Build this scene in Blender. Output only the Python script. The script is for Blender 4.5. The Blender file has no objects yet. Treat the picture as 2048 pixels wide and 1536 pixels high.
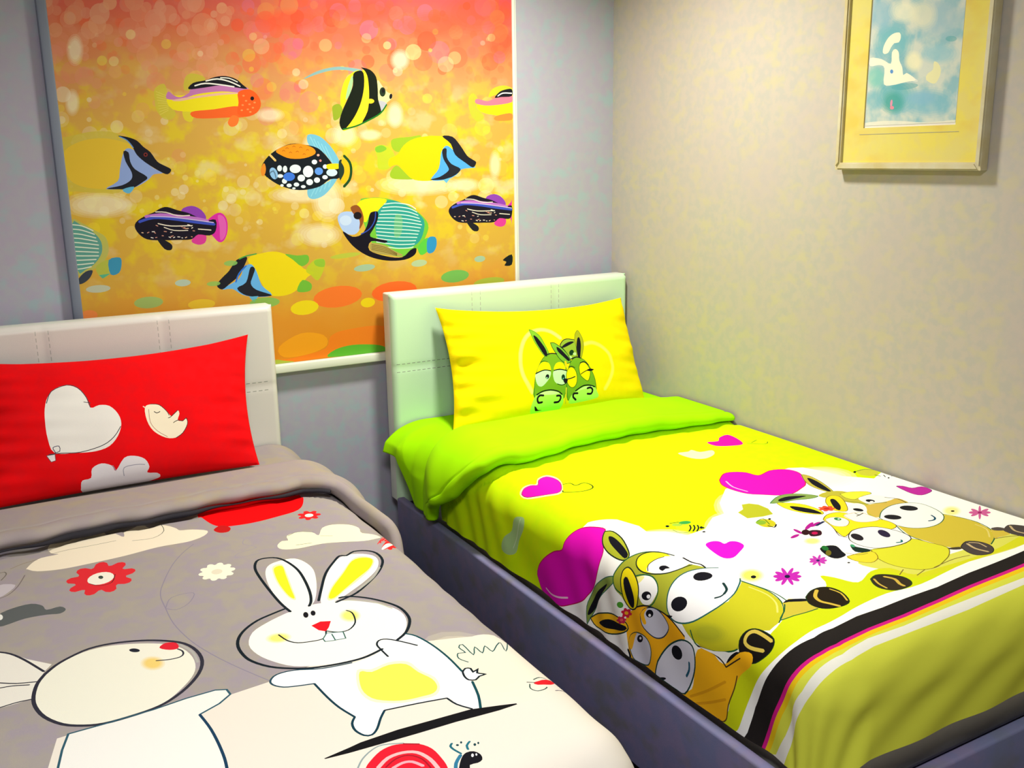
import bpy, math, random
import numpy as np
from mathutils import Vector, Matrix
from mathutils.geometry import delaunay_2d_cdt
C = bpy.context.scene.collection

# ------------------------------------------------------------------ surfaces of the cloths
import numpy as np
def wav(a,b,seed,f=1.0):
    r=np.random.RandomState(int(seed));o=0
    for i in range(7):
        k=r.uniform(3,14)*f;th=r.uniform(0,6.28);ph=r.uniform(0,6.28)
        o=o+np.sin(k*(a*np.cos(th)+b*np.sin(th))+ph+.8*np.sin(4*a+ph))/(1+i*.35)
    return o/3.5
class Duvet:
    # sheet coordinates: a = world X while flat, b = distance from the back wall while flat
    def __init__(s,xl,xr,lf,R,top,seed,rmax,amp=.005,wr=.010,off=0.):
        s.xl,s.xr,s.lf,s.R,s.top,s.seed,s.rmax,s.amp,s.wr,s.off=xl,xr,lf,R,top,seed,rmax,amp,wr,off;s.val=None
    def over(s,a,b):
        da=np.maximum(0,s.xl-a)+(np.maximum(0,a-s.xr) if s.xr is not None else 0)
        sg=np.where(a<s.xl,-1.,1.)
        db=np.maximum(0,b-s.lf);r=np.sqrt(da*da+db*db)
        return da,sg,db,r
    def __call__(s,a,b,off=None):
        a=np.asarray(a,float);b=np.asarray(b,float)
        da,sg,db,r=s.over(a,b);rr=np.maximum(r,1e-9)
        ux,uy=sg*da/rr,-db/rr
        q=np.minimum(r,np.pi/2*s.R)/s.R
        o=s.off if off is None else off
        lump=s.amp*wav(a,b,s.seed)
        if s.val is not None and off is None:
            cc=np.interp(a,s.val[0],s.val[1])+.006*np.sin(22*a)+.004*np.sin(51*a+1)
            dd=(b-cc-.004)/s.val[3];lump=lump-s.val[2]*np.where(dd<0,np.exp(-(dd*.5)**2),np.exp(-dd*dd))*(1+.35*np.sin(31*a)+.3*np.sin(67*a+1))
        side=np.clip((r-.05)/.15,0,1)
        wr=s.wr*side*(wav(a*.6+b*.5,b+a*.4,s.seed+3,2.6)+.25*np.sin(45*b+30*a+3*np.sin(9*b)))
        o=o+lump*(1-.5*side)+wr
        h=s.R*np.sin(q);v=s.R*(1-np.cos(q))+np.maximum(0,r-np.pi/2*s.R)
        nx,nz=np.sin(q),np.cos(q)
        h=h+nx*o;z=s.top-v+nz*o
        X=np.where(r>0,np.clip(a,s.xl,9 if s.xr is None else s.xr),a)+ux*h
        Y=-np.minimum(b,s.lf)+uy*h
        return np.stack([X,Y,z+0*X],-1)
class Pillow:
    # a,b in -1..1; corners TL,TR,BR,BL in world; n = outward direction
    def __init__(s,c,n,th,bow,seed,cr=1.0):
        s.c=[np.array(q,float) for q in c];s.n=np.array(n,float);s.n/=np.linalg.norm(s.n);s.th,s.bow,s.seed,s.cr=th,bow,seed,cr
    def __call__(s,a,b,side=1.0):
        a=np.asarray(a,float);b=np.asarray(b,float)
        TL,TR,BR,BL=s.c
        bt,bb,bl,br=s.bow
        bb_=np.where(b>0,bt,bb);ba_=np.where(a>0,br,bl)
        aa=a*(1-ba_*(1-b*b)*np.abs(a)**2);b2=b*(1-bb_*(1-a*a)*np.abs(b)**2)
        u=(aa+1)/2;v=(1-b2)/2
        P=((1-u)*(1-v))[...,None]*TL+(u*(1-v))[...,None]*TR+(u*v)[...,None]*BR+((1-u)*v)[...,None]*BL
        e=np.maximum(0,(1-a**2))*np.maximum(0,(1-b**2))
        t=s.th*e**.42
        ed=np.exp(-(a+1)/.24)*(1-np.exp(-(a+1)/.04))*s.cr+.35*np.exp(-(1-a)/.2)*(1-np.exp(-(1-a)/.04))
        w=.019*ed*np.maximum(0,1-b*b)**.5*(np.sin(8*b+2*np.sin(3*a)+s.seed)+.7*np.sin(17*b-5*a+s.seed)+.4*np.sin(31*b+9*a))
        w=w+.0025*np.minimum(1,e*6)*wav(a,b,s.seed)
        return P+s.n*((t+w)*side)[...,None]
class Plane:
    def __init__(s,o,u,v): s.o,s.u,s.v=[np.array(q,float) for q in (o,u,v)]
    def __call__(s,a,b):
        a=np.asarray(a,float)[...,None];b=np.asarray(b,float)[...,None];return s.o+a*s.u+b*s.v
RD=Duvet(-.89,None,2.01,.11,.572,11,.328)
LD=Duvet(-2.35,-1.505,2.01,.11,.566,23,.328,amp=.004)

class Metric:
    def __init__(s,S,sa,sb): s.S,s.sa,s.sb=S,sa,sb
    def __call__(s,a,b): return s.S(np.asarray(a,float)/s.sa,np.asarray(b,float)/s.sb)
YP=Pillow([(-.868,-.162,.980),(-.077,-.172,.950),(-.100,-.366,.583),(-.912,-.366,.583)],(0,-.89,.45),.080,(.17,.03,.07,.03),1.0)
RP=Pillow([(-2.31,-.165,.955),(-1.528,-.172,.955),(-1.572,-.364,.583),(-2.34,-.366,.583)],(0,-.89,.45),.080,(.17,.03,.05,.06),4.0,.5)
BL=Plane((0,-.012,0),(1,0,0),(0,0,1))
PI=Plane((-.016,0,0),(0,-1,0),(0,0,1))
SURF=dict(blind=(BL,(-1.985,-.458,.815,2.12)),
 left_duvet=(LD,(-2.47,-1.255,.44,2.26)),
 right_duvet=(RD,(-1.215,-.012,.44,2.29)),
 yellow_pillow=(Metric(YP,.40,.21),(-.40,.40,-.21,.21)),
 red_pillow=(Metric(RP,.40,.21),(-.40,.40,-.21,.21)),
 picture=(PI,(1.245,1.54,1.555,2.02)))
# turned-back edge of each duvet: crease distance from the back wall as a function of sheet coordinate a
RCX=[-1.26,-1.20,-1.15,-1.065,-.97,-.89,-.765,-.5,-.225,-.1,0.05];RCY=[.46,.47,.49,.63,.75,.79,.765,.728,.732,.758,.77]
LCX=[-2.7,-2.3,-2.09,-1.93,-1.82,-1.68,-1.53,-1.455,-1.415,-1.375,-1.315,-1.2];LCY=[.72,.69,.665,.655,.655,.64,.655,.70,.78,.88,.95,.95]
RD.val=(RCX,RCY,.009,.010);LD.val=(LCX,LCY,.018,.011)
class Fold:
    # a = sheet coordinate across, v in 0..1 from the pillow to the crease
    def __init__(s,D,cx,cy,H,b0,H0,rise,flare,seed):
        s.D,s.cx,s.cy,s.H,s.b0,s.H0,s.rise,s.flare,s.seed=D,cx,cy,H,b0,H0,rise,flare,seed
    def __call__(s,a,v):
        a=np.asarray(a,float);v=np.asarray(v,float)
        c=np.interp(a,s.cx,s.cy)+.006*np.sin(22*a)+.004*np.sin(51*a+1)
        under=np.clip((v-.93)/.07,0,1)
        vv=np.minimum(v,.93)/.93
        b=s.b0+(c-s.b0)*vv
        d=np.maximum(c-b,0)
        H=s.H*(1-.5*np.clip((a+.30)/.26,0,1)) if s.flare<0 else s.H
        fr=np.sqrt(np.maximum(0,1-(1-np.minimum(d/.03,1))**2))
        body=H*np.clip((b-.375)/.08,0,1)**.7+s.H0
        o=np.where(under>0,body*.5*(1-under)**2+.002,body*(.5+.5*fr))
        o=o-.004*np.exp(-((d-.05)/.0035)**2)*(under<=0)
        o=o+.004*wav(a,b,s.seed,1.3)*np.clip((b-.36)/.1,0,1)*(1-under)
        b=b-under*.05
        if s.flare:
            sg=-1 if s.flare<0 else 1
            side=np.maximum(0,s.D.xl-a) if s.flare<0 else np.maximum(0,a-s.D.xr)
            o=o+abs(s.flare)*np.clip(side/.2,0,1)*(.6+.4*np.sin(26*b+6*a))
            if s.flare<0:
                k=np.clip((b-.22)/.08,0,1);k=k*k*(3-2*k);k=.52+.48*k
                a=a+side*(1-k);o=o+.055*(1-k)*2*np.clip(side*k/.14,0,1)**2
        return s.D(a,b,off=o)
RF=Fold(RD,RCX,RCY,.048,.14,.006,0,-.03,7)
LF=Fold(LD,LCX,LCY,.034,.14,.006,0,.03,9)

# ------------------------------------------------------------------ printed patterns, in sheet coordinates (0.1 mm)
PRINTS={}
PRINTS['blind']='''
e|ec5030|0.314|0|0|-11170 19828 -10807 19849 -11191 19486
e|e86040|0.402|0|0|-13794 17137 -13452 17144 -13820 16796
e|dc9074|0.304|0|0|-18561 18510 -18359 18519 -18584 18295
e|e09c74|0.375|0|0|-17122 19410 -16972 19418 -17137 19255
e|e86040|0.598|0|0|-8308 18701 -8157 18706 -8314 18563
e|dc9074|0.535|0|0|-19850 18010 -19723 18019 -19850 17745
e|dc9074|0.343|0|0|-16277 17927 -16026 17935 -16301 17668
e|e08450|0.43|0|0|-5139 19830 -4952 19840 -5142 19668
e|dc9878|0.658|0|0|-15147 19322 -15040 19328 -15156 19214
e|d86c84|0.326|0|0|-11793 19191 -11529 19204 -11809 18940
e|e09c74|0.571|0|0|-15261 18952 -15125 18959 -15273 18815
e|dc8868|0.476|0|0|-19383 17493 -19091 17501 -19418 17175
e|e09c74|0.458|0|0|-15292 18206 -15098 18213 -15309 18009
e|dc9074|0.515|0|0|-19850 18487 -19776 18491 -19850 18391
e|e08450|0.431|0|0|-5418 19391 -5028 19409 -5425 19052
e|e09c74|0.342|0|0|-15267 18984 -15047 18994 -15286 18762
e|e86040|0.378|0|0|-9132 19170 -9011 19175 -9137 19059
e|e07060|0.33|0|0|-13085 16969 -12889 16972 -13099 16776
e|e07060|0.555|0|0|-5999 18894 -5776 18903 -6004 18698
e|d86c84|0.746|0|0|-11122 19599 -10818 19616 -11138 19314
e|e09c74|0.3|0|0|-18238 15571 -18031 15570 -18261 15347
e|d86c84|0.44|0|0|-9289 18676 -9078 18685 -9298 18482
e|e08450|0.315|0|0|-14488 16648 -14384 16649 -14496 16543
e|dc9074|0.511|0|0|-17337 18527 -17025 18541 -17369 18202
e|e08450|0.394|0|0|-8465 18784 -8307 18790 -8471 18640
e|e07060|0.647|0|0|-13853 18825 -13501 18841 -13880 18478
e|d86c84|0.37|0|0|-13957 17388 -13737 17393 -13974 17168
e|ec5030|0.755|0|0|-6381 20058 -6227 20067 -6385 19923
e|d86c84|0.456|0|0|-11180 18560 -11052 18565 -11188 18438
e|e86040|0.692|0|0|-12341 19893 -12107 19907 -12356 19670
e|d86c84|0.518|0|0|-8670 19313 -8332 19329 -8683 19005
e|d86c84|0.453|0|0|-10546 17824 -10201 17834 -10564 17498
e|ec5030|0.604|0|0|-10109 19003 -9816 19016 -10123 18730
e|d86c84|0.3|0|0|-13725 16299 -13424 16301 -13748 15998
e|d86c84|0.402|0|0|-13699 18945 -13397 18959 -13721 18649
e|e09c74|0.375|0|0|-15500 17788 -15178 17798 -15528 17461
e|d86c84|0.441|0|0|-7504 18480 -7085 18495 -7517 18103
e|d86c84|0.542|0|0|-12746 18186 -12602 18191 -12756 18046
e|e07060|0.531|0|0|-13483 18976 -13197 18989 -13503 18696
e|e08450|0.353|0|0|-5800 17786 -5510 17793 -5807 17529
e|e07060|0.361|0|0|-12315 19092 -11948 19109 -12339 18739
e|e07060|0.582|0|0|-14024 18928 -13763 18940 -14044 18670
e|dc9074|0.32|0|0|-17663 18775 -17355 18789 -17695 18453
e|dc9074|0.3|0|0|-18618 15467 -18463 15466 -18636 15298
e|e86040|0.492|0|0|-12419 18677 -12141 18688 -12437 18408
e|dc8868|0.439|0|0|-16883 18963 -16586 18977 -16912 18656
e|ec5030|0.386|0|0|-5488 18222 -5139 18233 -5495 17916
e|dc8868|0.346|0|0|-19665 17306 -19453 17311 -19691 17074
e|e07060|0.437|0|0|-12969 18666 -12778 18674 -12982 18479
e|d86c84|0.508|0|0|-7988 19754 -7680 19771 -7999 19477
e|dc9074|0.493|0|0|-18013 18386 -17884 18392 -18026 18250
e|dc8868|0.427|0|0|-15351 18609 -15040 18622 -15378 18295
e|e09c74|0.414|0|0|-15746 18136 -15576 18142 -15761 17963
e|e08450|0.654|0|0|-4995 19287 -4708 19300 -5000 19039
e|dc9878|0.324|0|0|-15112 16554 -14869 16557 -15133 16307
e|dc8868|0.422|0|0|-16029 18912 -15880 18919 -16043 18760
e|e86040|0.512|0|0|-4855 18959 -4580 18970 -4860 18714
e|e86040|0.684|0|0|-5277 20251 -5075 20263 -5281 20076
e|e08450|0.482|0|0|-7804 18165 -7604 18171 -7811 17984
e|dc9074|0.645|0|0|-16727 19493 -16578 19502 -16742 19340
e|dc8868|0.3|0|0|-16587 15078 -16372 15075 -16608 14850
e|dc9878|0.587|0|0|-18311 19334 -18166 19342 -18327 19180
e|ec5030|0.34|0|0|-9449 18619 -9140 18631 -9463 18333
e|dc8868|0.714|0|0|-19850 19243 -19659 19254 -19850 19032
e|ec5030|0.386|0|0|-12558 17238 -12342 17243 -12572 17027
e|e08450|0.521|0|0|-5424 20049 -5092 20067 -5431 19760
e|e86040|0.425|0|0|-10230 19391 -9991 19403 -10242 19169
e|dc9878|0.328|0|0|-19850 16569 -19850 16571 -19850 16297
e|e08450|0.739|0|0|-13516 19495 -13240 19511 -13536 19226
e|ec5030|0.607|0|0|-12555 19043 -12342 19053 -12569 18838
e|dc8868|0.45|0|0|-19054 19183 -18802 19197 -19084 18914
e|e08450|0.371|0|0|-14345 17039 -14232 17041 -14354 16925
e|dc8868|0.597|0|0|-19321 18961 -19103 18972 -19347 18726
e|e09c74|0.356|0|0|-18264 18731 -18116 18738 -18280 18574
e|e86040|0.516|0|0|-11406 19174 -11132 19187 -11422 18914
e|d86c84|0.325|0|0|-10585 19531 -10270 19547 -10602 19236
e|e08450|0.344|0|0|-11927 19774 -11790 19782 -11935 19643
e|d86c84|0.351|0|0|-10317 16761 -10068 16764 -10330 16524
e|dc9878|0.468|0|0|-15106 17602 -14976 17605 -15117 17470
e|d86c84|0.324|0|0|-12289 19097 -12022 19110 -12306 18841
e|dc9074|0.656|0|0|-16904 19055 -16590 19071 -16935 18732
e|e07060|0.547|0|0|-13856 18756 -13660 18765 -13870 18563
e|e86040|0.413|0|0|-10756 17995 -10625 17999 -10763 17871
e|e08450|0.461|0|0|-13859 18683 -13663 18691 -13874 18490
e|dc8868|0.711|0|0|-15656 19600 -15391 19616 -15679 19333
e|e07060|0.637|0|0|-5590 19913 -5330 19927 -5596 19687
e|e09c74|0.401|0|0|-18974 18148 -18846 18153 -18989 18011
e|dc9878|0.592|0|0|-16941 18756 -16776 18764 -16957 18586
e|e09c74|0.747|0|0|-14890 19514 -14725 19523 -14904 19349
e|dc9074|0.521|0|0|-15213 18375 -15112 18379 -15221 18273
e|dc8868|0.522|0|0|-14646 19451 -14503 19459 -14658 19308
e|d86c84|0.3|0|0|-5728 20048 -5394 20067 -5735 19758
e|e08450|0.424|0|0|-13644 18221 -13437 18229 -13660 18016
e|dc8868|0.415|0|0|-17560 18342 -17325 18351 -17585 18096
e|dc9878|0.635|0|0|-14813 19140 -14658 19148 -14826 18984
e|e86040|0.5|0|0|-9084 19471 -8777 19487 -9097 19189
e|dc8868|0.512|0|0|-19602 18308 -19322 18319 -19636 18004
e|e86040|0.618|0|0|-13550 19175 -13210 19192 -13575 18842
e|dc8868|0.369|0|0|-15723 18673 -15392 18688 -15753 18337
e|dc8868|0.58|0|0|-19592 19181 -19464 19188 -19607 19043
e|d86c84|0.417|0|0|-6213 19595 -6035 19604 -6217 19438
e|e07060|0.442|0|0|-9473 17745 -9152 17754 -9488 17446
e|dc9878|0.303|0|0|-17656 19475 -17434 19488 -17679 19244
e|e09c74|0.374|0|0|-19157 19099 -18909 19112 -19187 18833
e|dc8868|0.506|0|0|-19606 18141 -19406 18148 -19631 17923
e|dc8868|0.435|0|0|-17055 17282 -16779 17288 -17083 16994
e|dc8868|0.324|0|0|-19204 19471 -19039 19481 -19224 19294
e|e86040|0.676|0|0|-7630 19660 -7379 19673 -7638 19435
e|e07060|0.505|0|0|-5498 19427 -5167 19443 -5504 19139
e|dc8868|0.316|0|0|-19037 17501 -18886 17505 -19054 17339
e|ec5030|0.308|0|0|-4818 19999 -4580 20019 -4824 19686
e|ec5030|0.628|0|0|-12506 19381 -12277 19393 -12521 19161
e|e08450|0.725|0|0|-12748 19716 -12450 19733 -12768 19429
e|e07060|0.448|0|0|-4580 20169 -4580 20187 -4580 19905
e|dc9074|0.538|0|0|-18816 19158 -18667 19166 -18833 18999
e|e08450|0.398|0|0|-13710 17057 -13431 17062 -13731 16779
e|e07060|0.666|0|0|-10475 19719 -10300 19728 -10484 19555
e|e86040|0.405|0|0|-6785 18330 -6386 18343 -6796 17974
e|dc9074|0.585|0|0|-15780 19667 -15475 19685 -15807 19360
e|e86040|0.462|0|0|-14087 17898 -13782 17907 -14111 17594
e|e07060|0.446|0|0|-9900 19728 -9683 19740 -9910 19527
e|e09c74|0.371|0|0|-16119 17036 -15995 17039 -16130 16909
e|dc8868|0.319|0|0|-16378 17402 -16155 17408 -16399 17172
e|e08450|0.607|0|0|-5133 19219 -4737 19237 -5140 18876
e|d86c84|0.376|0|0|-5516 19383 -5255 19396 -5521 19155
e|dc9074|0.589|0|0|-15212 19048 -15081 19054 -15224 18915
e|e09c74|0.582|0|0|-18770 18690 -18533 18701 -18797 18437
e|d86c84|0.451|0|0|-14066 19626 -13862 19637 -14081 19426
e|e07060|0.446|0|0|-6180 18543 -5918 18553 -6187 18311
e|e86040|0.356|0|0|-5117 19897 -4798 19915 -5122 19623
e|ec5030|0.404|0|0|-7322 19762 -7206 19768 -7325 19659
e|e08450|0.378|0|0|-9870 19060 -9660 19070 -9880 18865
e|dc9074|0.452|0|0|-16338 19108 -16165 19117 -16354 18931
e|e86040|0.444|0|0|-8124 18160 -7761 18172 -8137 17830
e|e86040|0.323|0|0|-14685 18028 -14468 18035 -14702 17810
e|dc9878|0.461|0|0|-14778 17572 -14495 17580 -14801 17287
e|dc8868|0.655|0|0|-17369 19238 -17128 19251 -17394 18988
e|dc9074|0.557|0|0|-14999 18504 -14904 18507 -15007 18408
e|e09c74|0.502|0|0|-19685 18649 -19497 18658 -19708 18445
e|ec5030|0.514|0|0|-10162 18082 -9925 18089 -10173 17859
e|d86c84|0.655|0|0|-10072 19099 -9736 19115 -10088 18786
e|dc9074|0.375|0|0|-19786 17980 -19543 17989 -19816 17715
e|e09c74|0.4|0|0|-19022 18405 -18815 18413 -19046 18182
e|e07060|0.328|0|0|-5890 19472 -5682 19483 -5895 19290
e|ec5030|0.445|0|0|-9093 18157 -8715 18169 -9109 17808
e|dc8868|0.305|0|0|-17517 16459 -17310 16461 -17539 16240
e|e08450|0.41|0|0|-5045 18709 -4920 18714 -5047 18601
e|e07060|0.701|0|0|-9068 19663 -8803 19677 -9079 19420
e|ec5030|0.59|0|0|-11346 19400 -11053 19416 -11363 19124
e|e86040|0.392|0|0|-4848 19819 -4642 19830 -4851 19642
e|dc9074|0.336|0|0|-15913 19465 -15609 19482 -15941 19157
e|e86040|0.413|0|0|-14532 17715 -14390 17719 -14543 17573
e|e07060|0.439|0|0|-11178 18729 -10961 18738 -11191 18523
e|d86c84|0.421|0|0|-12739 18410 -12399 18423 -12762 18079
e|dc9074|0.34|0|0|-18921 18564 -18748 18571 -18941 18378
e|e07060|0.463|0|0|-12173 19037 -11910 19049 -12189 18784
e|dc8868|0.312|0|0|-15788 17650 -15617 17655 -15804 17475
e|e86040|0.386|0|0|-13423 18253 -13108 18265 -13446 17944
e|ec5030|0.465|0|0|-7390 17894 -7202 17899 -7396 17724
e|e07060|0.372|0|0|-13630 17095 -13506 17097 -13639 16972
e|e09c74|0.589|0|0|-18546 18853 -18296 18865 -18574 18588
e|ec5030|0.607|0|0|-7964 18829 -7605 18843 -7977 18504
e|e86040|0.378|0|0|-11169 19267 -11037 19273 -11176 19142
e|dc8868|0.417|0|0|-15647 19556 -15516 19563 -15659 19423
e|d86c84|0.363|0|0|-5645 20127 -5207 20152 -5654 19747
e|dc9878|0.768|0|0|-19828 19422 -19670 19431 -19847 19250
e|dc8868|0.687|0|0|-18987 19368 -18842 19377 -19004 19214
e|e07060|0.441|0|0|-4591 17630 -4580 17639 -4597 17299
e|dc8868|0.551|0|0|-14850 19318 -14585 19332 -14872 19053
e|dc8868|0.431|0|0|-16175 18034 -16005 18040 -16191 17859
e|dc8868|0.352|0|0|-19343 18601 -19119 18611 -19369 18360
e|e08450|0.717|0|0|-5162 19739 -4858 19754 -5167 19475
e|d86c84|0.315|0|0|-12628 17187 -12502 17189 -12636 17064
e|dc9074|0.361|0|0|-19058 17392 -18797 17399 -19089 17110
e|dc8868|0.326|0|0|-19665 19453 -19505 19463 -19684 19281
e|e09c74|0.303|0|0|-17230 18042 -16918 18052 -17262 17715
e|e08450|0.41|0|0|-12923 17894 -12600 17904 -12945 17579
e|e09c74|0.661|0|0|-19268 18987 -19103 18995 -19287 18810
e|e07060|0.308|0|0|-5701 19066 -5389 19080 -5708 18793
e|e08450|0.524|0|0|-8810 18219 -8575 18226 -8820 18002
e|dc9074|0.341|0|0|-15072 17261 -14756 17268 -15098 16940
e|dc8868|0.795|0|0|-17448 19580 -17174 19596 -17476 19295
e|dc9878|0.301|0|0|-17199 18623 -17004 18632 -17219 18421
e|e08450|0.332|0|0|-11028 19396 -10710 19413 -11045 19097
e|e86040|0.511|0|0|-10195 18454 -10045 18459 -10203 18313
e|e08450|0.361|0|0|-13194 19506 -13015 19515 -13207 19331
e|dc9074|0.341|0|0|-17121 16656 -17026 16657 -17130 16556
e|dc9878|0.385|0|0|-18973 17947 -18863 17950 -18986 17828
e|dc8868|0.406|0|0|-17210 18795 -16918 18809 -17240 18492
e|dc9878|0.32|0|0|-18853 16659 -18681 16661 -18872 16473
e|ec5030|0.301|0|0|-13667 16389 -13506 16390 -13679 16228
e|e09c74|0.33|0|0|-19848 17719 -19766 17722 -19850 17629
e|e08450|0.414|0|0|-13364 19786 -13069 19803 -13385 19498
e|d86c84|0.327|0|0|-9643 19868 -9467 19878 -9651 19706
e|e86040|0.463|0|0|-13172 18408 -12983 18415 -13185 18223
e|e86040|0.715|0|0|-14005 19453 -13885 19460 -14015 19334
e|e09c74|0.461|0|0|-15173 17450 -14847 17458 -15200 17120
e|dc8868|0.581|0|0|-15984 19257 -15856 19264 -15996 19126
e|dc9878|0.65|0|0|-19234 19042 -19133 19047 -19246 18933
e|e09c74|0.372|0|0|-15109 17753 -14915 17759 -15126 17557
e|e86040|0.57|0|0|-13231 18912 -13015 18921 -13246 18701
e|dc9878|0.726|0|0|-18446 19158 -18169 19172 -18477 18864
e|dc9878|0.41|0|0|-16512 19251 -16250 19265 -16537 18982
e|dc9074|0.378|0|0|-19829 17096 -19695 17099 -19845 16949
e|dc9074|0.575|0|0|-16736 19394 -16547 19405 -16754 19200
e|d86c84|0.332|0|0|-12274 16757 -11926 16761 -12296 16417
e|dc8868|0.303|0|0|-19850 16997 -19843 17000 -19850 16793
e|ec5030|0.539|0|0|-14450 19038 -14252 19048 -14465 18842
e|e86040|0.592|0|0|-11376 19290 -11243 19296 -11384 19163
e|e08450|0.3|0|0|-11894 16183 -11779 16183 -11901 16070
e|d86c84|0.312|0|0|-12900 17046 -12544 17052 -12924 16696
e|d86c84|0.418|0|0|-9021 19321 -8834 19330 -9028 19150
e|e08450|0.356|0|0|-6830 19166 -6556 19178 -6837 18923
e|dc9074|0.398|0|0|-17288 17744 -17141 17748 -17304 17589
e|e09c74|0.333|0|0|-18184 17555 -18001 17560 -18204 17360
e|e09c74|0.756|0|0|-18132 19477 -17940 19488 -18153 19275
e|dc9074|0.45|0|0|-15489 18170 -15260 18178 -15509 17937
e|d86c84|0.697|0|0|-10533 19831 -10310 19843 -10545 19622
e|dc9878|0.479|0|0|-16138 18809 -15964 18817 -16154 18630
e|e86040|0.572|0|0|-9788 19288 -9655 19294 -9794 19165
e|dc9074|0.307|0|0|-18734 17204 -18589 17207 -18751 17047
e|d86c84|0.481|0|0|-5101 18391 -4849 18399 -5105 18172
e|dc8868|0.399|0|0|-16610 18578 -16500 18582 -16621 18464
e|e09c74|0.325|0|0|-15514 19007 -15180 19023 -15543 18670
e|e09c74|0.329|0|0|-16083 18210 -15804 18220 -16109 17924
e|e86040|0.327|0|0|-14581 16527 -14428 16529 -14593 16372
e|d86c84|0.593|0|0|-12538 18556 -12352 18563 -12550 18376
e|e07060|0.327|0|0|-13724 17972 -13601 17976 -13733 17850
e|e08450|0.3|0|0|-12775 15937 -12527 15937 -12791 15692
e|e09c74|0.307|0|0|-16074 17532 -15875 17537 -16093 17326
e|e8e0c4|0.204|0|0|-6965 13556 -6864 13552 -6968 13467
e|ece498|0.117|0|0|-8162 15482 -8065 15481 -8165 15397
e|ecd438|0.394|0|0|-5852 15933 -5522 15933 -5859 15652
e|ece498|0.153|0|0|-12140 14118 -12000 14114 -12148 13986
e|ecd438|0.131|0|0|-11165 15996 -10935 15996 -11177 15784
e|e4d850|0.419|0|0|-11679 15992 -11609 15992 -11683 15927
e|ece498|0.298|0|0|-18400 14121 -18171 14114 -18424 13882
e|ece4b4|0.195|0|0|-7257 18088 -6944 18097 -7266 17820
e|ecd438|0.331|0|0|-6872 14750 -6812 14749 -6874 14697
e|ece498|0.285|0|0|-18552 14028 -18509 14027 -18557 13984
e|ecd438|0.207|0|0|-13612 13408 -13478 13403 -13621 13279
e|ece498|0.233|0|0|-6904 18312 -6649 18321 -6911 18094
e|ece4b4|0.256|0|0|-5212 13148 -5148 13146 -5213 13093
e|ece498|0.235|0|0|-18191 12810 -18001 12801 -18211 12612
e|ecd438|0.262|0|0|-7732 14413 -7534 14408 -7738 14238
e|e8e0c4|0.285|0|0|-9955 13297 -9899 13295 -9958 13246
e|e4d850|0.368|0|0|-10823 15429 -10536 15427 -10838 15166
e|ece4b4|0.336|0|0|-19389 15514 -19170 15512 -19415 15283
e|ece4b4|0.223|0|0|-17960 13895 -17771 13889 -17979 13699
e|ece4b4|0.166|0|0|-10820 17540 -10679 17543 -10827 17412
e|e4d850|0.286|0|0|-16649 18387 -16503 18393 -16663 18243
e|ece498|0.278|0|0|-17273 13579 -17214 13577 -17279 13518
e|ece498|0.27|0|0|-12530 13627 -12478 13625 -12533 13578
e|ece4b4|0.161|0|0|-19811 16170 -19595 16170 -19836 15943
e|e4d850|0.193|0|0|-17711 13633 -17475 13624 -17734 13390
e|ecd438|0.297|0|0|-19154 14077 -18930 14070 -19179 13841
e|ece4b4|0.308|0|0|-9885 13203 -9773 13199 -9890 13100
e|ece4b4|0.323|0|0|-14205 12942 -14106 12937 -14212 12845
e|e8e0c4|0.17|0|0|-17382 15507 -17323 15507 -17388 15448
e|e8e0c4|0.333|0|0|-19805 16152 -19697 16153 -19818 16039
e|e8e0c4|0.169|0|0|-14982 13364 -14773 13356 -14998 13158
e|ece4b4|0.188|0|0|-14569 16029 -14361 16029 -14585 15828
e|ece4b4|0.379|0|0|-12658 17676 -12525 17680 -12667 17552
e|ecd438|0.382|0|0|-6351 12371 -6080 12358 -6357 12134
e|e8e0c4|0.205|0|0|-9783 16090 -9673 16090 -9788 15990
e|e8e0c4|0.363|0|0|-16813 14565 -16768 14564 -16817 14520
e|ece498|0.361|0|0|-5331 13343 -5055 13333 -5337 13105
e|e4d850|0.403|0|0|-11078 17846 -10990 17849 -11082 17767
e|ece498|0.332|0|0|-9381 14267 -9079 14260 -9394 13994
e|e8e0c4|0.218|0|0|-6915 13075 -6589 13062 -6924 12788
e|e4d850|0.185|0|0|-4969 13995 -4755 13989 -4972 13813
e|ecd438|0.41|0|0|-12246 13051 -12071 13043 -12256 12884
e|e8e0c4|0.254|0|0|-14526 14775 -14478 14774 -14530 14728
e|e8e0c4|0.127|0|0|-18552 15637 -18327 15636 -18576 15404
e|ece498|0.23|0|0|-10689 16970 -10618 16971 -10693 16906
e|ece498|0.301|0|0|-15924 13685 -15877 13683 -15928 13638
e|ece4b4|0.113|0|0|-8828 12603 -8751 12599 -8831 12532
e|ece498|0.148|0|0|-12955 15908 -12686 15908 -12973 15655
e|ece498|0.366|0|0|-16447 14419 -16356 14417 -16455 14327
e|ece498|0.232|0|0|-11614 18549 -11391 18557 -11627 18346
e|ece4b4|0.416|0|0|-17976 14941 -17789 14938 -17996 14748
e|ece4b4|0.248|0|0|-7157 13854 -6956 13849 -7163 13677
e|ece4b4|0.32|0|0|-18915 13487 -18774 13482 -18931 13338
e|ecd438|0.173|0|0|-14052 13226 -14002 13224 -14055 13178
e|ecd438|0.262|0|0|-16356 14296 -16204 14292 -16370 14142
e|e4d850|0.31|0|0|-7560 15183 -7244 15180 -7570 14906
e|ece4b4|0.142|0|0|-11358 16343 -11129 16344 -11370 16133
e|ece498|0.352|0|0|-14277 12946 -14228 12944 -14281 12898
e|e8e0c4|0.103|0|0|-14556 12787 -14491 12783 -14561 12722
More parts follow.
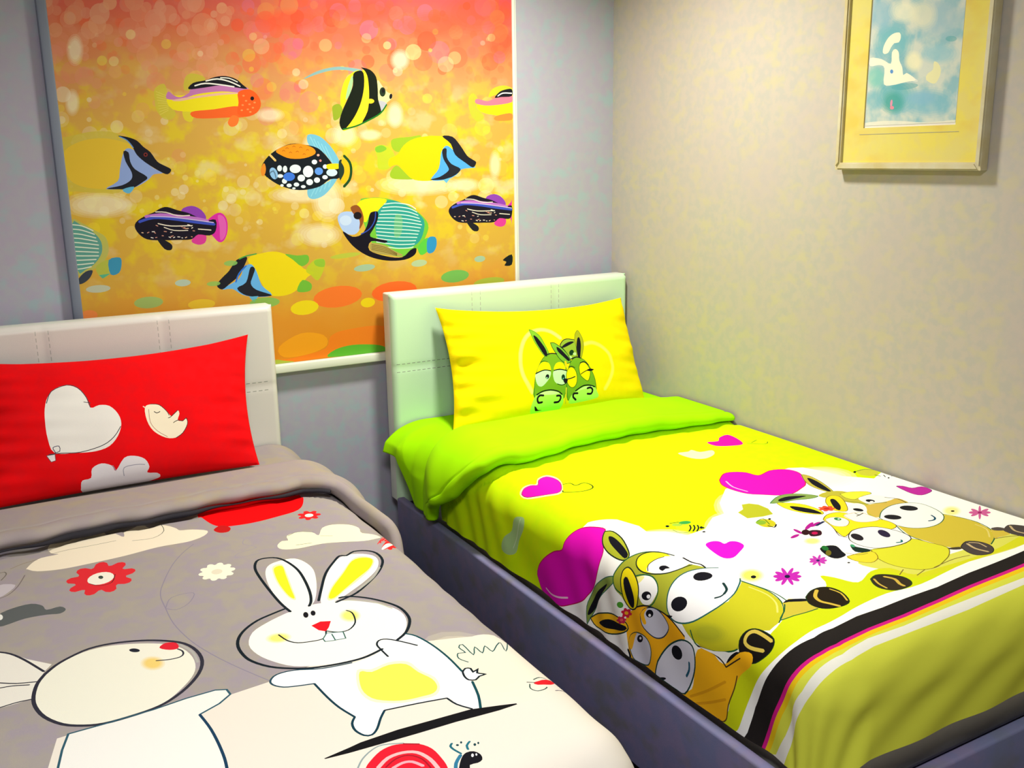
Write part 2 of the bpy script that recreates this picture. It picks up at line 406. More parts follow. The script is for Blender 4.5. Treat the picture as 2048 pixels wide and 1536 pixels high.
e|ecd438|0.342|0|0|-17991 16910 -17935 16910 -17997 16852
e|ece498|0.238|0|0|-6536 13654 -6372 13648 -6540 13510
e|e8e0c4|0.322|0|0|-16913 16134 -16795 16134 -16924 16015
e|e4d850|0.298|0|0|-12974 12311 -12750 12299 -12989 12095
e|ece498|0.252|0|0|-7577 13831 -7478 13828 -7580 13743
e|e4d850|0.383|0|0|-15833 14912 -15771 14911 -15838 14851
e|e4d850|0.229|0|0|-15204 13859 -15140 13857 -15209 13796
e|ece498|0.189|0|0|-14033 14161 -13769 14154 -14052 13906
e|ece498|0.182|0|0|-17668 16265 -17480 16266 -17687 16075
e|ece4b4|0.192|0|0|-11302 16127 -11020 16128 -11317 15868
e|e4d850|0.178|0|0|-19655 13958 -19572 13955 -19664 13870
e|ece4b4|0.349|0|0|-13214 15166 -13164 15166 -13218 15119
e|e8e0c4|0.371|0|0|-15855 16735 -15703 16737 -15868 16585
e|ecd438|0.166|0|0|-19850 14240 -19687 14234 -19850 14008
e|ece498|0.171|0|0|-6285 11978 -6076 11967 -6290 11795
e|e8e0c4|0.135|0|0|-13594 18726 -13529 18729 -13598 18666
e|e8e0c4|0.388|0|0|-10228 13858 -10154 13856 -10231 13790
e|ece498|0.182|0|0|-11198 13811 -11019 13805 -11208 13644
e|e4d850|0.156|0|0|-17637 17130 -17580 17131 -17643 17072
e|e4d850|0.372|0|0|-9776 14110 -9626 14106 -9782 13974
e|e4d850|0.313|0|0|-7510 14012 -7390 14009 -7513 13907
e|ece4b4|0.246|0|0|-18687 15818 -18575 15818 -18699 15702
e|e8e0c4|0.202|0|0|-18557 14248 -18500 14247 -18563 14189
e|ece4b4|0.29|0|0|-16897 14996 -16852 14995 -16901 14951
e|ece498|0.303|0|0|-15668 16397 -15514 16398 -15681 16246
e|ece4b4|0.289|0|0|-7443 13798 -7344 13795 -7446 13710
e|ece4b4|0.173|0|0|-17642 13128 -17524 13123 -17654 13006
e|ece498|0.369|0|0|-17404 14689 -17316 14687 -17413 14599
e|ece4b4|0.294|0|0|-18270 14727 -18199 14726 -18278 14653
e|e8e0c4|0.379|0|0|-11535 13360 -11249 13349 -11551 13092
e|ecd438|0.16|0|0|-11249 14382 -11178 14381 -11253 14316
e|ecd438|0.252|0|0|-13772 14396 -13607 14393 -13784 14237
e|ece4b4|0.279|0|0|-12992 13409 -12856 13404 -13001 13278
e|e4d850|0.189|0|0|-11612 14636 -11471 14633 -11620 14504
e|e8e0c4|0.162|0|0|-13717 14200 -13551 14196 -13729 14040
e|ecd438|0.397|0|0|-12497 14819 -12429 14818 -12502 14754
e|ecd438|0.11|0|0|-19639 15735 -19531 15734 -19652 15621
e|ece4b4|0.305|0|0|-16610 13871 -16488 13867 -16621 13748
e|ece4b4|0.293|0|0|-15660 18145 -15569 18148 -15667 18057
e|e4d850|0.359|0|0|-5832 13386 -5560 13377 -5838 13151
e|e4d850|0.413|0|0|-19279 13766 -19097 13760 -19299 13574
e|ecd438|0.12|0|0|-14749 13122 -14490 13110 -14770 12865
e|e8e0c4|0.262|0|0|-4918 16439 -4855 16440 -4919 16387
e|e4d850|0.297|0|0|-10706 14532 -10525 14528 -10715 14365
e|e8e0c4|0.281|0|0|-11480 14532 -11249 14527 -11493 14317
e|e8e0c4|0.233|0|0|-8641 14544 -8487 14541 -8646 14407
e|e4d850|0.254|0|0|-13649 13259 -13565 13256 -13655 13178
e|e8e0c4|0.204|0|0|-13369 14831 -13269 14829 -13376 14735
e|ece4b4|0.349|0|0|-9956 12442 -9881 12438 -9960 12373
e|ece4b4|0.256|0|0|-10839 15179 -10749 15178 -10843 15097
e|ece4b4|0.365|0|0|-11471 14331 -11400 14330 -11475 14265
e|ece4b4|0.342|0|0|-19054 16169 -18986 16169 -19062 16098
e|ecd438|0.417|0|0|-15677 14445 -15474 14440 -15694 14243
e|e8e0c4|0.411|0|0|-12987 13979 -12817 13974 -12998 13817
e|ece4b4|0.346|0|0|-13260 15749 -13094 15749 -13271 15591
e|e8e0c4|0.275|0|0|-12055 12069 -11948 12063 -12061 11968
e|e8e0c4|0.242|0|0|-16945 12692 -16854 12687 -16953 12598
e|e8e0c4|0.205|0|0|-19075 15748 -18853 15747 -19100 15517
e|e4d850|0.1|0|0|-16737 14100 -16586 14095 -16751 13947
e|ece498|0.346|0|0|-18194 17842 -18054 17847 -18209 17700
e|ece498|0.133|0|0|-5777 16752 -5654 16754 -5780 16648
e|ece4b4|0.146|0|0|-12376 14098 -12238 14094 -12385 13967
e|ece498|0.345|0|0|-8480 18449 -8179 18460 -8491 18187
e|ece498|0.403|0|0|-12688 13157 -12515 13149 -12699 12991
e|e4d850|0.101|0|0|-19597 13558 -19418 13551 -19618 13366
e|ece4b4|0.36|0|0|-16872 12577 -16674 12566 -16890 12374
e|e8e0c4|0.391|0|0|-19687 16873 -19472 16876 -19712 16648
e|ece498|0.126|0|0|-6513 12665 -6347 12658 -6517 12520
e|e4d850|0.199|0|0|-14257 15575 -13998 15573 -14276 15325
e|ecd438|0.349|0|0|-5691 15864 -5526 15864 -5694 15724
e|ece4b4|0.133|0|0|-17064 12741 -16867 12731 -17083 12539
e|ecd438|0.161|0|0|-17168 12539 -16972 12528 -17187 12337
e|e8e0c4|0.147|0|0|-10466 15879 -10286 15879 -10475 15714
e|e4d850|0.208|0|0|-19741 13853 -19700 13852 -19746 13809
e|ece498|0.167|0|0|-16821 16877 -16585 16881 -16844 16642
e|ece498|0.127|0|0|-7422 15811 -7343 15811 -7424 15742
e|e4d850|0.115|0|0|-6816 13429 -6653 13423 -6821 13286
e|ece4b4|0.174|0|0|-6872 12438 -6770 12433 -6875 12347
e|e8e0c4|0.212|0|0|-13076 13193 -12991 13190 -13082 13111
e|e4d850|0.402|0|0|-10348 13915 -10238 13912 -10354 13814
e|e4d850|0.403|0|0|-5332 14579 -5227 14577 -5334 14489
e|ece498|0.123|0|0|-7189 15812 -6871 15812 -7198 15536
e|ecd438|0.399|0|0|-13799 14790 -13634 14787 -13811 14631
e|ece498|0.391|0|0|-9439 18630 -9293 18636 -9446 18501
e|ece498|0.21|0|0|-10174 18830 -9996 18837 -10183 18671
e|ecd438|0.185|0|0|-17908 14122 -17763 14118 -17923 13972
e|ece4b4|0.209|0|0|-14691 12742 -14610 12738 -14698 12662
e|ecd438|0.297|0|0|-19533 14041 -19353 14035 -19553 13850
e|e4d850|0.419|0|0|-13695 13350 -13628 13347 -13699 13285
e|e4d850|0.405|0|0|-15005 16386 -14958 16386 -15009 16340
e|ece498|0.189|0|0|-5625 16795 -5357 16799 -5630 16569
e|e4d850|0.205|0|0|-8718 14403 -8660 14402 -8720 14352
e|ece4b4|0.197|0|0|-18819 15741 -18708 15741 -18832 15626
e|e8e0c4|0.251|0|0|-11519 15679 -11238 15678 -11535 15419
e|ece498|0.398|0|0|-5756 13879 -5420 13870 -5763 13591
e|ece4b4|0.233|0|0|-11327 15086 -11221 15085 -11333 14988
e|ece498|0.346|0|0|-17644 18620 -17503 18626 -17658 18478
e|ece4b4|0.324|0|0|-7593 13354 -7333 13345 -7601 13124
e|ecd438|0.415|0|0|-17416 12604 -17342 12600 -17424 12527
e|ecd438|0.226|0|0|-15887 14438 -15794 14436 -15895 14345
e|ece498|0.419|0|0|-17973 14812 -17741 14808 -17997 14574
e|ece498|0.206|0|0|-14644 16007 -14517 16007 -14654 15884
e|ecd438|0.28|0|0|-5149 14496 -4810 14490 -5155 14207
e|ece4b4|0.286|0|0|-10838 14061 -10766 14059 -10842 13994
e|ece498|0.416|0|0|-11856 12384 -11785 12380 -11860 12317
e|ecd438|0.219|0|0|-13183 16225 -12917 16226 -13201 15973
e|ece4b4|0.371|0|0|-9111 13720 -8959 13715 -9118 13582
e|ecd438|0.403|0|0|-4936 13494 -4808 13490 -4938 13384
e|ece498|0.19|0|0|-9864 15721 -9791 15720 -9867 15654
e|e4d850|0.135|0|0|-11302 14456 -11248 14455 -11305 14406
e|ece4b4|0.187|0|0|-13734 18433 -13477 18443 -13753 18191
e|ecd438|0.294|0|0|-19850 15186 -19846 15185 -19850 15101
e|ecd438|0.286|0|0|-10641 14310 -10404 14304 -10653 14092
e|ecd438|0.218|0|0|-15853 17411 -15610 17417 -15874 17174
e|e8e0c4|0.301|0|0|-10962 13294 -10908 13292 -10965 13244
e|ece4b4|0.233|0|0|-14634 14245 -14424 14240 -14650 14040
e|e4d850|0.257|0|0|-4941 15005 -4601 15001 -4946 14717
e|e4d850|0.34|0|0|-8011 16923 -7818 16926 -8017 16755
e|ece4b4|0.385|0|0|-10508 13009 -10269 12999 -10520 12787
e|e8e0c4|0.315|0|0|-19597 15508 -19556 15508 -19601 15465
e|ece498|0.205|0|0|-9696 16066 -9603 16066 -9700 15983
e|e4d850|0.124|0|0|-6681 14172 -6518 14168 -6685 14030
e|ece4b4|0.161|0|0|-18678 18276 -18609 18278 -18685 18206
e|e4d850|0.178|0|0|-5654 15693 -5447 15693 -5658 15517
e|ece4b4|0.39|0|0|-15218 14026 -15123 14023 -15226 13932
e|ece4b4|0.334|0|0|-6923 14360 -6762 14357 -6928 14219
e|ecd438|0.203|0|0|-6500 15001 -6379 15000 -6504 14896
e|e8e0c4|0.115|0|0|-18463 14324 -18234 14318 -18487 14087
e|e4d850|0.258|0|0|-19792 16476 -19685 16477 -19805 16363
e|e8e0c4|0.286|0|0|-19031 15363 -18892 15361 -19046 15218
e|ece4b4|0.28|0|0|-12863 14157 -12795 14155 -12868 14092
e|e4d850|0.377|0|0|-7837 18533 -7760 18536 -7839 18467
e|ecd438|0.248|0|0|-7621 19152 -7506 19157 -7624 19053
e|ece4b4|0.327|0|0|-19744 14241 -19703 14240 -19749 14197
e|ecd438|0.248|0|0|-13500 17206 -13337 17209 -13511 17052
e|e8e0c4|0.14|0|0|-17539 12629 -17464 12625 -17546 12552
e|ece4b4|0.319|0|0|-11907 13455 -11625 13445 -11924 13189
e|ece4b4|0.171|0|0|-16452 15118 -16361 15116 -16460 15027
e|e8e0c4|0.223|0|0|-12446 16188 -12361 16188 -12451 16108
e|ece498|0.414|0|0|-7120 13533 -6918 13526 -7126 13355
e|e8e0c4|0.344|0|0|-15353 13518 -15194 13512 -15366 13361
e|ece4b4|0.153|0|0|-9619 15765 -9433 15765 -9627 15598
e|ece498|0.356|0|0|-10485 13284 -10338 13279 -10493 13148
e|ece4b4|0.267|0|0|-5290 12581 -5205 12577 -5292 12507
e|ece4b4|0.374|0|0|-16799 13985 -16678 13982 -16810 13863
e|e8e0c4|0.249|0|0|-5795 13432 -5459 13421 -5802 13142
e|e8e0c4|0.326|0|0|-12440 17306 -12271 17310 -12450 17150
e|ece498|0.234|0|0|-13983 18718 -13855 18724 -13992 18598
e|e4d850|0.335|0|0|-15166 14353 -15118 14352 -15170 14306
e|ece498|0.353|0|0|-11914 16888 -11845 16889 -11918 16824
e|ecd438|0.331|0|0|-13755 15737 -13690 15737 -13760 15674
e|e4d850|0.419|0|0|-7805 15075 -7688 15074 -7809 14972
e|ece498|0.209|0|0|-5562 18993 -5481 18996 -5564 18925
e|e8e0c4|0.132|0|0|-7892 15270 -7736 15268 -7897 15132
e|ece498|0.146|0|0|-16796 14784 -16721 14783 -16803 14708
e|ece498|0.298|0|0|-9182 17824 -9090 17827 -9186 17743
e|ecd438|0.334|0|0|-18485 13653 -18370 13648 -18497 13533
e|e4d850|0.24|0|0|-16566 14728 -16370 14724 -16584 14530
e|e8e0c4|0.167|0|0|-8394 14752 -8317 14751 -8397 14684
e|ecd438|0.18|0|0|-12104 13720 -11999 13717 -12110 13621
e|ece498|0.234|0|0|-15109 13871 -14854 13863 -15130 13619
e|ece498|0.125|0|0|-6138 14884 -5974 14882 -6142 14742
e|ecd438|0.388|0|0|-15677 14639 -15615 14638 -15683 14577
e|e8e0c4|0.109|0|0|-11739 14698 -11598 14695 -11747 14566
e|e4d850|0.259|0|0|-10784 15628 -10731 15628 -10787 15579
e|e8e0c4|0.395|0|0|-18991 16734 -18922 16735 -18998 16663
e|ece498|0.15|0|0|-14195 13589 -14145 13587 -14198 13541
e|ecd438|0.219|0|0|-18839 14042 -18698 14037 -18854 13894
e|e8e0c4|0.301|0|0|-12619 15287 -12483 15286 -12628 15159
e|ece498|0.235|0|0|-17831 13446 -17758 13443 -17839 13370
e|e4d850|0.406|0|0|-11108 14200 -11018 14198 -11113 14117
e|ecd438|0.162|0|0|-19190 17847 -19055 17851 -19206 17707
e|e4d850|0.3|0|0|-8796 14574 -8681 14571 -8801 14471
e|e8e0c4|0.303|0|0|-5141 14814 -5078 14813 -5142 14760
e|e4d850|0.396|0|0|-16850 13532 -16790 13529 -16856 13470
e|e4d850|0.162|0|0|-10973 13079 -10864 13074 -10979 12977
e|ece4b4|0.287|0|0|-10252 16686 -9963 16689 -10266 16425
e|e8e0c4|0.128|0|0|-9562 17246 -9489 17248 -9565 17181
e|e4d850|0.377|0|0|-19082 13911 -18970 13907 -19095 13792
e|e4d850|0.361|0|0|-17296 12970 -17056 12958 -17319 12723
e|ece498|0.179|0|0|-19276 13576 -19164 13571 -19289 13457
e|ece498|0.21|0|0|-19850 13270 -19850 13268 -19850 13226
e|e4d850|0.3|0|0|-6872 12408 -6790 12404 -6874 12336
e|e8e0c4|0.207|0|0|-14890 15928 -14636 15928 -14910 15682
e|e8e0c4|0.212|0|0|-14241 14139 -14143 14136 -14248 14043
e|e4d850|0.27|0|0|-15925 13413 -15832 13409 -15933 13319
e|ecd438|0.369|0|0|-19267 12970 -19085 12961 -19288 12775
e|ece498|0.215|0|0|-18281 14339 -18138 14335 -18296 14190
e|ece4b4|0.22|0|0|-5126 15178 -5000 15177 -5128 15071
e|e8e0c4|0.104|0|0|-8631 16484 -8479 16485 -8637 16350
e|ece498|0.233|0|0|-16077 13181 -15999 13177 -16083 13102
e|e8e0c4|0.282|0|0|-17070 13285 -16980 13281 -17078 13193
e|e4d850|0.316|0|0|-5809 11986 -5683 11979 -5812 11875
e|ece4b4|0.314|0|0|-8212 14167 -7958 14161 -8221 13941
e|e8e0c4|0.378|0|0|-16525 14058 -16373 14053 -16539 13904
e|e4d850|0.341|0|0|-14388 14447 -14339 14446 -14392 14399
e|ecd438|0.218|0|0|-15517 14888 -15439 14886 -15524 14811
e|ece498|0.383|0|0|-5418 19047 -5255 19054 -5421 18911
e|ece4b4|0.106|0|0|-18591 18560 -18536 18562 -18596 18504
e|ecd438|0.29|0|0|-15605 14273 -15480 14269 -15616 14148
e|ece4b4|0.153|0|0|-14872 13021 -14743 13015 -14882 12893
e|ece4b4|0.341|0|0|-15069 13722 -14909 13716 -15082 13564
e|e8e0c4|0.183|0|0|-18166 14889 -18108 14889 -18172 14830
e|e4d850|0.4|0|0|-8908 13811 -8754 13806 -8914 13672
e|e8e0c4|0.193|0|0|-5773 18852 -5672 18856 -5775 18768
e|e4d850|0.326|0|0|-18526 13834 -18440 13831 -18535 13744
e|e4d850|0.261|0|0|-16902 14820 -16662 14816 -16924 14578
e|ecd438|0.363|0|0|-10017 17619 -9927 17621 -10021 17538
e|ece498|0.272|0|0|-16066 14554 -15973 14552 -16074 14462
e|ecd438|0.3|0|0|-14108 17733 -14029 17735 -14114 17657
e|ecd438|0.186|0|0|-13263 15998 -13130 15998 -13272 15872
e|ece4b4|0.33|0|0|-16086 14307 -16040 14306 -16090 14260
e|e8e0c4|0.15|0|0|-17403 15778 -17286 15778 -17414 15660
e|e8e0c4|0.23|0|0|-9089 17802 -8903 17807 -9096 17638
e|ece4b4|0.307|0|0|-19738 14429 -19670 14428 -19746 14357
e|e8e0c4|0.234|0|0|-9823 16702 -9584 16705 -9833 16488
e|e4d850|0.185|0|0|-16863 14910 -16819 14909 -16868 14864
e|e8e0c4|0.303|0|0|-14680 13924 -14583 13921 -14687 13829
e|e8e0c4|0.158|0|0|-14188 16410 -13930 16412 -14207 16162
e|ece498|0.188|0|0|-13944 15013 -13894 15012 -13947 14965
e|ecd438|0.131|0|0|-9352 13882 -9106 13875 -9362 13659
e|ece498|0.205|0|0|-12810 13862 -12639 13857 -12821 13699
e|e4d850|0.395|0|0|-18520 17849 -18381 17853 -18535 17707
e|ece498|0.342|0|0|-17350 13843 -17276 13841 -17357 13767
e|ece498|0.386|0|0|-19365 18196 -19325 18198 -19370 18154
e|ecd438|0.262|0|0|-14158 18148 -13951 18156 -14173 17952
e|ece4b4|0.196|0|0|-19381 14170 -19339 14169 -19386 14126
e|e4d850|0.213|0|0|-9967 13253 -9874 13250 -9971 13167
e|ece498|0.15|0|0|-11409 16677 -11304 16678 -11414 16581
e|ece498|0.204|0|0|-14378 13715 -14117 13706 -14398 13459
e|ece498|0.263|0|0|-13530 14942 -13397 14940 -13539 14815
e|ece498|0.402|0|0|-8154 15639 -8038 15639 -8158 15537
e|e4d850|0.305|0|0|-8340 12658 -8223 12652 -8345 12551
e|ece498|0.303|0|0|-16244 13104 -15996 13093 -16266 12853
e|ecd438|0.321|0|0|-11882 12789 -11652 12778 -11896 12570
e|ece498|0.384|0|0|-12727 14918 -12591 14916 -12735 14789
e|ece498|0.105|0|0|-7463 14194 -7144 14186 -7473 13913
e|ece4b4|0.358|0|0|-18301 15965 -18117 15965 -18320 15776
e|ece4b4|0.148|0|0|-5380 13933 -5253 13929 -5382 13824
e|ece498|0.201|0|0|-18354 13905 -18268 13902 -18363 13815
e|e8e0c4|0.217|0|0|-18431 13172 -18345 13168 -18440 13081
g|ece4c4|0.5|0|0|-13389 14913 -13122 14909 -13424 14434
g|ece4c4|0.5|0|0|-12355 15221 -12114 15218 -12382 14801
g|ece4c4|0.5|0|0|-12794 13768 -11929 13740 -12809 13539
g|ece4c4|0.5|0|0|-11851 13571 -11391 13555 -11888 12971
g|ece4c4|0.5|0|0|-11106 15699 -10714 15698 -11125 15372
g|ece4c4|0.5|0|0|-10209 15696 -9844 15695 -10218 15531
g|ece4c4|0.5|0|0|-6624 13924 -6091 13910 -6630 13711
g|ece4c4|0.5|0|0|-19016 13673 -18161 13641 -19050 13346
g|ece4c4|0.5|0|0|-8411 13974 -7029 13936 -8424 13661
g|ece4c4|0.5|0|0|-12188 12414 -11550 12381 -12209 12078
g|ece4c4|0.5|0|0|-5366 14611 -5155 14608 -5375 14179
g|ece4c4|0.5|0|0|-13616 16333 -13222 16336 -13630 16146
g|ece4c4|0.5|0|0|-9257 16361 -8996 16363 -9274 15995
g|ece4c4|0.5|0|0|-8989 18174 -8692 18184 -9002 17881
g|ece4c4|0.5|0|0|-19224 18121 -19035 18128 -19263 17760
g|ece4c4|0.5|0|0|-19453 16650 -19290 16652 -19487 16338
g|f05434|0.4|0|0|-5856 19872 -4580 19972 -5871 19271
g|f05434|0.4|0|0|-5067 18985 -4580 19019 -5080 18300
g|f05434|0.4|0|0|-7817 19361 -6659 19417 -7832 18968
g|f05434|0.4|0|0|-10353 19707 -9099 19776 -10370 19394
g|f05434|0.4|0|0|-12752 19273 -11752 19324 -12773 18969
p|c8bf3c|0.8|1|0|-17108 17077 -16819 17232 -16726 16884 -16679 16582 -16547 16355 -16716 16176 -16964 16226 -17116 16477 -17137 16777
s|e0d060|0.6|0|20|-17080 17003 -16729 16859
s|e0d060|0.6|0|20|-17073 16918 -16733 16808
s|e0d060|0.6|0|20|-17067 16833 -16738 16758
s|e0d060|0.6|0|20|-17060 16748 -16743 16707
s|e0d060|0.6|0|20|-17053 16663 -16747 16657
s|e0d060|0.6|0|20|-17046 16578 -16752 16606
s|e0d060|0.6|0|20|-17039 16493 -16757 16556
s|e0d060|0.6|0|20|-17032 16407 -16761 16505
s|e0d060|0.6|0|20|-17025 16322 -16766 16455
p|c4b83c|0.85|1|0|-16250 17093 -16167 17448 -15927 17554 -15576 17437 -15700 17205 -16075 17046
p|d8cc30|0.9|1|0|-16334 16459 -16024 16461 -16080 16128 -16308 16178
p|ecdc20|1|1|0|-16756 16833 -16138 16918 -15347 17059 -14547 17073 -14433 16815 -14597 16447 -15136 16417 -15925 16411 -16637 16481
p|c078b4|1|1|0|-16785 16792 -16714 17009 -16549 16886 -16349 16849 -16080 16995 -16019 17098 -15333 17223 -14535 17229 -14245 17131 -14337 16999 -15085 17038 -15826 16949 -16355 16788
p|e8b8a0|1|1|0|-16611 16760 -15883 16887 -15088 17002 -14391 16998 -15094 16930 -15889 16825 -16411 16727
p|181820|1|1|0|-16108 17086 -15952 17276 -15583 17360 -15260 17470 -14940 17503 -14627 17423 -14425 17257 -14299 17130 -14648 17165 -15123 17217 -15601 17146
s|f0f0e8|1|1|40|-15908 17191 -15590 17269 -15121 17238 -14700 17184
s|f0f0e8|1|1|40|-15558 17341 -15212 17410 -14847 17346 -14510 17204
s|f0f0e8|1|1|30|-15103 17448 -14839 17439 -14580 17332
p|f06428|1|1|0|-16081 16410 -15395 16493 -14585 16594 -14392 16291 -14990 16246 -15942 16221
p|f05c20|1|1|0|-14589 17021 -14273 17120 -14051 17030 -13912 16833 -13896 16612 -14056 16389 -14394 16270 -14658 16368 -14598 16709
p|f07830|1|1|0|-14824 16315 -14629 16248 -14701 16027 -14895 15964 -14986 16105
e|f89050|1|0|0|-14424 16919 -14386 16920 -14426 16893
e|f89050|1|0|0|-14355 16764 -14317 16764 -14357 16738
e|f89050|1|0|0|-14474 16632 -14436 16632 -14476 16606
e|f89050|1|0|0|-14254 16660 -14216 16661 -14256 16634
e|f89050|1|0|0|-14321 16502 -14283 16503 -14323 16476
e|f89050|1|0|0|-14153 16556 -14115 16557 -14155 16530
e|f89050|1|0|0|-14514 16474 -14476 16475 -14516 16448
e|f89050|1|0|0|-14245 16424 -14207 16424 -14247 16398
e|f89050|1|0|0|-14086 16715 -14047 16715 -14088 16689
e|14141c|1|0|0|-14153 16840 -14093 16841 -14158 16777
p|84acac|1|1|0|-12433 17469 -12086 17670 -11670 17815 -11194 17894 -10717 17864 -10418 17818 -10483 17729 -10961 17792 -11438 17768 -11914 17648
p|d8e020|1|1|0|-10480 17794 -10726 17717 -11010 17465 -11188 16970 -11184 16531 -11021 16753 -10815 17195 -10676 17527
p|a0c890|1|1|0|-10730 17635 -10899 17303 -11015 16863 -10888 16974 -10749 17306
p|90a428|1|1|0|-11489 16626 -11264 16706 -11142 16531 -11260 16265 -11463 16171 -11497 16391
p|f0d428|1|1|0|-10389 17780 -10117 17733 -9860 17324 -9792 16824 -9781 16431 -10324 16136 -10825 15933 -11193 15856 -10798 16423 -10402 16982
p|f0e898|1|1|0|-9852 17491 -9675 17300 -9497 17108 -9330 17044 -9349 16908 -9545 16759 -9694 16544 -9775 16543 -9852 16879
p|b0b0b8|1|1|0|-9855 16812 -9546 16748 -9671 16499 -9832 16408
p|10180c|1|1|0|-10698 17679 -10480 17789 -10338 17711 -10335 17315 -10460 16815 -10692 16357 -10973 16006 -11175 15856 -11281 16100 -11157 16476 -10888 16974 -10737 17306
p|10180c|1|1|0|-10414 17889 -10100 17827 -9890 17601 -9847 17213 -9852 16879 -9769 16543 -9800 16408 -10197 16192 -10481 16079 -10256 16483 -10174 16985 -10189 17538 -10286 17783
s|187020|1|1|50|-11162 15883 -10700 15989 -10260 16170 -9800 16408 -9548 16703
e|f0c828|1|0|0|-10134 16808 -9998 16810 -10138 16730
e|203020|1|0|0|-9678 17116 -9565 17118 -9686 16960
e|101010|1|0|0|-9658 17150 -9608 17151 -9661 17083
e|14141c|1|0|0|-9384 16975 -9328 16967 -9405 16886
p|b8c030|0.8|1|0|-6400 16927 -6209 17135 -6007 16932 -5947 16578 -5793 16282 -6062 16149 -6332 16427
p|c0c828|0.9|1|0|-5587 16997 -5405 17297 -4978 17424 -4607 17342 -4610 17192 -5268 17091
p|f4e018|1|1|0|-6047 16743 -5343 16870 -4615 16892 -4624 16378 -5425 16391 -5914 16507
p|d07890|1|1|0|-6101 16784 -6055 16943 -5625 16866 -5270 16990 -4612 17084 -4616 16843 -5558 16713
p|181820|1|1|0|-5327 16989 -5139 17183 -4909 17276 -4608 17300 -4612 17060 -5057 17017
s|f4f4ee|1|1|40|-5198 17051 -4983 17156 -4611 17156
p|f88838|1|1|0|-5341 16320 -4997 16418 -4623 16445 -4627 16215 -5287 16188
p|ccb844|0.85|1|0|-19850 15523 -19673 15678 -18907 15833 -18247 15732 -17815 15166 -18315 14107 -18906 14033 -19614 14095 -19850 14229
p|e0bc38|1|1|0|-19850 15191 -19607 15433 -19121 15602 -18549 15614 -17937 15420 -17864 15166 -18140 14866 -18376 14465 -18699 14169 -19273 14186 -19680 14347 -19850 14650
p|8ca4dc|1|1|0|-18069 15330 -17855 15257 -17681 15011 -17359 14724 -17094 14580 -17376 14544 -17542 14394 -17807 14236 -18114 14142 -18798 14141 -18435 14365 -18341 14718 -18207 15170
p|20222c|1|1|0|-18189 15246 -18046 15209 -18024 14940 -17909 14709 -17575 14467 -17724 14316 -18066 14130 -18412 14120 -18788 14151 -18326 14240 -18048 14406 -18017 14620 -18157 14942
p|1c1c26|1|1|0|-18299 15698 -18035 15662 -17776 15560 -17597 15366 -17412 15212 -17238 14928 -17047 14806 -16845 14678 -16971 14535 -17215 14644 -17592 14908 -17817 15140 -17918 15369 -18070 15561
p|60b0d8|1|1|0|-18324 14117 -17986 14189 -18119 13998 -18251 14013
s|6090d0|1|1|30|-18253 15672 -18045 15561 -17895 15344
e|803030|1|0|0|-17559 15137 -17500 15136 -17565 15076
e|101010|1|0|0|-17559 15137 -17529 15137 -17562 15106
p|68b8d8|0.95|1|0|-12406 15704 -11999 15658 -11578 15256 -11325 14748 -11523 14668 -11856 15092 -12359 15347
p|68b8d8|0.95|1|0|-12470 14016 -11917 14113 -11449 14384 -11555 14132 -11940 13747 -12306 13617 -12519 13709
s|90d0e4|0.7|0|30|-12322 15649 -12142 15262
s|90d0e4|0.7|0|30|-12419 13706 -12220 14037
s|90d0e4|0.7|0|30|-12198 15571 -12007 15150
s|90d0e4|0.7|0|30|-12260 13779 -12085 14101
s|90d0e4|0.7|0|30|-12074 15493 -11872 15037
s|90d0e4|0.7|0|30|-12101 13853 -11950 14165
s|90d0e4|0.7|0|30|-11949 15415 -11735 14923
s|90d0e4|0.7|0|30|-11941 13928 -11814 14229
s|90d0e4|0.7|0|30|-11823 15337 -11599 14809
s|90d0e4|0.7|0|30|-11780 14002 -11678 14293
p|101820|1|1|0|-14034 14633 -13877 14928 -13530 15211 -13003 15423 -12542 15398 -12070 15272 -11746 14951 -11580 14725 -11370 14693 -11375 14297 -11729 14249 -12102 14023 -12640 13926 -13103 13973 -13550 14152 -13899 14412
p|e89018|1|1|0|-13502 15210 -13120 15380 -12657 15420 -12246 15285 -12188 15096 -12572 14958 -13035 14954 -13342 15067
s|b86010|1|1|20|-13173 15272 -13125 15304 -13082 15271
s|b86010|1|1|20|-12940 15324 -12892 15357 -12848 15324
s|b86010|1|1|20|-12712 15295 -12663 15327 -12619 15294
s|b86010|1|1|20|-12485 15210 -12436 15243 -12392 15209
s|b86010|1|1|20|-13068 15135 -13020 15167 -12977 15133
s|b86010|1|1|20|-12837 15159 -12788 15192 -12744 15158
s|b86010|1|1|20|-12610 15074 -12562 15107 -12517 15073
s|b86010|1|1|20|-13293 15192 -13245 15224 -13202 15191
p|e08828|1|1|0|-14045 14633 -13924 14820 -13875 14657 -13923 14467 -14016 14415
s|e8c070|1|1|70|-13719 15088 -13541 14896
e|dcecf0|1|0|0|-12896 14621 -12705 14618 -12906 14483
e|dcecf0|1|0|0|-12466 14524 -12289 14520 -12478 14335
e|dcecf0|1|0|0|-12713 14318 -12585 14315 -12721 14207
e|dcecf0|1|0|0|-12435 14178 -12318 14174 -12442 14077
e|dcecf0|1|0|0|-12177 14238 -12071 14235 -12183 14148
e|dcecf0|1|0|0|-13287 14233 -13201 14231 -13292 14150
e|dcecf0|1|0|0|-12891 14112 -12798 14109 -12895 14045
e|dcecf0|1|0|0|-12228 14831 -12134 14829 -12233 14753
e|dcecf0|1|0|0|-13423 14648 -13343 14646 -13430 14550
e|dcecf0|1|0|0|-13242 14617 -13168 14616 -13250 14507
e|dcecf0|1|0|0|-13418 14401 -13321 14399 -13422 14341
e|dcecf0|1|0|0|-12662 14038 -12580 14036 -12665 13988
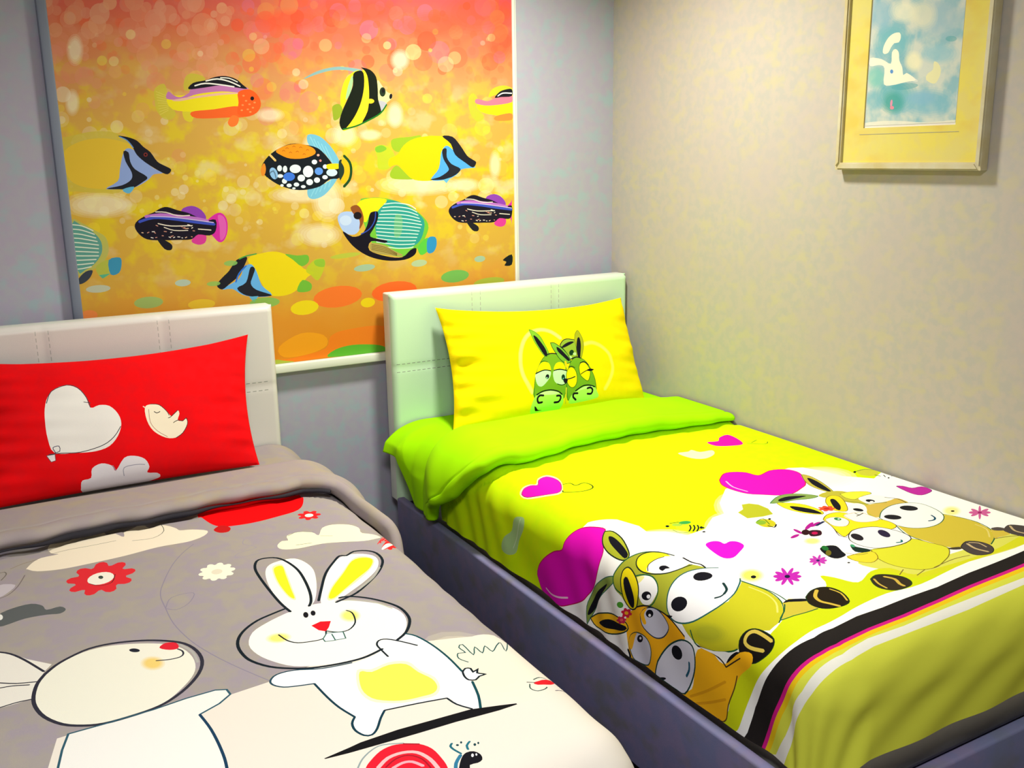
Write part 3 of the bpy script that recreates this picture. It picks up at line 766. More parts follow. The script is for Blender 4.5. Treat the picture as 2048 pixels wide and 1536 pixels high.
e|dcecf0|1|0|0|-11892 14327 -11796 14324 -11896 14259
e|dcecf0|1|0|0|-11864 14674 -11781 14672 -11869 14601
e|dcecf0|1|0|0|-13141 14091 -13055 14088 -13145 14030
e|dcecf0|1|0|0|-13382 14097 -13325 14096 -13385 14053
e|dcecf0|1|0|0|-12986 13992 -12928 13990 -12988 13959
e|3c74dc|1|0|0|-13122 14372 -12925 14368 -13131 14234
e|5c94e8|1|0|0|-12094 14527 -11951 14524 -12101 14404
e|88b8e4|1|0|0|-13628 14488 -13507 14527 -13571 14302
e|f0b0a0|1|0|0|-12084 15051 -12037 15050 -12087 15012
e|e08888|1|0|0|-12019 14872 -11977 14871 -12021 14833
e|c8e8ec|1|0|0|-11643 14473 -11450 14469 -11650 14349
p|f0d010|1|1|0|-11788 14745 -11366 14760 -11345 14608 -11768 14588
s|101820|0.6|1|40|-13873 14384 -13633 14570 -13543 14239
p|20382c|1|1|0|-11374 14834 -11203 14859 -11146 14576 -11225 14265 -11379 14241
s|f0b818|1|1|200|-11203 14859 -11105 14660 -11119 14405 -11261 14170
s|184820|1|1|90|-11182 15017 -10993 14799 -10954 14515 -11032 14221 -11241 13998
p|98b828|1|1|0|-9452 15396 -9348 15568 -8702 15634 -8308 15679 -8449 15459 -8844 15345 -9112 15128 -9354 15177
p|98b828|1|1|0|-9530 14416 -9294 14667 -9012 14475 -8632 14202 -9025 14182 -9462 14228
p|b8c828|0.9|1|0|-10057 15287 -9707 15364 -9430 15178 -9313 14945 -9388 14715 -9652 14534 -9967 14581 -9980 14955
p|58b030|0.7|1|0|-10039 15270 -9802 15353 -9618 15237 -9814 15125 -10003 15127
p|ecc808|1|1|0|-9540 14891 -9232 15031 -8973 15347 -8575 15564 -7913 15660 -7313 15593 -6952 15211 -7212 14558 -7630 14255 -7971 14114 -8633 14161 -9012 14463 -9248 14684 -9552 14631
p|50a4e4|1|1|0|-7322 15321 -7056 15153 -6791 14850 -6382 14615 -6175 14538 -6733 14488 -6946 14300 -7363 14129 -7970 14144 -7654 14536 -7533 15098
p|20222c|1|1|0|-7496 15169 -7326 15215 -7322 14918 -7140 14676 -6788 14501 -6981 14301 -7430 14143 -8024 14146 -7630 14237 -7284 14439 -7293 14589 -7460 14860
p|1c1c26|1|1|0|-7480 15647 -7075 15627 -6777 15329 -6512 14967 -6307 14831 -6142 14720 -6280 14540 -6588 14715 -6993 15003 -7151 15379
p|60b0d8|1|1|0|-7499 14132 -7189 14209 -7367 14009
p|8c40b4|1|1|0|-16662 13411 -16336 13547 -16032 13396 -15923 13112 -16379 13063
p|d42ca4|1|1|0|-15994 12911 -15728 13196 -15450 13297 -15271 13094 -15270 12712 -15403 12417 -15582 12367 -15779 12602
p|e070c0|0.6|1|0|-15538 13214 -15353 13152 -15294 12877 -15359 12552 -15523 12424 -15516 12833
p|d43c98|1|1|0|-16434 12447 -16201 12678 -15962 12595 -16014 12369 -16233 12317
p|181424|1|1|0|-18091 12985 -17983 13162 -17696 13317 -17487 13392 -17272 13509 -17064 13538 -16765 13426 -16460 13334 -16208 13200 -15954 13060 -15619 13083 -15650 12720 -15861 12590 -16204 12640 -16429 12501 -16849 12502 -17366 12520 -17769 12574 -17993 12755
s|b870c8|1|1|90|-17742 13267 -17291 13310 -16678 13231 -16213 13147 -15874 13056
s|3c50c0|1|1|80|-17942 13119 -17503 13225 -16893 13155 -16328 13045 -15669 12938
s|c8b8e8|1|1|30|-17600 13271 -16991 13223 -16217 13093 -15692 12994
s|e8e0d0|1|1|30|-17435 13400 -17131 13377 -16780 13257 -16415 13252
s|e8e0d0|1|1|30|-17393 13041 -17016 12949 -16391 12929
s|e8e0d0|1|1|30|-16189 12812 -15792 12760
s|e8e0d0|1|1|25|-17225 12916 -16926 12806 -16509 12785
s|e8e0d8|1|0|25|-17595 12800 -17518 12797
s|e8e0d8|1|0|25|-17045 12746 -17000 12757
s|d09080|1|0|25|-16359 12769 -16303 12758
s|d09080|1|0|25|-17737 12769 -17685 12792
s|d09080|1|0|25|-16708 12919 -16675 12903
s|d09080|1|0|25|-16636 12869 -16569 12845
s|e8e0d8|1|0|25|-16841 12600 -16772 12592
s|e8e0d8|1|0|25|-16399 12915 -16360 12933
s|e8e0d8|1|0|25|-17645 12624 -17577 12602
s|d09080|1|0|25|-17313 12663 -17265 12655
s|d09080|1|0|25|-17052 12619 -16971 12639
s|d09080|1|0|25|-17531 12770 -17494 12749
s|d09080|1|0|25|-16427 12585 -16391 12575
s|e8e0d8|1|0|25|-16976 12579 -16928 12599
s|e8c0a0|1|0|25|-16614 12558 -16562 12579
s|e8e0d8|1|0|25|-16505 12969 -16435 12946
s|e8c0a0|1|0|25|-17905 12786 -17857 12779
s|e8e0d8|1|0|25|-17107 12614 -17052 12584
s|d09080|1|0|25|-17461 12990 -17406 12964
s|e8e0d8|1|0|25|-16393 12847 -16351 12870
s|e8c0a0|1|0|25|-16565 12846 -16486 12849
s|d09080|1|0|25|-17237 12792 -17163 12778
s|d09080|1|0|25|-16656 12869 -16585 12880
s|d09080|1|0|25|-17511 12612 -17465 12618
s|e8e0d8|1|0|25|-16721 12565 -16690 12557
p|1c1c24|1|1|0|-17472 12584 -17262 12530 -17039 12363 -17075 12204 -17278 12248
p|8c40b4|1|1|0|-5778 13430 -5430 13565 -5085 13417 -4945 13138 -5441 13089
p|d42ca4|1|1|0|-5007 12940 -4738 13221 -4678 13330 -4681 13139 -4688 12768 -4693 12474 -4694 12416 -4748 12637
p|e070c0|0.6|1|0|-4680 13245 -4680 13192 -4685 12927 -4691 12608 -4693 12474 -4686 12874
p|d43c98|1|1|0|-5454 12483 -5216 12711 -4948 12630 -4988 12408 -5223 12356
p|181424|1|1|0|-7316 13007 -7211 13183 -6907 13335 -6683 13410 -6455 13526 -6229 13554 -5892 13445 -5550 13355 -5264 13224 -4975 13087 -4682 13113 -4688 12757 -4837 12625 -5217 12674 -5453 12536 -5914 12536 -6483 12552 -6930 12604 -7191 12781
s|b870c8|1|1|90|-6953 13286 -6461 13330 -5782 13253 -5265 13172 -4887 13083
s|3c50c0|1|1|80|-7163 13140 -6687 13245 -6012 13179 -5383 13071 -4684 12970
s|c8b8e8|1|1|30|-6798 13290 -6124 13245 -5266 13119 -4683 13023
s|e8e0d0|1|1|30|-6626 13418 -6290 13396 -5896 13278 -5494 13274
s|e8e0d0|1|1|30|-6553 13064 -6131 12975 -5443 12958
s|e8e0d0|1|1|30|-5213 12843 -4775 12793
s|e8e0d0|1|1|25|-6359 12942 -6021 12835 -5562 12815
s|e8e0d8|1|0|25|-6756 12827 -6671 12824
s|e8e0d8|1|0|25|-6148 12775 -6099 12787
s|d09080|1|0|25|-5397 12800 -5335 12790
s|d09080|1|0|25|-6911 12796 -6855 12818
s|d09080|1|0|25|-5790 12947 -5754 12931
s|d09080|1|0|25|-5708 12897 -5632 12874
s|e8e0d8|1|0|25|-5912 12632 -5836 12625
s|e8e0d8|1|0|25|-5451 12944 -5411 12961
s|e8e0d8|1|0|25|-6798 12654 -6722 12632
s|d09080|1|0|25|-6436 12692 -6382 12686
s|d09080|1|0|25|-6145 12650 -6058 12671
s|d09080|1|0|25|-6683 12798 -6641 12777
s|d09080|1|0|25|-5457 12619 -5417 12609
s|e8e0d8|1|0|25|-6059 12611 -6008 12631
s|e8c0a0|1|0|25|-5660 12592 -5605 12612
s|e8e0d8|1|0|25|-5572 12996 -5494 12974
s|e8c0a0|1|0|25|-7096 12812 -7042 12805
s|e8e0d8|1|0|25|-6205 12645 -6143 12616
s|d09080|1|0|25|-6624 13015 -6561 12989
s|e8e0d8|1|0|25|-5439 12877 -5395 12899
s|e8c0a0|1|0|25|-5628 12875 -5542 12878
s|d09080|1|0|25|-6362 12820 -6279 12807
s|d09080|1|0|25|-5730 12897 -5653 12908
s|d09080|1|0|25|-6650 12642 -6599 12648
s|e8e0d8|1|0|25|-5779 12598 -5743 12591
p|1c1c24|1|1|0|-6605 12615 -6369 12563 -6112 12399 -6139 12242 -6366 12285
p|70bc38|1|1|0|-10717 13429 -10333 13590 -9700 13545 -9062 13345 -8547 13051 -8150 12599 -8247 12178 -8566 11769 -9143 11500 -9920 11669 -10406 12174
p|2c9890|1|1|0|-9703 13486 -9190 13392 -8678 13104 -8306 12727 -8366 12245 -8593 11923 -8998 11795 -9457 11834 -9902 12027 -10134 12278 -10170 12812 -9972 13215
p|f0d818|1|1|0|-10793 13409 -10333 13578 -9702 13510 -9938 13243 -10137 13092 -10328 13082 -10502 12768 -10682 12922
s|d0ece0|1|1|32|-9805 13355 -9385 13381 -8867 13297 -8610 13143
s|d0ece0|1|1|32|-9868 13240 -9391 13251 -8873 13172 -8568 13031
s|d0ece0|1|1|32|-9932 13125 -9397 13121 -8878 13047 -8526 12918
s|d0ece0|1|1|32|-9995 13010 -9404 12991 -8883 12921 -8484 12805
s|d0ece0|1|1|32|-10058 12895 -9410 12861 -8889 12796 -8442 12691
s|d0ece0|1|1|32|-10121 12780 -9416 12730 -8894 12670 -8399 12577
s|d0ece0|1|1|32|-10127 12662 -9422 12599 -8900 12544 -8451 12468
s|d0ece0|1|1|32|-10133 12544 -9428 12468 -8905 12418 -8502 12358
s|d0ece0|1|1|32|-10139 12426 -9434 12337 -8910 12292 -8553 12249
s|d0ece0|1|1|32|-10145 12308 -9440 12205 -8916 12165 -8604 12139
s|d0ece0|1|1|32|-10151 12190 -9446 12074 -8921 12039 -8656 12030
s|d0ece0|1|1|32|-10157 12071 -9452 11942 -8927 11912 -8707 11920
s|d0ece0|1|1|32|-10163 11953 -9458 11810 -8932 11785 -8758 11811
p|8cc45c|0.35|1|0|-9405 12955 -9148 12885 -9207 12289 -9472 12213
p|a8c0ec|1|1|0|-11526 12977 -11320 13152 -10921 13113 -10749 12838 -10753 12545 -10950 12368 -11258 12419 -11442 12638
e|c8d8f0|0.7|0|0|-11245 12860 -11029 12850 -11255 12687
p|8c4c20|1|1|0|-11048 13286 -10814 13364 -10655 13195 -10587 12830 -10766 12534 -10737 12837 -10926 13032
e|181018|1|0|0|-10803 13003 -10653 12997 -10810 12875
p|100c1c|1|1|0|-10263 13109 -10054 13101 -10081 12808 -10249 12521 -10370 12261 -9770 12092 -9838 12012 -10347 12100 -10427 11790 -9796 11541 -9211 11474 -8869 11714 -8653 11762 -8710 11534 -9116 11376 -9804 11391 -10438 11570 -10927 11879 -11220 12207 -11370 12500 -11029 12296 -10700 12355 -10477 12649 -10362 13025
s|3048a8|1|1|40|-10136 13104 -10183 12812 -10388 12527 -10712 12367
p|a89850|1|1|0|-10382 12031 -9906 11956 -9463 11701 -9175 11532 -9794 11583 -10352 11755
s|685020|1|1|20|-10340 11981 -9846 11857 -9402 11613
s|685020|1|1|20|-10343 11927 -9849 11803 -9403 11589
s|685020|1|1|20|-10346 11874 -9851 11749 -9404 11565
s|685020|1|1|20|-10348 11821 -9854 11695 -9405 11541
p|58c040|1|1|0|-8564 11830 -8182 12114 -8165 11684 -8409 11503 -8540 11572
p|2c8cc4|1|1|0|-8183 12083 -7877 12110 -7840 11819 -7985 11575 -8216 11589
p|141c1c|1|1|0|-5101 11113 -4711 11294 -4718 10906 -5031 10889 -4954 11026
p|e8d014|1|1|0|-14691 11765 -14227 11921 -13709 11940 -13144 11693 -12843 11328 -12464 11156 -12713 11028 -13067 10648 -13464 10471 -13988 10491 -14201 10738 -14447 11269
p|70b438|1|1|0|-13437 11849 -13020 11772 -12665 11767 -12644 11534 -12897 11401 -13177 11638
p|70b438|1|1|0|-13110 10622 -12898 10937 -12597 10786 -12648 10556 -12986 10524
p|b8c428|0.9|1|0|-12757 11264 -12436 11590 -12104 11592 -12089 11334 -12349 10884 -12590 11077
p|78b838|0.7|1|0|-12438 11561 -12104 11592 -12102 11335 -12389 11384
p|64ace8|1|1|0|-15600 10839 -15020 11142 -14836 11494 -14592 11584 -14431 11325 -14295 10860 -13975 10513 -14506 10489 -14951 10600 -15269 10824
p|20222c|1|1|0|-14629 11480 -14480 11430 -14579 11166 -14653 10945 -14488 10733 -13976 10502 -14562 10505 -14922 10615 -15112 10839 -14807 11002
p|1c1c26|1|1|0|-15763 10986 -15569 11211 -15332 11417 -15054 11760 -14714 11833 -14807 11576 -15000 11253 -15338 10998 -15601 10828
p|60b0d8|1|1|0|-14743 10520 -14436 10517 -14589 10301
s|3070d0|1|1|50|-14764 11545 -15007 11310 -15140 11039
s|48a048|1|1|40|-14969 11783 -14739 11863 -14397 11914
p|b0b860|0.8|1|0|-19850 13249 -19575 13158 -19218 12911 -18950 12690 -18916 12273 -19129 11921 -19542 11689 -19850 11610 -19850 12333
p|5c9c90|1|1|0|-19850 13148 -19584 13072 -19272 12852 -19099 12569 -19120 12233 -19347 11925 -19631 11757 -19850 11755
s|dce4d0|1|1|32|-19850 13122 -19584 13072 -19290 12914
s|dce4d0|1|1|32|-19850 12990 -19598 12945 -19263 12805
s|dce4d0|1|1|32|-19850 12858 -19612 12818 -19236 12695
s|dce4d0|1|1|32|-19850 12725 -19625 12691 -19209 12586
s|dce4d0|1|1|32|-19850 12593 -19639 12564 -19182 12476
s|dce4d0|1|1|32|-19850 12460 -19653 12436 -19193 12367
s|dce4d0|1|1|32|-19850 12326 -19667 12308 -19205 12259
s|dce4d0|1|1|32|-19850 12193 -19681 12180 -19216 12151
s|dce4d0|1|1|32|-19850 12059 -19695 12052 -19295 12047
s|dce4d0|1|1|32|-19850 11925 -19709 11924 -19374 11943
s|dce4d0|1|1|32|-19850 11791 -19723 11795 -19453 11839
p|b0b848|1|1|0|-19306 11855 -18922 12023 -18877 11747 -19118 11459 -19298 11609
p|3c90b4|1|1|0|-18944 12003 -18622 12066 -18580 11884 -18679 11601 -18931 11561
p|58b088|1|1|0|-19264 11564 -18918 11592 -19178 11453
p|38404c|1|1|0|-19850 11497 -19637 11696 -19432 11723 -19510 11530 -19671 11385 -19850 11331
e|90b868|0.85|0|0|-17909 10602 -17471 10596 -17915 10418
e|a8c4b8|0.85|0|0|-16816 11140 -16572 11138 -16818 11030
e|b8c4b0|0.85|0|0|-19332 11149 -18979 11147 -19337 11033
e|78b858|0.85|0|0|-14235 10282 -13726 10273 -14236 10109
e|f08848|0.85|0|0|-19685 10360 -19432 10355 -19692 10201
e|e0c030|0.85|0|0|-16292 10405 -15858 10398 -16295 10238
e|80b860|0.85|0|0|-15256 11662 -15035 11663 -15257 11574
e|88b858|0.85|0|0|-15857 11038 -15639 11037 -15859 10960
e|f07028|0.9|0|0|-11675 10262 -10788 10307 -11643 9892
e|f06424|0.9|0|0|-9555 10275 -8681 10318 -9518 9918
e|5cb454|0.9|0|0|-7131 10641 -6555 10672 -7103 10414
e|98bca0|0.9|0|0|-10649 11193 -10255 11218 -10637 11074
e|a8c49c|0.9|0|0|-8555 11215 -8246 11234 -8541 11092
e|98bca0|0.9|0|0|-6084 11209 -5854 11222 -6068 11094
e|ead414|0.9|0|0|-12884 9988 -12391 10011 -12865 9740
e|ead414|0.9|0|0|-10586 9964 -10317 9976 -10570 9794
e|a0bc40|0.9|0|0|-5706 10318 -5048 10349 -5684 10149
e|b0bc40|0.9|0|0|-11313 11664 -10753 11703 -11306 11582
p|f07c1c|0.75|1|0|-14015 8270 -13419 8290 -12247 8488 -12037 8890 -11462 9073 -9982 9047 -10090 8185 -11891 8204 -13128 8150 -14024 8152
p|f4a418|0.7|1|0|-13864 8727 -13062 9116 -12279 8975 -12178 8602 -12808 8370 -13713 8354
p|5cb030|1|1|0|-12173 8187 -11878 8416 -11240 8511 -10406 8432 -10019 8302 -10031 8150 -11267 8150
p|a8b840|1|1|0|-14013 8299 -13722 8235 -13370 8150 -14026 8150
'''
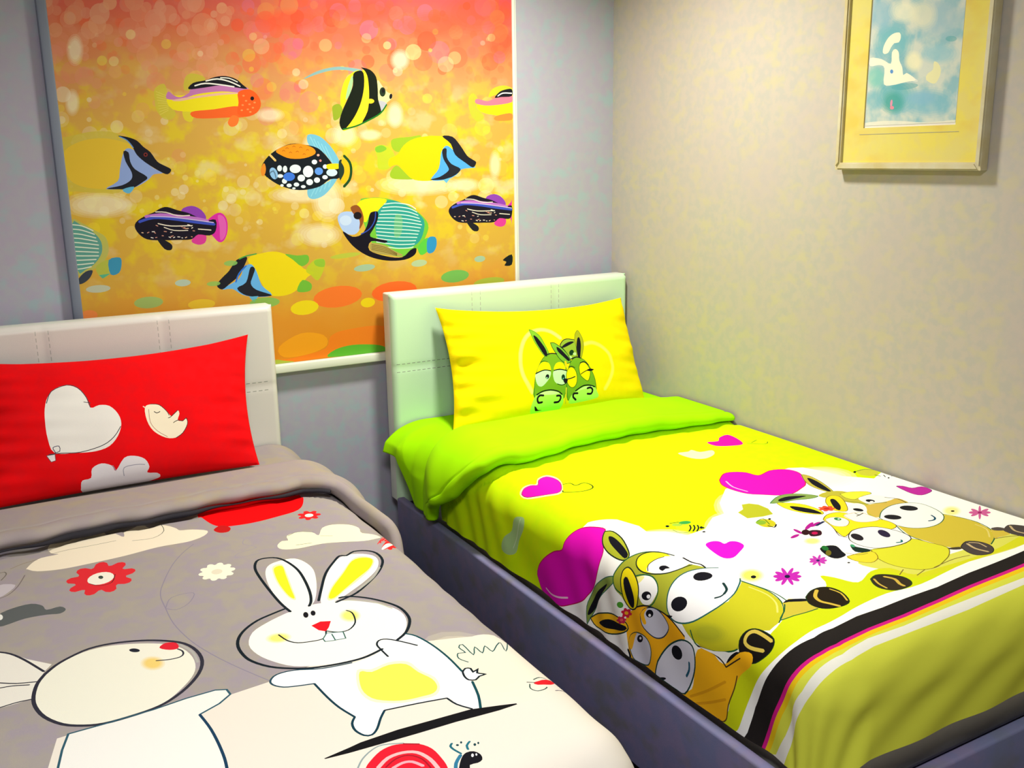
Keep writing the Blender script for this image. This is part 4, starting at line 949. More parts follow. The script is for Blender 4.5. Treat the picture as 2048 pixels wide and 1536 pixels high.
PRINTS['left_duvet']='''
p|e8e0d2|1|0|0|-15404 16243 -14996 16404 -14432 16332 -14097 16579 -14155 17678 -12550 22142 -17909 22600 -23521 20383 -22998 17486 -22695 16772 -22597 16372 -22496 15963 -22297 15950 -21038 16019 -19692 16059 -18934 15966 -17261 15620
g|f4eccc|0.5|0|0|-15371 17455 -14877 18522 -15884 18098
s|8c8494|1|1|22|-18754 8618 -19116 9058 -19476 9679 -19819 10537 -20001 11178 -20027 11919 -20013 12731 -19865 13613 -19631 14364 -19310 15144 -18915 15972
s|8c8494|1|1|20|-20027 11919 -19809 11438 -19349 11449 -19548 11923 -19850 12103 -20027 11919
s|9890a0|1|1|18|-17716 8025 -17166 8770 -16619 9277
s|9890a0|1|1|18|-17584 8958 -17692 9275 -17457 9645 -17947 9777 -18031 10010 -17516 10045 -17039 9980
s|8c8494|1|1|20|-18125 6260 -18110 7201
p|f00008|1|1|0|-18148 6239 -17524 6072 -16723 6081 -15596 6271 -15296 6366 -15452 7080 -15783 7644 -16412 7843 -17051 7949 -17579 7903 -17918 7762 -18110 7201
p|c01818|1|1|0|-18103 7921 -17860 7694 -17692 7971 -17796 8245 -18013 8210
p|f0e4cc|1|1|0|-22462 8051 -22317 7746 -22112 7537 -21721 7504 -21880 7337 -21904 6697 -21644 6547 -21270 6460 -20885 6376 -20564 6392 -20333 6836 -20171 7183 -20092 6556 -19865 6444 -19554 6445 -19109 6922 -18918 7283 -18855 7491 -18566 7602 -18254 7896 -18411 8208 -18778 8374 -19079 8373 -19567 8342 -20356 8468 -21058 8505 -21735 8508 -22251 8345 -22445 8092
s|60685c|1|1|18|-21864 7401 -21487 7338 -20969 7357 -20388 7348
s|60685c|1|1|18|-20028 7571 -19548 7665 -19220 7299 -19211 6559
p|dc2c34|1|0|0|-20262 9531 -20340 9634 -20495 9695 -20504 9779 -20416 9931 -20427 10051 -20486 10137 -20590 10160 -20727 10089 -20775 10149 -20790 10339 -20857 10428 -20940 10451 -21023 10388 -21084 10224 -21148 10235 -21254 10378 -21345 10397 -21417 10350 -21445 10234 -21407 10051 -21459 10008 -21608 10040 -21685 9982 -21715 9885 -21677 9763 -21554 9643 -21571 9563 -21699 9465 -21727 9350 -21699 9243 -21608 9173 -21455 9177 -21427 9097 -21471 8904 -21433 8783 -21357 8718 -21254 8740 -21144 8875 -21082 8833 -21014 8636 -20924 8569 -20835 8581 -20772 8688 -20764 8891 -20698 8909 -20549 8805 -20451 8826 -20395 8909 -20407 9047 -20505 9220 -20469 9288 -20313 9324 -20257 9419
e|f0ecdc|1|0|0|-21019 9548 -20733 9541 -21037 9905
s|502020|1|1|20|-21288 9711 -21100 9954 -20834 9922 -20702 9474
e|405048|1|0|0|-21011 9486 -20962 9516 -21023 9585
p|f4f4d8|1|0|0|-18232 10650 -18269 10694 -18335 10716 -18346 10759 -18321 10833 -18334 10888 -18365 10926 -18414 10937 -18475 10909 -18503 10937 -18520 11017 -18556 11055 -18598 11065 -18640 11040 -18673 10973 -18709 10976 -18759 11033 -18804 11039 -18842 11017 -18862 10966 -18857 10885 -18885 10863 -18952 10874 -18990 10847 -19009 10801 -19000 10742 -18957 10678 -18969 10638 -19027 10599 -19044 10547 -19037 10494 -19002 10450 -18937 10427 -18928 10384 -18954 10308 -18943 10251 -18912 10211 -18863 10199 -18801 10227 -18773 10198 -18757 10114 -18721 10074 -18677 10063 -18634 10089 -18599 10159 -18563 10156 -18510 10096 -18462 10089 -18423 10112 -18403 10166 -18410 10251 -18380 10274 -18311 10262 -18271 10291 -18252 10338 -18263 10399 -18309 10465 -18298 10505 -18239 10545 -18223 10597
e|e0d8c0|1|0|0|-18636 10571 -18515 10595 -18663 10721
p|5c6060|1|1|0|-23149 10448 -22864 10226 -22502 10188 -22296 10416 -22236 10679 -21972 10655 -21878 10870 -22004 11017 -22256 10933 -22666 10896 -23171 11017
e|e8e8e0|1|0|0|-23114 10555 -23062 10587 -23120 10702
s|786c6c|1|1|25|-22518 8440 -22701 9050 -22906 9429 -23114 9548
p|c8c0c8|0.8|1|0|-23084 8755 -22737 8926 -22943 9345 -23109 9429
s|706860|1|1|25|-23055 8022 -22925 7992 -22891 8175 -23010 8475
s|8c7c64|1|1|20|-22790 7870 -22517 7689 -22198 7600
p|f4f0cc|1|1|0|-16993 9824 -16807 9596 -16666 9646 -16601 9328 -16291 9236 -15987 9430 -15904 9732 -15664 9298 -15355 9219 -15007 9440 -14846 9764 -14908 10177 -14451 10308 -14929 10709 -15527 10477 -16006 10299 -16615 10263 -16957 10097
s|707868|1|1|20|-16574 9345 -16284 9213 -15949 9455
s|707868|1|1|20|-16586 10031 -16213 10115
s|a0a070|1|1|16|-15878 9789 -15615 9958
p|e02428|1|0|0|-15369 8327 -15416 8362 -15491 8359 -15507 8394 -15494 8484 -15520 8535 -15563 8557 -15612 8537 -15654 8466 -15686 8474 -15736 8545 -15785 8554 -15824 8529 -15841 8470 -15819 8384 -15844 8359 -15920 8359 -15955 8320 -15963 8265 -15934 8211 -15865 8173 -15864 8134 -15909 8061 -15904 8001 -15874 7957 -15821 7948 -15755 7991 -15728 7966 -15708 7873 -15665 7838 -15619 7839 -15582 7884 -15570 7976 -15538 7984 -15467 7943 -15419 7961 -15392 8005 -15400 8070 -15453 8141 -15440 8177 -15372 8217 -15355 8273
e|f8f0e0|1|0|0|-15659 8214 -15554 8255 -15697 8341
p|e82428|1|0|0|-14110 10732 -14159 10808 -14155 10696 -14155 10696 -14161 10807 -14112 10731 -14181 10819 -14370 11080 -14466 11147 -14514 11210 -14565 11319 -14618 11381 -14665 11410 -14694 11394 -14696 11331 -14727 11342 -14793 11405 -14832 11410 -14854 11389 -14849 11344 -14809 11277 -14823 11259 -13484 9108 -14905 11234 -13556 9149 -13531 9083 -13467 8979 -13476 8957 -14842 11049 -14837 11006 -13557 8970 -14765 10940 -14699 10930 -14673 10892 -14662 10816 -14621 10753 -14568 10700 -14509 10665 -14464 10677 -14400 10598 -14154 10178 -14141 10196 -14177 10280 -14141 10311 -14178 10393 -14131 10396 -14169 10478 -14155 10581 -14155 10581 -14155 10581 -14155 10581 -14155 10581 -14155 10696 -14111 10731
e|f8f0e0|1|0|0|-14538 10994 -14206 10617 -14626 11197
p|f8f6ea|1|1|0|-18906 14393 -18714 13938 -18357 13683 -17934 13493 -17772 13452 -17365 13369 -17067 13405 -16710 13506 -16387 13704 -15974 14173 -15783 14667 -15860 15161 -16126 15595 -16314 15725 -16712 15882 -17072 15972 -17442 16015 -17913 15881 -18382 15651 -18673 15272 -18859 14854
p|fbfaf6|1|1|0|-17448 16125 -16792 15989 -16735 15668 -16513 15578 -16082 15580 -15931 15799 -15812 16281 -15755 16867 -15759 17538 -15762 17895 -15873 18377 -16044 18746 -16224 18655 -16343 18420 -16399 18153 -16906 18044 -17491 17954 -17637 18153 -17808 18419 -17962 18535 -18099 18454 -18148 18218 -18125 18049 -18025 17891 -18139 17470 -18208 17029 -18264 16474 -18543 16378 -18774 16289 -18917 16119 -18932 15967 -18792 15797 -18427 15795 -17945 15974
p|f8f6ea|1|1|0|-17664 11156 -17467 10824 -17147 10733 -16867 10791 -16716 11120 -16680 11655 -16860 12415 -17108 13086 -17287 13368 -17472 13465 -17776 13468 -17834 12647 -17798 11842
p|f8f6ea|1|1|0|-17044 13223 -16466 12011 -15925 11330 -15491 11346 -15207 11646 -15214 12018 -15437 12442 -15848 12835 -16308 13174 -16725 13438 -17008 13460
p|f8e428|0.5|1|0|-17441 10978 -17220 10977 -17287 11611 -17407 12396 -17500 12947 -17600 12768 -17615 12059 -17556 11446
p|f8e820|0.5|1|0|-16909 13286 -16638 12763 -16185 12188 -15719 11602 -15435 11549 -15268 11867 -15505 12287 -15983 12728 -16434 13075 -16779 13366
p|f8e428|1|1|0|-17435 11072 -17243 11054 -17315 11594 -17434 12379 -17505 12865 -17579 12701 -17588 12076 -17528 11463
p|f8e820|1|1|0|-16860 13237 -16611 12779 -16157 12206 -15747 11677 -15464 11624 -15296 11849 -15533 12270 -15984 12642 -16409 13008 -16756 13301
p|f8f480|0.5|1|0|-17415 16405 -17179 16512 -16799 16445 -16475 16607 -16409 17021 -16279 17393 -16341 17745 -16523 17962 -16794 17946 -17078 17907 -17350 17770 -17597 17529 -17637 17061
p|f8f018|0.85|1|0|-17395 16491 -17200 16610 -16837 16535 -16542 16679 -16463 17062 -16346 17423 -16381 17720 -16531 17876 -16760 17872 -17046 17833 -17319 17695 -17538 17463 -17580 17060
g|f8e458|0.9|0|0|-18320 14423 -18129 14495 -18363 14591
g|f8f050|0.9|0|0|-16756 14268 -16600 14364 -16838 14487
s|142028|1|1|65|-17824 13253 -18112 13340 -18482 13477 -18798 13720 -19007 14010 -19108 14351 -19101 14747 -19017 15065 -18785 15431 -18464 15699 -18118 15884 -17743 15984 -17345 16036 -17056 16021 -16705 15910
s|142028|1|1|65|-16319 15738 -16058 15553 -15844 15258 -15731 14956 -15720 14521 -15847 14156 -16089 13762 -16377 13464 -16597 13358 -16670 13373
s|b8b8a4|0.9|1|40|-16605 13541 -16369 13657 -16087 13958 -15878 14422
s|142028|1|1|65|-17778 13449 -17843 12937 -17867 12221 -17865 11367 -17821 10834 -17678 10462 -17473 10401 -17216 10537 -17070 10898 -16993 11459 -17031 12096 -17130 12770 -17247 13199 -17356 13402
s|142028|1|1|65|-17096 13261 -16857 12731 -16500 11990 -16100 11452 -15891 11234 -15741 11305 -15514 11174 -15243 11285 -15082 11558 -15111 12025 -15369 12486 -15748 12899 -16240 13318 -16528 13441 -16798 13530
s|b4b4a8|0.8|1|60|-16177 13204 -15663 12792 -15322 12348
s|284858|1|1|40|-17401 16093 -17955 16005 -18427 15795 -18755 15783 -18922 15944 -18917 16119 -18774 16289 -18543 16378 -18258 16456
s|103848|1|1|45|-18258 16456 -18208 17029 -18139 17470 -18016 17884
s|103848|1|1|45|-18016 17884 -18125 18049 -18154 18274 -18080 18483 -17962 18535 -17820 18412 -17649 18145 -17496 17950
s|142028|1|1|40|-17496 17950 -16906 18044 -16399 18153
s|142028|1|1|40|-16399 18153 -16343 18420 -16177 18696
s|104850|1|1|45|-16069 15596 -15931 15799 -15812 16281 -15755 16867 -15759 17479
s|104850|1|1|50|-15762 17895 -15886 18369 -16049 18763
s|142028|1|1|40|-16068 16145 -16282 15826 -16483 15596 -16638 15566 -16736 15707 -16737 15944 -16722 16241
p|f8f8f0|1|1|0|-15759 17501 -15661 17416 -15578 17469 -15594 17605 -15471 17559 -15546 17673 -15443 17796 -15570 17802 -15681 17875 -15789 17807 -15801 17656
s|142028|1|1|40|-15759 17501 -15661 17416 -15578 17469 -15594 17605 -15471 17559 -15546 17673 -15443 17796 -15570 17802 -15681 17875 -15789 17807 -15801 17656 -15759 17501
e|14141c|1|0|0|-17543 13755 -17486 13743 -17564 13886
e|14141c|1|0|0|-17386 13758 -17332 13747 -17405 13875
p|e41424|1|0|0|-17594 14273 -17375 14196 -17181 14288 -17311 14530 -17416 14662 -17527 14536
s|142028|1|1|35|-18283 14297 -18201 14616 -18050 14812 -17794 14902 -17586 14923 -17486 14844 -17413 14655
s|142028|1|1|35|-17409 14641 -17219 14814 -17007 14842 -16814 14677 -16718 14453 -16677 14161 -16742 14001
p|ecf8f4|1|0|0|-17425 14731 -17124 14856 -17170 15134 -17411 15095 -17567 15048 -17569 14925
s|306058|1|0|25|-17425 14731 -17124 14856 -17170 15134 -17411 15095 -17567 15048 -17569 14925 -17425 14731
s|306058|1|1|25|-17352 14826 -17373 15101
p|101014|1|0|0|-18865 18763 -18421 18690 -18203 18645 -17537 18616 -16656 18664 -16201 18692 -15715 18848 -15442 18945 -15443 18981 -15789 18982 -16593 18910 -17303 18888 -17981 18855 -18473 18829 -18849 18787
p|e81c30|1|1|0|-18393 19349 -18252 19199 -18020 19035 -17797 18987 -17599 19044 -17396 19171 -17271 19392 -17247 19704 -17273 19987 -17400 20299 -17726 20539 -18520 20189 -18555 19645
s|e8b8b8|1|1|70|-18212 19426 -17982 19269 -17724 19255 -17519 19368 -17418 19632 -17408 19916
s|a01828|1|1|30|-18102 19477 -17885 19356 -17672 19368 -17525 19569 -17501 19847
s|e8a8b0|1|1|60|-18019 19555 -17832 19505 -17687 19556 -17585 19739
s|90a0a0|1|1|30|-18498 19286 -18340 19087 -18114 18933 -17913 18896 -17607 19023
s|a01828|1|1|30|-17614 19038 -17397 19173
p|14141c|1|1|0|-17173 20179 -16992 19886 -16849 19775 -16723 19805 -16668 19935 -16708 20070 -16813 20110 -16944 20096 -17018 20257
e|f0f0f0|1|0|0|-16792 19891 -16774 19902 -16814 19932
e|f0f0f0|1|0|0|-16729 19904 -16716 19912 -16743 19932
s|206878|1|1|40|-16928 19759 -16982 19588 -16985 19487 -16930 19432
s|207080|1|1|40|-16779 19716 -16750 19609 -16657 19532
e|184048|1|0|0|-16875 19521 -16854 19534 -16887 19545
e|184048|1|0|0|-16790 19485 -16774 19493 -16804 19514
e|184048|1|0|0|-16626 19652 -16607 19663 -16643 19686
e|184048|1|0|0|-16557 19643 -16543 19651 -16572 19672
s|307898|1|1|60|-17216 20156 -17112 19947 -16952 19790
p|e8e4d8|1|0|0|-23219 12174 -22976 12380 -22745 12742 -22348 13199 -22491 13420 -22644 13840 -22747 14353 -23013 14389 -23307 14404
p|ecead8|1|1|0|-22500 13544 -22285 13298 -22014 13119 -21666 12995 -21253 13025 -20743 13232 -20322 13512 -20072 13849 -19969 14299 -20002 14730 -20150 15079 -20422 15427 -20684 15680 -20952 15820 -21369 15877 -21767 15876 -22079 15761 -22378 15520 -22611 15124 -22729 14682 -22728 14283 -22637 13844
p|eeece4|1|0|0|-22318 15903 -21771 15911 -20961 15870 -20384 15778 -19872 15755 -19679 15870 -19684 16073 -19916 16258 -20294 16445 -20230 17014 -20221 17702 -20264 18220 -20424 19070 -20620 19984 -22801 18682 -22638 17418 -22545 16860 -22455 16366
s|30303c|1|1|70|-22500 13544 -22283 13281 -22011 13085 -21658 12926 -21241 12937 -20723 13110 -20296 13374 -19998 13677 -19847 14095 -19842 14557 -20001 14994 -20310 15410 -20652 15699 -20955 15834 -21371 15891 -21769 15890 -22081 15774 -22380 15541 -22621 15133 -22735 14678 -22735 14280 -22644 13840 -22500 13544
s|30303c|1|1|50|-23218 12157 -23011 12360 -22783 12764 -22501 13414
s|30303c|1|1|35|-23269 13422 -22973 13626 -22631 13756
s|30303c|1|1|35|-23278 13640 -23044 13683 -22772 13805
s|30303c|1|1|35|-23306 14389 -23011 14351 -22748 14376
s|305868|1|0|40|-22679 17727 -22559 16851 -22455 16366 -22319 15917 -21771 15911 -20961 15870 -20384 15778 -19872 15755 -19690 15839 -19672 16040 -19916 16258 -20294 16445
s|183c58|1|1|50|-20294 16445 -20230 17014 -20221 17702 -20263 18245 -20411 19078
p|dc2434|1|1|0|-20456 13602 -20312 13460 -20128 13571 -20134 13803 -20295 13790
e|202430|1|0|0|-20894 13452 -20805 13518 -20908 13528
g|ecc858|0.9|0|0|-20674 14149 -20510 14247 -20713 14375
s|30303c|1|1|35|-20599 14086 -20367 14170 -20176 14175 -20096 14086 -20092 13949 -20154 13828
s|b0b0a8|0.8|1|50|-20077 13677 -19926 14095 -19926 14552
s|285858|1|1|25|-15508 17242 -15600 17024 -15526 16844 -15394 16895 -15413 16651 -15301 16588 -15300 17053 -15144 16802 -15120 17083 -14953 16868 -14924 17127 -14704 16897 -14502 16716 -14627 17143 -14131 16461 -14097 16693 -14099 16920 -14154 17106
p|e01c28|1|1|0|-14818 18489 -14692 18441 -14108 18148 -14105 18221 -14441 18525 -14781 18583
s|404848|1|1|25|-14927 18437 -14790 18495
s|405850|1|1|25|-14751 18380 -14544 18265 -14365 18242
s|405850|1|1|25|-14914 18519 -14983 18661 -14909 18792 -14727 18751 -14637 18672
s|605868|1|1|25|-14523 18791 -14157 18611 -14092 18529 -14094 18299
s|806878|1|1|25|-14093 18071 -14094 18298
'''
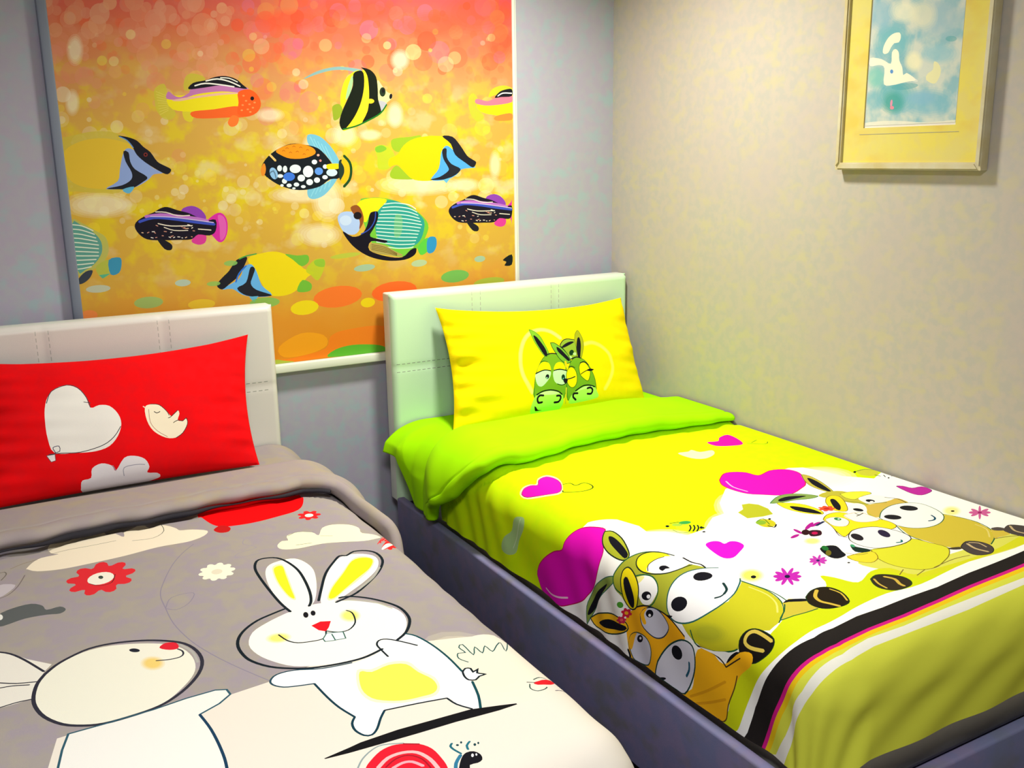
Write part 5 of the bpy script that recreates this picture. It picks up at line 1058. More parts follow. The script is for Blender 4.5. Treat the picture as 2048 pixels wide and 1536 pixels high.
PRINTS['right_duvet']='''
p|fdfdf4|1|0|0|-12150 11049 -12150 11816 -12150 13616 -12150 17607 -12150 18894 -12150 18784 -12150 18886 -12008 18954 -11375 19080 -10735 19319 -10163 19534 -9655 19752 -9268 19921 -8751 19936 -7987 19857 -7270 19883 -6513 19858 -5488 19849 -4217 19702 -2005 19566 -213 19435 -120 18232 -120 15779 -120 13881 -742 14151 -1331 13519 -1493 12813 -1708 12347 -2112 12157 -3890 12412 -5040 12659 -5932 13418 -6347 14062 -6779 14109 -7450 14597 -8064 14658 -8366 14170 -8759 13905 -8691 13504 -8899 12837 -9490 12299 -10399 12207
g|fcfce0|0.7|0|0|-5688 13756 -5308 13998 -6277 14403
g|fcfce0|0.7|0|0|-6972 14800 -6618 15033 -7540 15437
g|fcfce0|0.7|0|0|-1991 13278 -1256 13729 -2617 13862
g|fcfce0|0.7|0|0|-8625 14475 -8119 14818 -8907 14831
p|d4e014|1|1|0|-12150 18160 -12150 18233 -11781 18402 -11092 18475 -10407 18967 -9592 19093 -9263 19067 -8196 18825 -7415 18535 -7162 18119 -6968 18348 -6731 18799 -6030 18543 -5522 18640 -5364 19148 -4597 19177 -2609 19178 -1083 18965 -120 18915 -120 19247 -1665 19344 -3651 19298 -5645 19572 -6663 19498 -7613 19570 -8299 19687 -8906 19752 -9410 19716 -9718 19627 -10186 19416 -10569 19221 -10969 19022 -11408 18870 -11976 18736 -12150 18638 -12150 18540
p|d8d824|0.9|1|0|-5910 18084 -5135 17875 -4888 18688 -3225 18786 -2020 18772 -941 18872 -1665 19344 -3651 19298 -5361 19351 -5670 18762
p|dce048|1|0|0|-12150 19321 -12150 19333 -11804 19422 -11127 19650 -10439 19890 -9895 20095 -9472 20270 -9113 20350 -8166 20289 -7147 20287 -6000 20232 -4823 20134 -2668 19997 -1058 19948 -120 20835 -120 22900 -1408 22900 -12150 19448 -12150 18297
p|e0e41c|1|0|0|-12150 18797 -12150 18886 -12008 18954 -11375 19080 -10735 19319 -10163 19534 -9655 19752 -9268 19921 -8751 19936 -7987 19857 -7270 19883 -6513 19858 -5488 19849 -4217 19702 -2005 19566 -264 19466 -1058 19948 -2668 19997 -4823 20134 -6000 20232 -7147 20287 -8166 20289 -9113 20350 -9472 20270 -9895 20095 -10439 19890 -11127 19650 -11804 19422 -12150 19333 -12150 19321
p|f0c818|1|0|0|-12150 19321 -12150 19333 -11804 19422 -11127 19650 -10439 19890 -9895 20095 -9472 20270 -9113 20350 -8166 20289 -7147 20287 -6000 20232 -4823 20134 -2668 19997 -1058 19948 -1141 20191 -2729 20231 -4828 20328 -5972 20403 -7104 20449 -8120 20451 -9063 20513 -9440 20456 -9880 20317 -10406 20149 -11121 19854 -11754 19673 -12150 19532 -12150 19519
p|d41c84|1|0|0|-12150 19321 -12150 19333 -11804 19422 -11127 19650 -10439 19890 -9895 20095 -9472 20270 -9113 20350 -8166 20289 -7147 20287 -6000 20232 -4823 20134 -2668 19997 -1058 19948 -1100 20058 -2704 20105 -4834 20224 -5994 20311 -7133 20361 -8150 20363 -9095 20424 -9461 20354 -9892 20197 -10425 19997 -11123 19741 -11787 19527 -12150 19419 -12150 19409
p|24201e|1|0|0|-12150 18797 -12150 18886 -12008 18954 -11375 19080 -10735 19319 -10163 19534 -9655 19752 -9268 19921 -8751 19936 -7987 19857 -7270 19883 -6513 19858 -5488 19849 -4217 19702 -2005 19566 -264 19466 -1058 19948 -2668 19997 -4823 20134 -6000 20232 -7147 20287 -8166 20289 -9113 20350 -9472 20270 -9895 20095 -10439 19890 -11127 19650 -11804 19422 -12150 19333 -12150 19321
p|f0eede|1|0|0|-12150 19622 -12094 19722 -11512 19974 -10857 20171 -10323 20410 -9720 20494 -9189 20594 -8401 20505 -7388 20530 -6342 20496 -5290 20469 -3295 20414 -1748 20376 -2022 20563 -3522 20577 -5548 20679 -6564 20690 -7376 20692 -8415 20696 -9100 20772 -9672 20721 -10239 20655 -10630 20557 -11292 20343 -11797 20085 -12150 19984
p|e408b8|1|1|0|-11766 10509 -11436 10654 -11024 11044 -10717 11456 -10531 11843 -10291 11908 -9981 12048 -9708 12264 -9522 12603 -9414 12988 -9664 13176 -9957 13474 -10269 13516 -10596 13489 -10925 13373 -11359 13024 -11596 12822 -11928 12275 -12150 11772 -12150 11193 -12150 10767
s|c01458|1|1|30|-11766 10509 -11436 10654 -11024 11044 -10717 11456 -10531 11843 -10291 11908 -9981 12048 -9708 12264 -9522 12603 -9414 12988 -9664 13176 -9957 13474 -10269 13516 -10596 13489 -10925 13373 -11359 13024 -11596 12822 -11928 12275 -12150 11772 -12150 11193 -12150 10767 -11766 10509
s|ffc8e4|1|1|50|-11962 11021 -11996 11346 -11910 11774 -11779 12152
p|a8d094|0.9|1|0|-11538 8623 -11210 8779 -10921 9122 -10499 9285 -10348 9541 -10326 9808 -10627 9837 -11098 9527 -11516 9367 -11693 9034 -11695 8705
s|d0e8b8|1|1|30|-10384 9635 -10892 9467 -11431 9218
p|881030|1|1|0|-12150 9250 -12150 9675 -12150 10124 -12150 10056 -12150 9590 -12150 9256
p|c4b828|1|0|0|-10468 16830 -10328 17067 -10010 17368 -9499 17705 -8937 17488 -8773 17291 -8728 17538 -9337 18263 -10237 18603 -10406 18426 -10658 17945 -10732 17526 -10682 17249 -10583 17001
p|ccc824|1|0|0|-8773 17291 -8983 17538 -9499 17705 -10024 17376 -10334 17069 -10465 16878 -10612 17053 -10712 17298 -10674 17454 -10648 17918 -10442 18353 -10164 18569 -9864 18579 -9611 19020 -9352 19062 -9029 18884 -8758 18532 -8641 18079 -8710 17669 -8807 17326
g|98a028|0.4|0|0|-10349 17621 -10217 18056 -10548 17628
s|206038|1|1|30|-8807 17326 -8710 17669 -8641 18079 -8758 18532 -9029 18884 -9352 19062
s|206038|1|1|35|-10497 17124 -10712 17298 -10732 17526 -10645 17944 -10444 18346 -10321 18496
s|e8e070|1|1|40|-8849 17670 -8777 18124 -8896 18525 -9139 18813
p|acb42c|1|1|0|-9477 13046 -9360 13256 -9407 13693 -9581 14147 -9730 14380 -9883 14333 -9943 14095 -9929 13689 -9833 13366 -9668 13167
s|1c2c18|1|1|35|-9477 13046 -9360 13256 -9407 13693 -9581 14147 -9730 14380 -9883 14333 -9943 14095 -9929 13689 -9833 13366 -9668 13167 -9477 13046
p|14141c|1|1|0|-9549 13305 -9502 13494 -9580 13934 -9712 14313 -9842 14308 -9787 13946 -9687 13525
p|88a048|1|1|0|-12150 13069 -11882 13025 -11551 13046 -11083 13298 -10631 13730 -10410 14085 -10348 14329 -10553 14223 -10980 13776 -11404 13489 -11817 13248
s|387060|1|1|25|-12150 13069 -11882 13025 -11551 13046 -11083 13298 -10631 13730 -10410 14085 -10348 14329 -10553 14223 -10980 13776 -11404 13489 -11817 13248 -12150 13069
p|14141c|1|1|0|-10650 13967 -10937 13629 -11384 13270 -11709 13108 -11880 13082 -11751 13241 -11291 13571 -10967 13758
p|a8ac30|1|1|0|-10390 14218 -10152 14253 -9892 14342 -9638 14514 -9417 14732 -9264 15008 -9188 15308 -9175 15886 -9004 16406 -9558 16208 -9959 16156 -10251 16232 -10491 16367 -10613 15970 -10568 15641 -10698 15309 -10908 14874 -10733 14593 -10633 14352
s|206038|1|1|35|-10668 14587 -10598 14347 -10390 14218 -10152 14253 -9892 14342 -9638 14514 -9417 14732 -9264 15008 -9196 15318
p|f4e81c|1|1|0|-9796 14739 -9633 14688 -9453 14775 -9276 15023 -9188 15308 -9301 15607 -9679 15581 -9836 15333 -9891 15025
p|fcfcf8|1|1|0|-9839 15214 -9713 15110 -9494 15163 -9270 15296 -9052 15685 -9112 16000 -9477 15913 -9721 15623
s|20301c|1|1|35|-9120 15445 -9256 14999 -9435 14753 -9642 14668 -9826 14769 -9909 15013 -9845 15341 -9664 15732 -9418 15953 -9115 16076
s|383818|1|1|25|-9820 15208 -9694 15103 -9487 15155 -9302 15279
p|14141c|1|1|0|-9641 15465 -9568 15440 -9493 15552 -9498 15721 -9564 15630 -9646 15604
p|fcfcf8|1|1|0|-10134 14988 -9990 15131 -9890 15378 -9946 15625 -10105 15792 -10339 15751 -10520 15633 -10581 15421 -10463 15261 -10267 15118
p|f4ec60|0.8|1|0|-10119 14978 -9996 15135 -10000 15217 -10189 15129
s|206038|1|1|35|-10093 14921 -9949 15152 -9885 15429 -9977 15694 -10165 15826 -10404 15771 -10561 15640
e|14141c|1|0|0|-10356 15487 -10296 15635 -10456 15518
e|fcfcfc|1|0|0|-10346 15556 -10321 15616 -10391 15571
s|14141c|1|1|45|-9047 15680 -9045 15993 -8961 16203 -8986 16394
p|fdfdfb|1|1|0|-10310 16258 -10070 16156 -9828 16101 -9569 16115 -9290 16227 -9009 16412 -8755 16568 -8480 16799 -8555 17119 -8965 17509 -9390 17690 -9768 17571 -10100 17327 -10328 17067 -10471 16782 -10495 16521
s|206058|1|1|35|-8749 16562 -9066 16377 -9356 16199 -9617 16112 -9902 16111 -10164 16187 -10391 16315 -10507 16534 -10462 16828 -10286 17142 -9963 17431 -9618 17631 -9261 17650 -8899 17428 -8712 17243
e|14141c|1|0|0|-9261 16619 -9113 16784 -9366 16740
e|14141c|1|0|0|-10111 16574 -9962 16746 -10215 16718
s|183838|1|1|60|-9154 17181 -9257 17406 -9397 17466
s|183838|1|1|40|-9397 17466 -9496 17448 -9592 17355
g|f4ec20|0.9|0|0|-8399 17265 -8206 17390 -8601 17480
e|14141c|1|0|0|-8418 17350 -8368 17382 -8474 17409
p|d0c040|1|0|0|-8783 18603 -8545 18538 -8257 18751 -8363 19179 -8804 19147 -9260 19042 -9015 18892
s|206038|1|1|30|-8638 18562 -8604 18321 -8612 18001 -8707 17617 -8788 17331
s|206038|1|1|30|-8794 18673 -9021 18885 -9276 19044 -8819 19161 -8374 19189
p|14141c|1|1|0|-8785 18619 -8566 18558 -8246 18740 -8321 18821 -8650 18642
p|241c10|1|1|0|-8198 18685 -7890 18533 -7593 18522 -7416 18669 -7399 18959 -7590 19321 -7861 19396 -8176 19325 -8335 19174 -8352 18930
s|183818|1|1|20|-8198 18685 -7890 18533 -7593 18522 -7416 18669 -7399 18959 -7590 19321 -7861 19396 -8176 19325 -8335 19174 -8352 18930 -8198 18685
s|d8b844|1|1|80|-7762 18583 -8008 18770 -8085 18983 -8006 19168 -7928 19359
s|d8b844|1|1|40|-7491 18694 -7455 18967 -7602 19269
p|181410|1|1|0|-10377 18579 -10130 18488 -9881 18544 -9732 18712 -9684 18988 -9725 19229 -9895 19309 -10107 19254 -10372 19051 -10468 18786
s|183818|1|1|20|-10377 18579 -10130 18488 -9881 18544 -9732 18712 -9684 18988 -9725 19229 -9895 19309 -10107 19254 -10372 19051 -10468 18786 -10377 18579
s|d8c050|1|1|80|-9786 19203 -9767 18962 -9788 18731 -9922 18618 -10095 18641 -10134 18828 -10051 19140
p|14141c|1|1|0|-10802 18225 -10584 18313 -10386 18485 -10381 18609 -10667 18394
p|ffbc18|1|1|0|-12150 16825 -11884 17223 -11287 17327 -10829 17401 -10699 17777 -10829 18168 -10352 18589 -10236 18904 -10482 18945 -10891 18619 -11245 18501 -11667 18390 -11995 18361 -12150 18227 -12150 18059 -12150 17706 -12150 17321 -12150 17033
s|30281c|1|1|35|-10748 17390 -10715 17779 -10768 18079 -10867 18233
s|30281c|1|1|30|-10867 18233 -10479 18610
s|604818|1|1|30|-10928 18540 -11245 18501 -11667 18390 -12000 18352 -12150 18228 -12150 18101
s|c88010|0.5|1|60|-12082 17188 -11642 17759 -11190 18256
s|c88010|0.5|1|60|-12150 17398 -11880 17852 -11576 18298
p|fcfcf4|1|1|0|-10746 17435 -10664 17858 -10509 18265 -10715 18198 -10727 17866
p|ffb818|1|1|0|-11278 14777 -11052 14871 -10772 15196 -10616 15445 -10527 15845 -10496 16250 -10571 16644 -10735 16988 -10984 16761 -11348 16314 -11666 16095 -12063 15972 -12150 16040 -12150 15684 -12150 15465 -12047 15632 -12150 15066 -11834 14912 -11559 14838
s|14141c|1|1|35|-10881 14997 -10616 15445 -10527 15845 -10496 16250 -10560 16590 -10712 16962
s|204830|1|1|30|-12150 15490 -12150 15801 -12150 16160 -12150 16619
p|f0dc10|1|1|0|-10353 14485 -10126 14455 -9985 14567 -10020 14814 -10176 15089 -10411 15229 -10755 15208 -10913 14942 -10779 14695 -10562 14569
s|20301c|1|1|35|-10353 14485 -10126 14455 -9985 14567 -10020 14814 -10176 15089 -10411 15229 -10755 15208 -10913 14942 -10779 14695 -10562 14569 -10353 14485
p|14141c|1|1|0|-10300 14573 -10204 14688 -10388 14965 -10601 15113 -10826 15082 -10817 14899 -10612 14732
p|ffc41c|1|1|0|-11920 13180 -11675 13486 -11431 13999 -11303 14526 -11343 14807 -11526 14845 -11860 14321 -11996 13905 -12068 13421
s|203c30|1|1|35|-11920 13180 -11675 13486 -11431 13999 -11303 14526 -11343 14807 -11526 14845 -11860 14321 -11996 13905 -12068 13421 -11920 13180
p|14141c|1|1|0|-11907 13536 -11640 13901 -11525 14262 -11426 14787 -11547 14772 -11764 14255 -11885 13832
p|d02040|1|0|0|-11049 14992 -11079 14958 -11101 14908 -11120 14894 -11151 14894 -11176 14872 -11193 14842 -11196 14809 -11180 14783 -11186 14760 -11213 14725 -11218 14694 -11210 14670 -11189 14662 -11156 14677 -11145 14666 -11141 14628 -11122 14616 -11098 14622 -11075 14646 -11059 14687 -11042 14698 -11011 14696 -10988 14717 -10971 14746 -10968 14780 -10984 14807 -10975 14834 -10944 14877 -10934 14917 -10938 14946 -10960 14953 -10997 14930 -11007 14943 -11004 14991 -11022 15003
e|f0b020|1|0|0|-11083 14794 -11074 14858 -11131 14778
p|c82850|1|0|0|-11261 14804 -11283 14790 -11305 14757 -11320 14753 -11339 14766 -11361 14755 -11380 14733 -11392 14702 -11390 14670 -11403 14647 -11434 14616 -11453 14579 -11461 14543 -11453 14522 -11424 14530 -11423 14509 -11448 14446 -11447 14415 -11428 14414 -11394 14447 -11357 14503 -11339 14513 -11320 14498 -11295 14515 -11271 14545 -11256 14581 -11257 14616 -11245 14637 -11217 14663 -11204 14691 -11202 14717 -11214 14732 -11239 14730 -11243 14745 -11235 14782 -11244 14800
e|e86060|1|0|0|-11324 14642 -11300 14701 -11360 14645
e|50a030|1|0|0|-10960 14564 -10968 14665 -11044 14519
p|d4d4e0|1|1|0|-10871 15360 -10668 15500 -10532 15790 -10535 16078 -10647 16315 -10801 16380 -11082 16193 -11225 15949 -11218 15703 -11110 15434
s|283848|1|1|30|-10871 15360 -10668 15500 -10532 15790 -10535 16078 -10647 16315 -10801 16380 -11082 16193 -11225 15949 -11218 15703 -11110 15434 -10871 15360
p|ffbc18|1|1|0|-10871 15360 -10668 15500 -10641 15570 -10818 15492 -11002 15585 -11061 15487
e|14141c|1|0|0|-10728 15666 -10678 15789 -10823 15676
e|f4f4f4|1|0|0|-10770 15670 -10753 15713 -10805 15674
p|d4d4e0|1|1|0|-11828 14927 -11577 14984 -11417 15194 -11354 15549 -11490 15746 -11735 15788 -12050 15663 -12150 15355 -12113 15111
s|284838|1|1|30|-11828 14927 -11577 14984 -11417 15194 -11354 15549 -11490 15746 -11735 15788 -12050 15663 -12150 15355 -12113 15111 -11828 14927
p|f0b020|1|1|0|-11828 14927 -11577 14984 -11429 15193 -11596 15121 -11932 15044
e|14141c|1|0|0|-11515 15336 -11452 15465 -11619 15330
e|f4f4f4|1|0|0|-11496 15350 -11473 15399 -11533 15348
s|14141c|1|1|70|-11980 14929 -12099 15011 -12150 15001
p|501020|1|1|0|-12150 14720 -12150 14934 -12150 15106 -12150 15132 -12150 14906
p|f0f0f4|0.8|1|0|-12150 15081 -12150 15411 -12150 15475 -12150 15244
p|dcdce6|1|1|0|-11765 16040 -11428 16218 -11126 16473 -10839 16869 -10796 17164 -10942 17305 -11282 17337 -11705 17219 -12110 17004 -12150 16721 -12150 16395 -12150 16088 -12150 15950
s|184038|1|1|40|-11765 16040 -11428 16218 -11126 16473 -10839 16869 -10796 17164 -10942 17305 -11282 17337 -11705 17219 -12110 17004 -12150 16721 -12150 16395 -12150 16088 -12150 15950 -11765 16040
e|14141c|1|0|0|-11241 16690 -11109 16863 -11366 16793
e|14141c|1|0|0|-12145 16184 -12041 16343 -12150 16245
s|205870|1|1|60|-11267 17136 -11459 17130 -11661 17034
s|184038|0.9|1|35|-12150 15012 -12150 15414 -12150 16037 -12150 16509 -12150 16833
e|14141c|1|0|0|-12150 16722 -12150 16882 -12150 16873
p|14141c|1|1|0|-10496 16250 -10423 16508 -10527 16423
p|f010d0|1|1|0|-8115 15390 -7860 15297 -7695 15395 -7684 15580 -7472 15541 -7333 15667 -7378 15930 -7733 16157 -8078 16320 -8281 16222 -8262 15870
p|b4b828|1|0|0|-5997 14208 -5729 14110 -5516 13830 -5294 13871 -5139 14067 -5133 14415 -5304 14775 -5638 14765 -6074 14646
p|bc2c9c|1|1|0|-779 14952 -590 15013 -510 15266 -177 15319 -147 15555 -296 15731 -796 15800 -915 15535
s|602060|1|1|20|-779 14952 -590 15013 -510 15266 -177 15319 -147 15555 -296 15731 -796 15800 -915 15535 -779 14952
p|e408b8|1|1|0|-4659 11977 -4157 11597 -3800 11610 -3504 11828 -3369 12212 -2769 12047 -2360 12151 -2167 12407 -2244 12796 -2759 13462 -3182 13703 -3758 13910 -4141 13816 -4474 13554 -4790 13270 -4926 12784 -4895 12358
s|d02040|1|1|30|-4659 11977 -4157 11597 -3800 11610 -3504 11828 -3369 12212 -2769 12047 -2360 12151 -2167 12407 -2244 12796 -2759 13462 -3182 13703 -3758 13910 -4141 13816 -4474 13554 -4790 13270 -4926 12784 -4895 12358 -4659 11977
s|ffb0e0|1|1|50|-4570 12160 -4739 12643 -4661 13132
p|f8f4b0|1|1|0|-9775 9120 -9538 8978 -9329 9095 -9215 9261 -8974 8974 -8609 8863 -8478 9225 -8635 9777 -9056 10389 -9386 10177 -9774 9546
p|f40cb4|1|1|0|-9741 9175 -9546 9067 -9346 9171 -9213 9354 -9003 9080 -8674 8969 -8564 9314 -8679 9782 -9039 10290 -9341 10112 -9730 9496
s|802040|1|1|20|-9741 9175 -9546 9067 -9346 9171 -9213 9354 -9003 9080 -8674 8969 -8564 9314 -8679 9782 -9039 10290 -9341 10112 -9730 9496 -9741 9175
s|404808|1|1|40|-8658 9833 -8422 9874 -8396 10122 -8075 10064 -8007 10356 -8145 10584 -8507 10623 -8951 10423 -8937 10268
p|f00ca8|1|1|0|-2429 8852 -2033 8941 -1733 8660 -1281 8556 -1329 9104 -1602 9642 -2055 9578 -2472 9316
s|606808|1|1|25|-1435 9660 -992 10015 -749 9879
s|606808|1|1|25|-1267 9679 -915 9543
p|f4f4b4|1|1|0|-4056 9364 -3654 9377 -3436 9283 -3349 9593 -2897 9639 -3123 9994 -3659 10197 -4007 9965
e|e4e400|0.5|0|0|-5148 8281 -4825 8480 -5369 8580
e|e8e020|1|0|0|-7833 14206 -7700 14342 -7988 14385
e|38a048|1|0|0|-7587 13977 -7441 14043 -7655 14064
e|a0c840|1|0|0|-7841 13983 -7731 14059 -7903 14061
s|14141c|1|1|40|-7595 14178 -7699 14347 -7873 14488
s|14141c|1|1|40|-7514 14235 -7617 14403 -7792 14543
s|14141c|1|1|40|-7435 14289 -7539 14457 -7715 14597
s|14141c|1|1|30|-7930 13800 -7696 13865
e|14141c|1|0|0|-8107 13920 -8067 13947 -8150 13975
e|14141c|1|0|0|-7439 14502 -7403 14527 -7471 14539
e|14141c|1|0|0|-7596 14725 -7561 14749 -7622 14754
s|404010|1|1|20|-8150 14190 -8124 14445 -7926 14546
e|c8c020|1|0|0|-5893 15142 -5737 15315 -6096 15338
e|88b030|1|0|0|-5981 15037 -5866 15108 -6087 15147
s|14141c|1|1|40|-5980 15288 -5919 15447 -5742 15333
e|14141c|1|0|0|-5625 14978 -5593 14997 -5663 15018
s|387818|1|1|25|-6006 14920 -5747 14878 -5885 15246
e|c8c83c|1|0|0|-452 13678 -239 13897 -713 13893
s|407828|1|1|30|-663 13423 -296 13427 -120 13607
e|14141c|1|0|0|-737 13447 -702 13469 -807 13508
s|14141c|1|1|40|-464 13946 -410 14098
s|14141c|1|1|30|-252 14079 -345 14224
e|14141c|1|0|0|-338 14329 -315 14343 -384 14367
e|14141c|1|0|0|-122 14262 -120 14274 -157 14291
e|14141c|1|0|0|-7463 14470 -7430 14492 -7518 14535
e|14141c|1|0|0|-7584 14719 -7558 14737 -7611 14751
e|c428b4|1|0|0|-7623 17845 -7522 17912 -7691 17911
e|c428b4|1|0|0|-7744 17914 -7717 18044 -7818 17969
e|c428b4|1|0|0|-7877 17917 -7989 18120 -7941 17936
e|c428b4|1|0|0|-7973 17853 -8195 17981 -7963 17797
e|c428b4|1|0|0|-7997 17746 -8158 17749 -7945 17675
e|c428b4|1|0|0|-7937 17636 -8039 17568 -7870 17567
e|c428b4|1|0|0|-7816 17564 -7845 17430 -7741 17506
e|c428b4|1|0|0|-7680 17559 -7560 17342 -7613 17538
e|c428b4|1|0|0|-7582 17624 -7343 17484 -7593 17681
e|c428b4|1|0|0|-7560 17734 -7393 17729 -7615 17805
e|201840|1|0|0|-7780 17740 -7729 17774 -7842 17802
e|c43cb4|1|0|0|-6452 17555 -6384 17598 -6510 17608
e|c43cb4|1|0|0|-6550 17606 -6543 17698 -6611 17650
e|c43cb4|1|0|0|-6650 17602 -6767 17750 -6693 17606
e|c43cb4|1|0|0|-6707 17545 -6855 17601 -6679 17494
e|c43cb4|1|0|0|-6695 17461 -6788 17443 -6644 17406
e|c43cb4|1|0|0|-6620 17389 -6661 17322 -6559 17339
e|c43cb4|1|0|0|-6514 17363 -6469 17236 -6453 17330
e|c43cb4|1|0|0|-6429 17395 -6254 17271 -6425 17429
e|c43cb4|1|0|0|-6404 17471 -6282 17457 -6449 17527
e|302060|1|0|0|-6559 17488 -6524 17510 -6603 17530
e|cc6098|1|0|0|-505 17552 -408 17608 -595 17615
e|cc6098|1|0|0|-674 17614 -689 17738 -766 17665
e|cc6098|1|0|0|-830 17588 -1111 17785 -859 17571
e|cc6098|1|0|0|-885 17492 -1076 17511 -814 17428
e|cc6098|1|0|0|-808 17381 -904 17324 -718 17317
e|cc6098|1|0|0|-639 17318 -624 17190 -544 17264
e|cc6098|1|0|0|-479 17342 -171 17127 -449 17359
e|cc6098|1|0|0|-423 17439 -221 17416 -498 17505
e|a02868|1|0|0|-656 17466 -608 17494 -727 17516
e|b01890|1|0|0|-5911 16138 -5740 16118 -5965 16206
e|b01890|1|0|0|-5617 15955 -5622 16122 -5683 16002
e|b01890|1|0|0|-5105 15832 -4841 15719 -5151 15916
e|b01890|1|0|0|-4888 15837 -4666 15791 -4939 15906
e|301018|1|0|0|-5493 16087 -5404 16138 -5631 16220
p|381020|1|1|0|-5340 16056 -5086 16180 -5304 16409 -5577 16334
e|c01050|1|0|0|-5338 16236 -5270 16275 -5408 16302
s|202850|1|1|70|-4934 15907 -4563 15807
g|f0ec60|0.8|0|0|-5773 16571 -5621 16660 -5910 16700
p|d0bc3c|1|0|0|-1581 17059 -1416 17424 -1337 17864 -1483 18338 -1846 18702 -2340 18930 -2802 18900 -3144 18727 -3307 18464 -3404 18056 -3481 17574 -3209 16970 -2975 17265 -2599 17437 -2100 17380
s|206038|1|1|30|-1581 17059 -1416 17424 -1337 17864 -1483 18338 -1846 18702 -2299 18923
s|206040|1|1|30|-3218 16939 -3453 17413 -3463 17878 -3412 18283 -3291 18623
s|e0d070|1|1|40|-1514 17945 -1564 18286 -1946 18636
p|d4bc44|1|0|0|-1492 18357 -1172 18510 -1370 18798 -1933 18762
s|605020|1|1|25|-1933 18762 -1494 18873 -1131 19045
p|544c48|1|1|0|-1427 18312 -1214 18347 -1144 18491 -1277 18568 -1477 18440
p|4c4440|1|1|0|-1262 18541 -872 18394 -653 18525 -582 18772 -1141 19133 -1318 18879 -1330 18679
s|c8b080|1|1|60|-881 18464 -1075 18719 -1019 18972
p|4c4440|1|1|0|-3033 18638 -2650 18497 -2402 18660 -2366 18936 -2540 19158 -2833 19258 -3151 19147 -3178 18919
s|282420|1|1|20|-3033 18638 -2650 18497 -2402 18660 -2366 18936 -2540 19158 -2833 19258 -3151 19147 -3178 18919 -3033 18638
s|c8b080|1|1|70|-2736 18602 -2832 18881 -2753 19155
s|4c4440|1|1|90|-2695 18720 -2648 19000
s|c8b080|1|1|40|-2647 18580 -2487 18720 -2534 18961
p|443c30|1|1|0|-3397 18522 -3058 18622 -3137 18731 -3332 18653
p|bcb040|1|1|0|-2244 12796 -2137 13001 -2254 13534 -2510 14131 -2708 14442 -2825 14180 -2798 13690 -2573 13236
s|506020|1|1|20|-2244 12796 -2137 13001 -2254 13534 -2510 14131 -2708 14442 -2825 14180 -2798 13690 -2573 13236 -2244 12796
p|14141c|1|1|0|-2328 13110 -2331 13486 -2673 14337 -2762 14123 -2642 13601
p|84a050|1|1|0|-4818 14166 -4345 13904 -3936 13849 -3536 14045 -3277 14402 -3605 14457 -4062 14325 -4487 14282
s|307850|1|1|25|-4818 14166 -4345 13904 -3936 13849 -3536 14045 -3277 14402 -3605 14457 -4062 14325 -4487 14282 -4818 14166
p|14141c|1|1|0|-4389 14054 -3986 14017 -3545 14239 -3980 14244 -4471 14207
p|bcb43c|1|1|0|-3278 14432 -2823 14293 -2400 14473 -2323 14956 -2428 15368 -2144 15756 -1697 15953 -2537 16133 -3141 16335 -3208 16038 -2786 15571 -2973 15204 -3071 14856
p|f0e43c|1|1|0|-2643 14607 -2304 14611 -1862 14830 -1894 15030 -2234 15041 -2637 15123 -2756 14902
s|607830|1|1|20|-2643 14607 -2304 14611 -1862 14830 -1894 15030 -2234 15041 -2637 15123 -2756 14902 -2643 14607
p|f4f4e8|1|1|0|-2506 15115 -2081 15072 -1791 15306 -1820 15618 -2301 15732 -2598 15619 -2616 15425
e|14141c|1|0|0|-2380 15412 -2304 15504 -2471 15485
e|f4f4f0|1|0|0|-2397 15474 -2354 15500 -2436 15507
p|d0b44c|1|1|0|-3068 15867 -2733 15604 -2045 15674 -1618 15634 -1572 15853 -1700 16066 -2429 16093 -2994 16262 -3183 16270
s|14141c|1|1|30|-1820 15425 -1623 15690 -1686 16045
s|206038|1|1|25|-3022 15031 -2776 15298 -2657 15512 -2095 15715
p|f4f4e8|1|1|0|-3284 15427 -2868 15325 -2786 15571 -3098 15913 -3441 15983 -3528 15802
e|14141c|1|0|0|-3180 15704 -3105 15814 -3263 15770
s|203030|1|1|30|-3407 15825 -3337 15996 -3501 15984
p|f4f4ec|1|1|0|-3166 16381 -2730 16091 -2184 15943 -1702 16008 -1400 16269 -1454 16797 -1702 17182 -2145 17413 -2608 17444 -2992 17278 -3169 16995 -3200 16633
s|386848|1|1|25|-3166 16381 -2730 16091 -2184 15943 -1702 16008 -1400 16269 -1454 16797 -1702 17182 -2145 17413 -2608 17444 -2992 17278 -3169 16995 -3200 16633 -3166 16381
e|202024|1|0|0|-1961 16314 -1797 16470 -2118 16434
e|202024|1|0|0|-2833 16516 -2679 16664 -2966 16620
s|104860|1|1|50|-1899 16955 -1971 17118 -2122 17201 -2285 17172
g|f0e860|0.7|0|0|-1186 17024 -1008 17127 -1470 17233
e|382c20|1|0|0|-1171 17046 -1129 17071 -1223 17084
p|dcdc30|1|1|0|-4993 17662 -4473 17780 -3934 17798 -3566 17697 -3429 18075 -3326 18486 -3660 18790 -4086 18980 -4598 19136 -4987 19061 -5217 18822 -5341 18492 -5280 18087
s|807820|1|1|25|-4993 17662 -4473 17780 -3934 17798 -3566 17697 -3429 18075 -3326 18486 -3660 18790 -4086 18980 -4598 19136 -4987 19061 -5217 18822 -5341 18492 -5280 18087 -4993 17662
p|e4d834|1|1|0|-5801 17666 -5073 17731 -5248 18083 -5636 18208 -5855 17945
s|907020|1|1|20|-5801 17666 -5073 17731 -5248 18083 -5636 18208 -5855 17945 -5801 17666
e|14141c|1|0|0|-6066 17948 -6039 17965 -6095 17973
p|f0e420|1|1|0|-4640 14232 -4360 14388 -4097 14701 -4043 15204 -4210 15441 -4512 15210 -4700 14838 -4729 14525
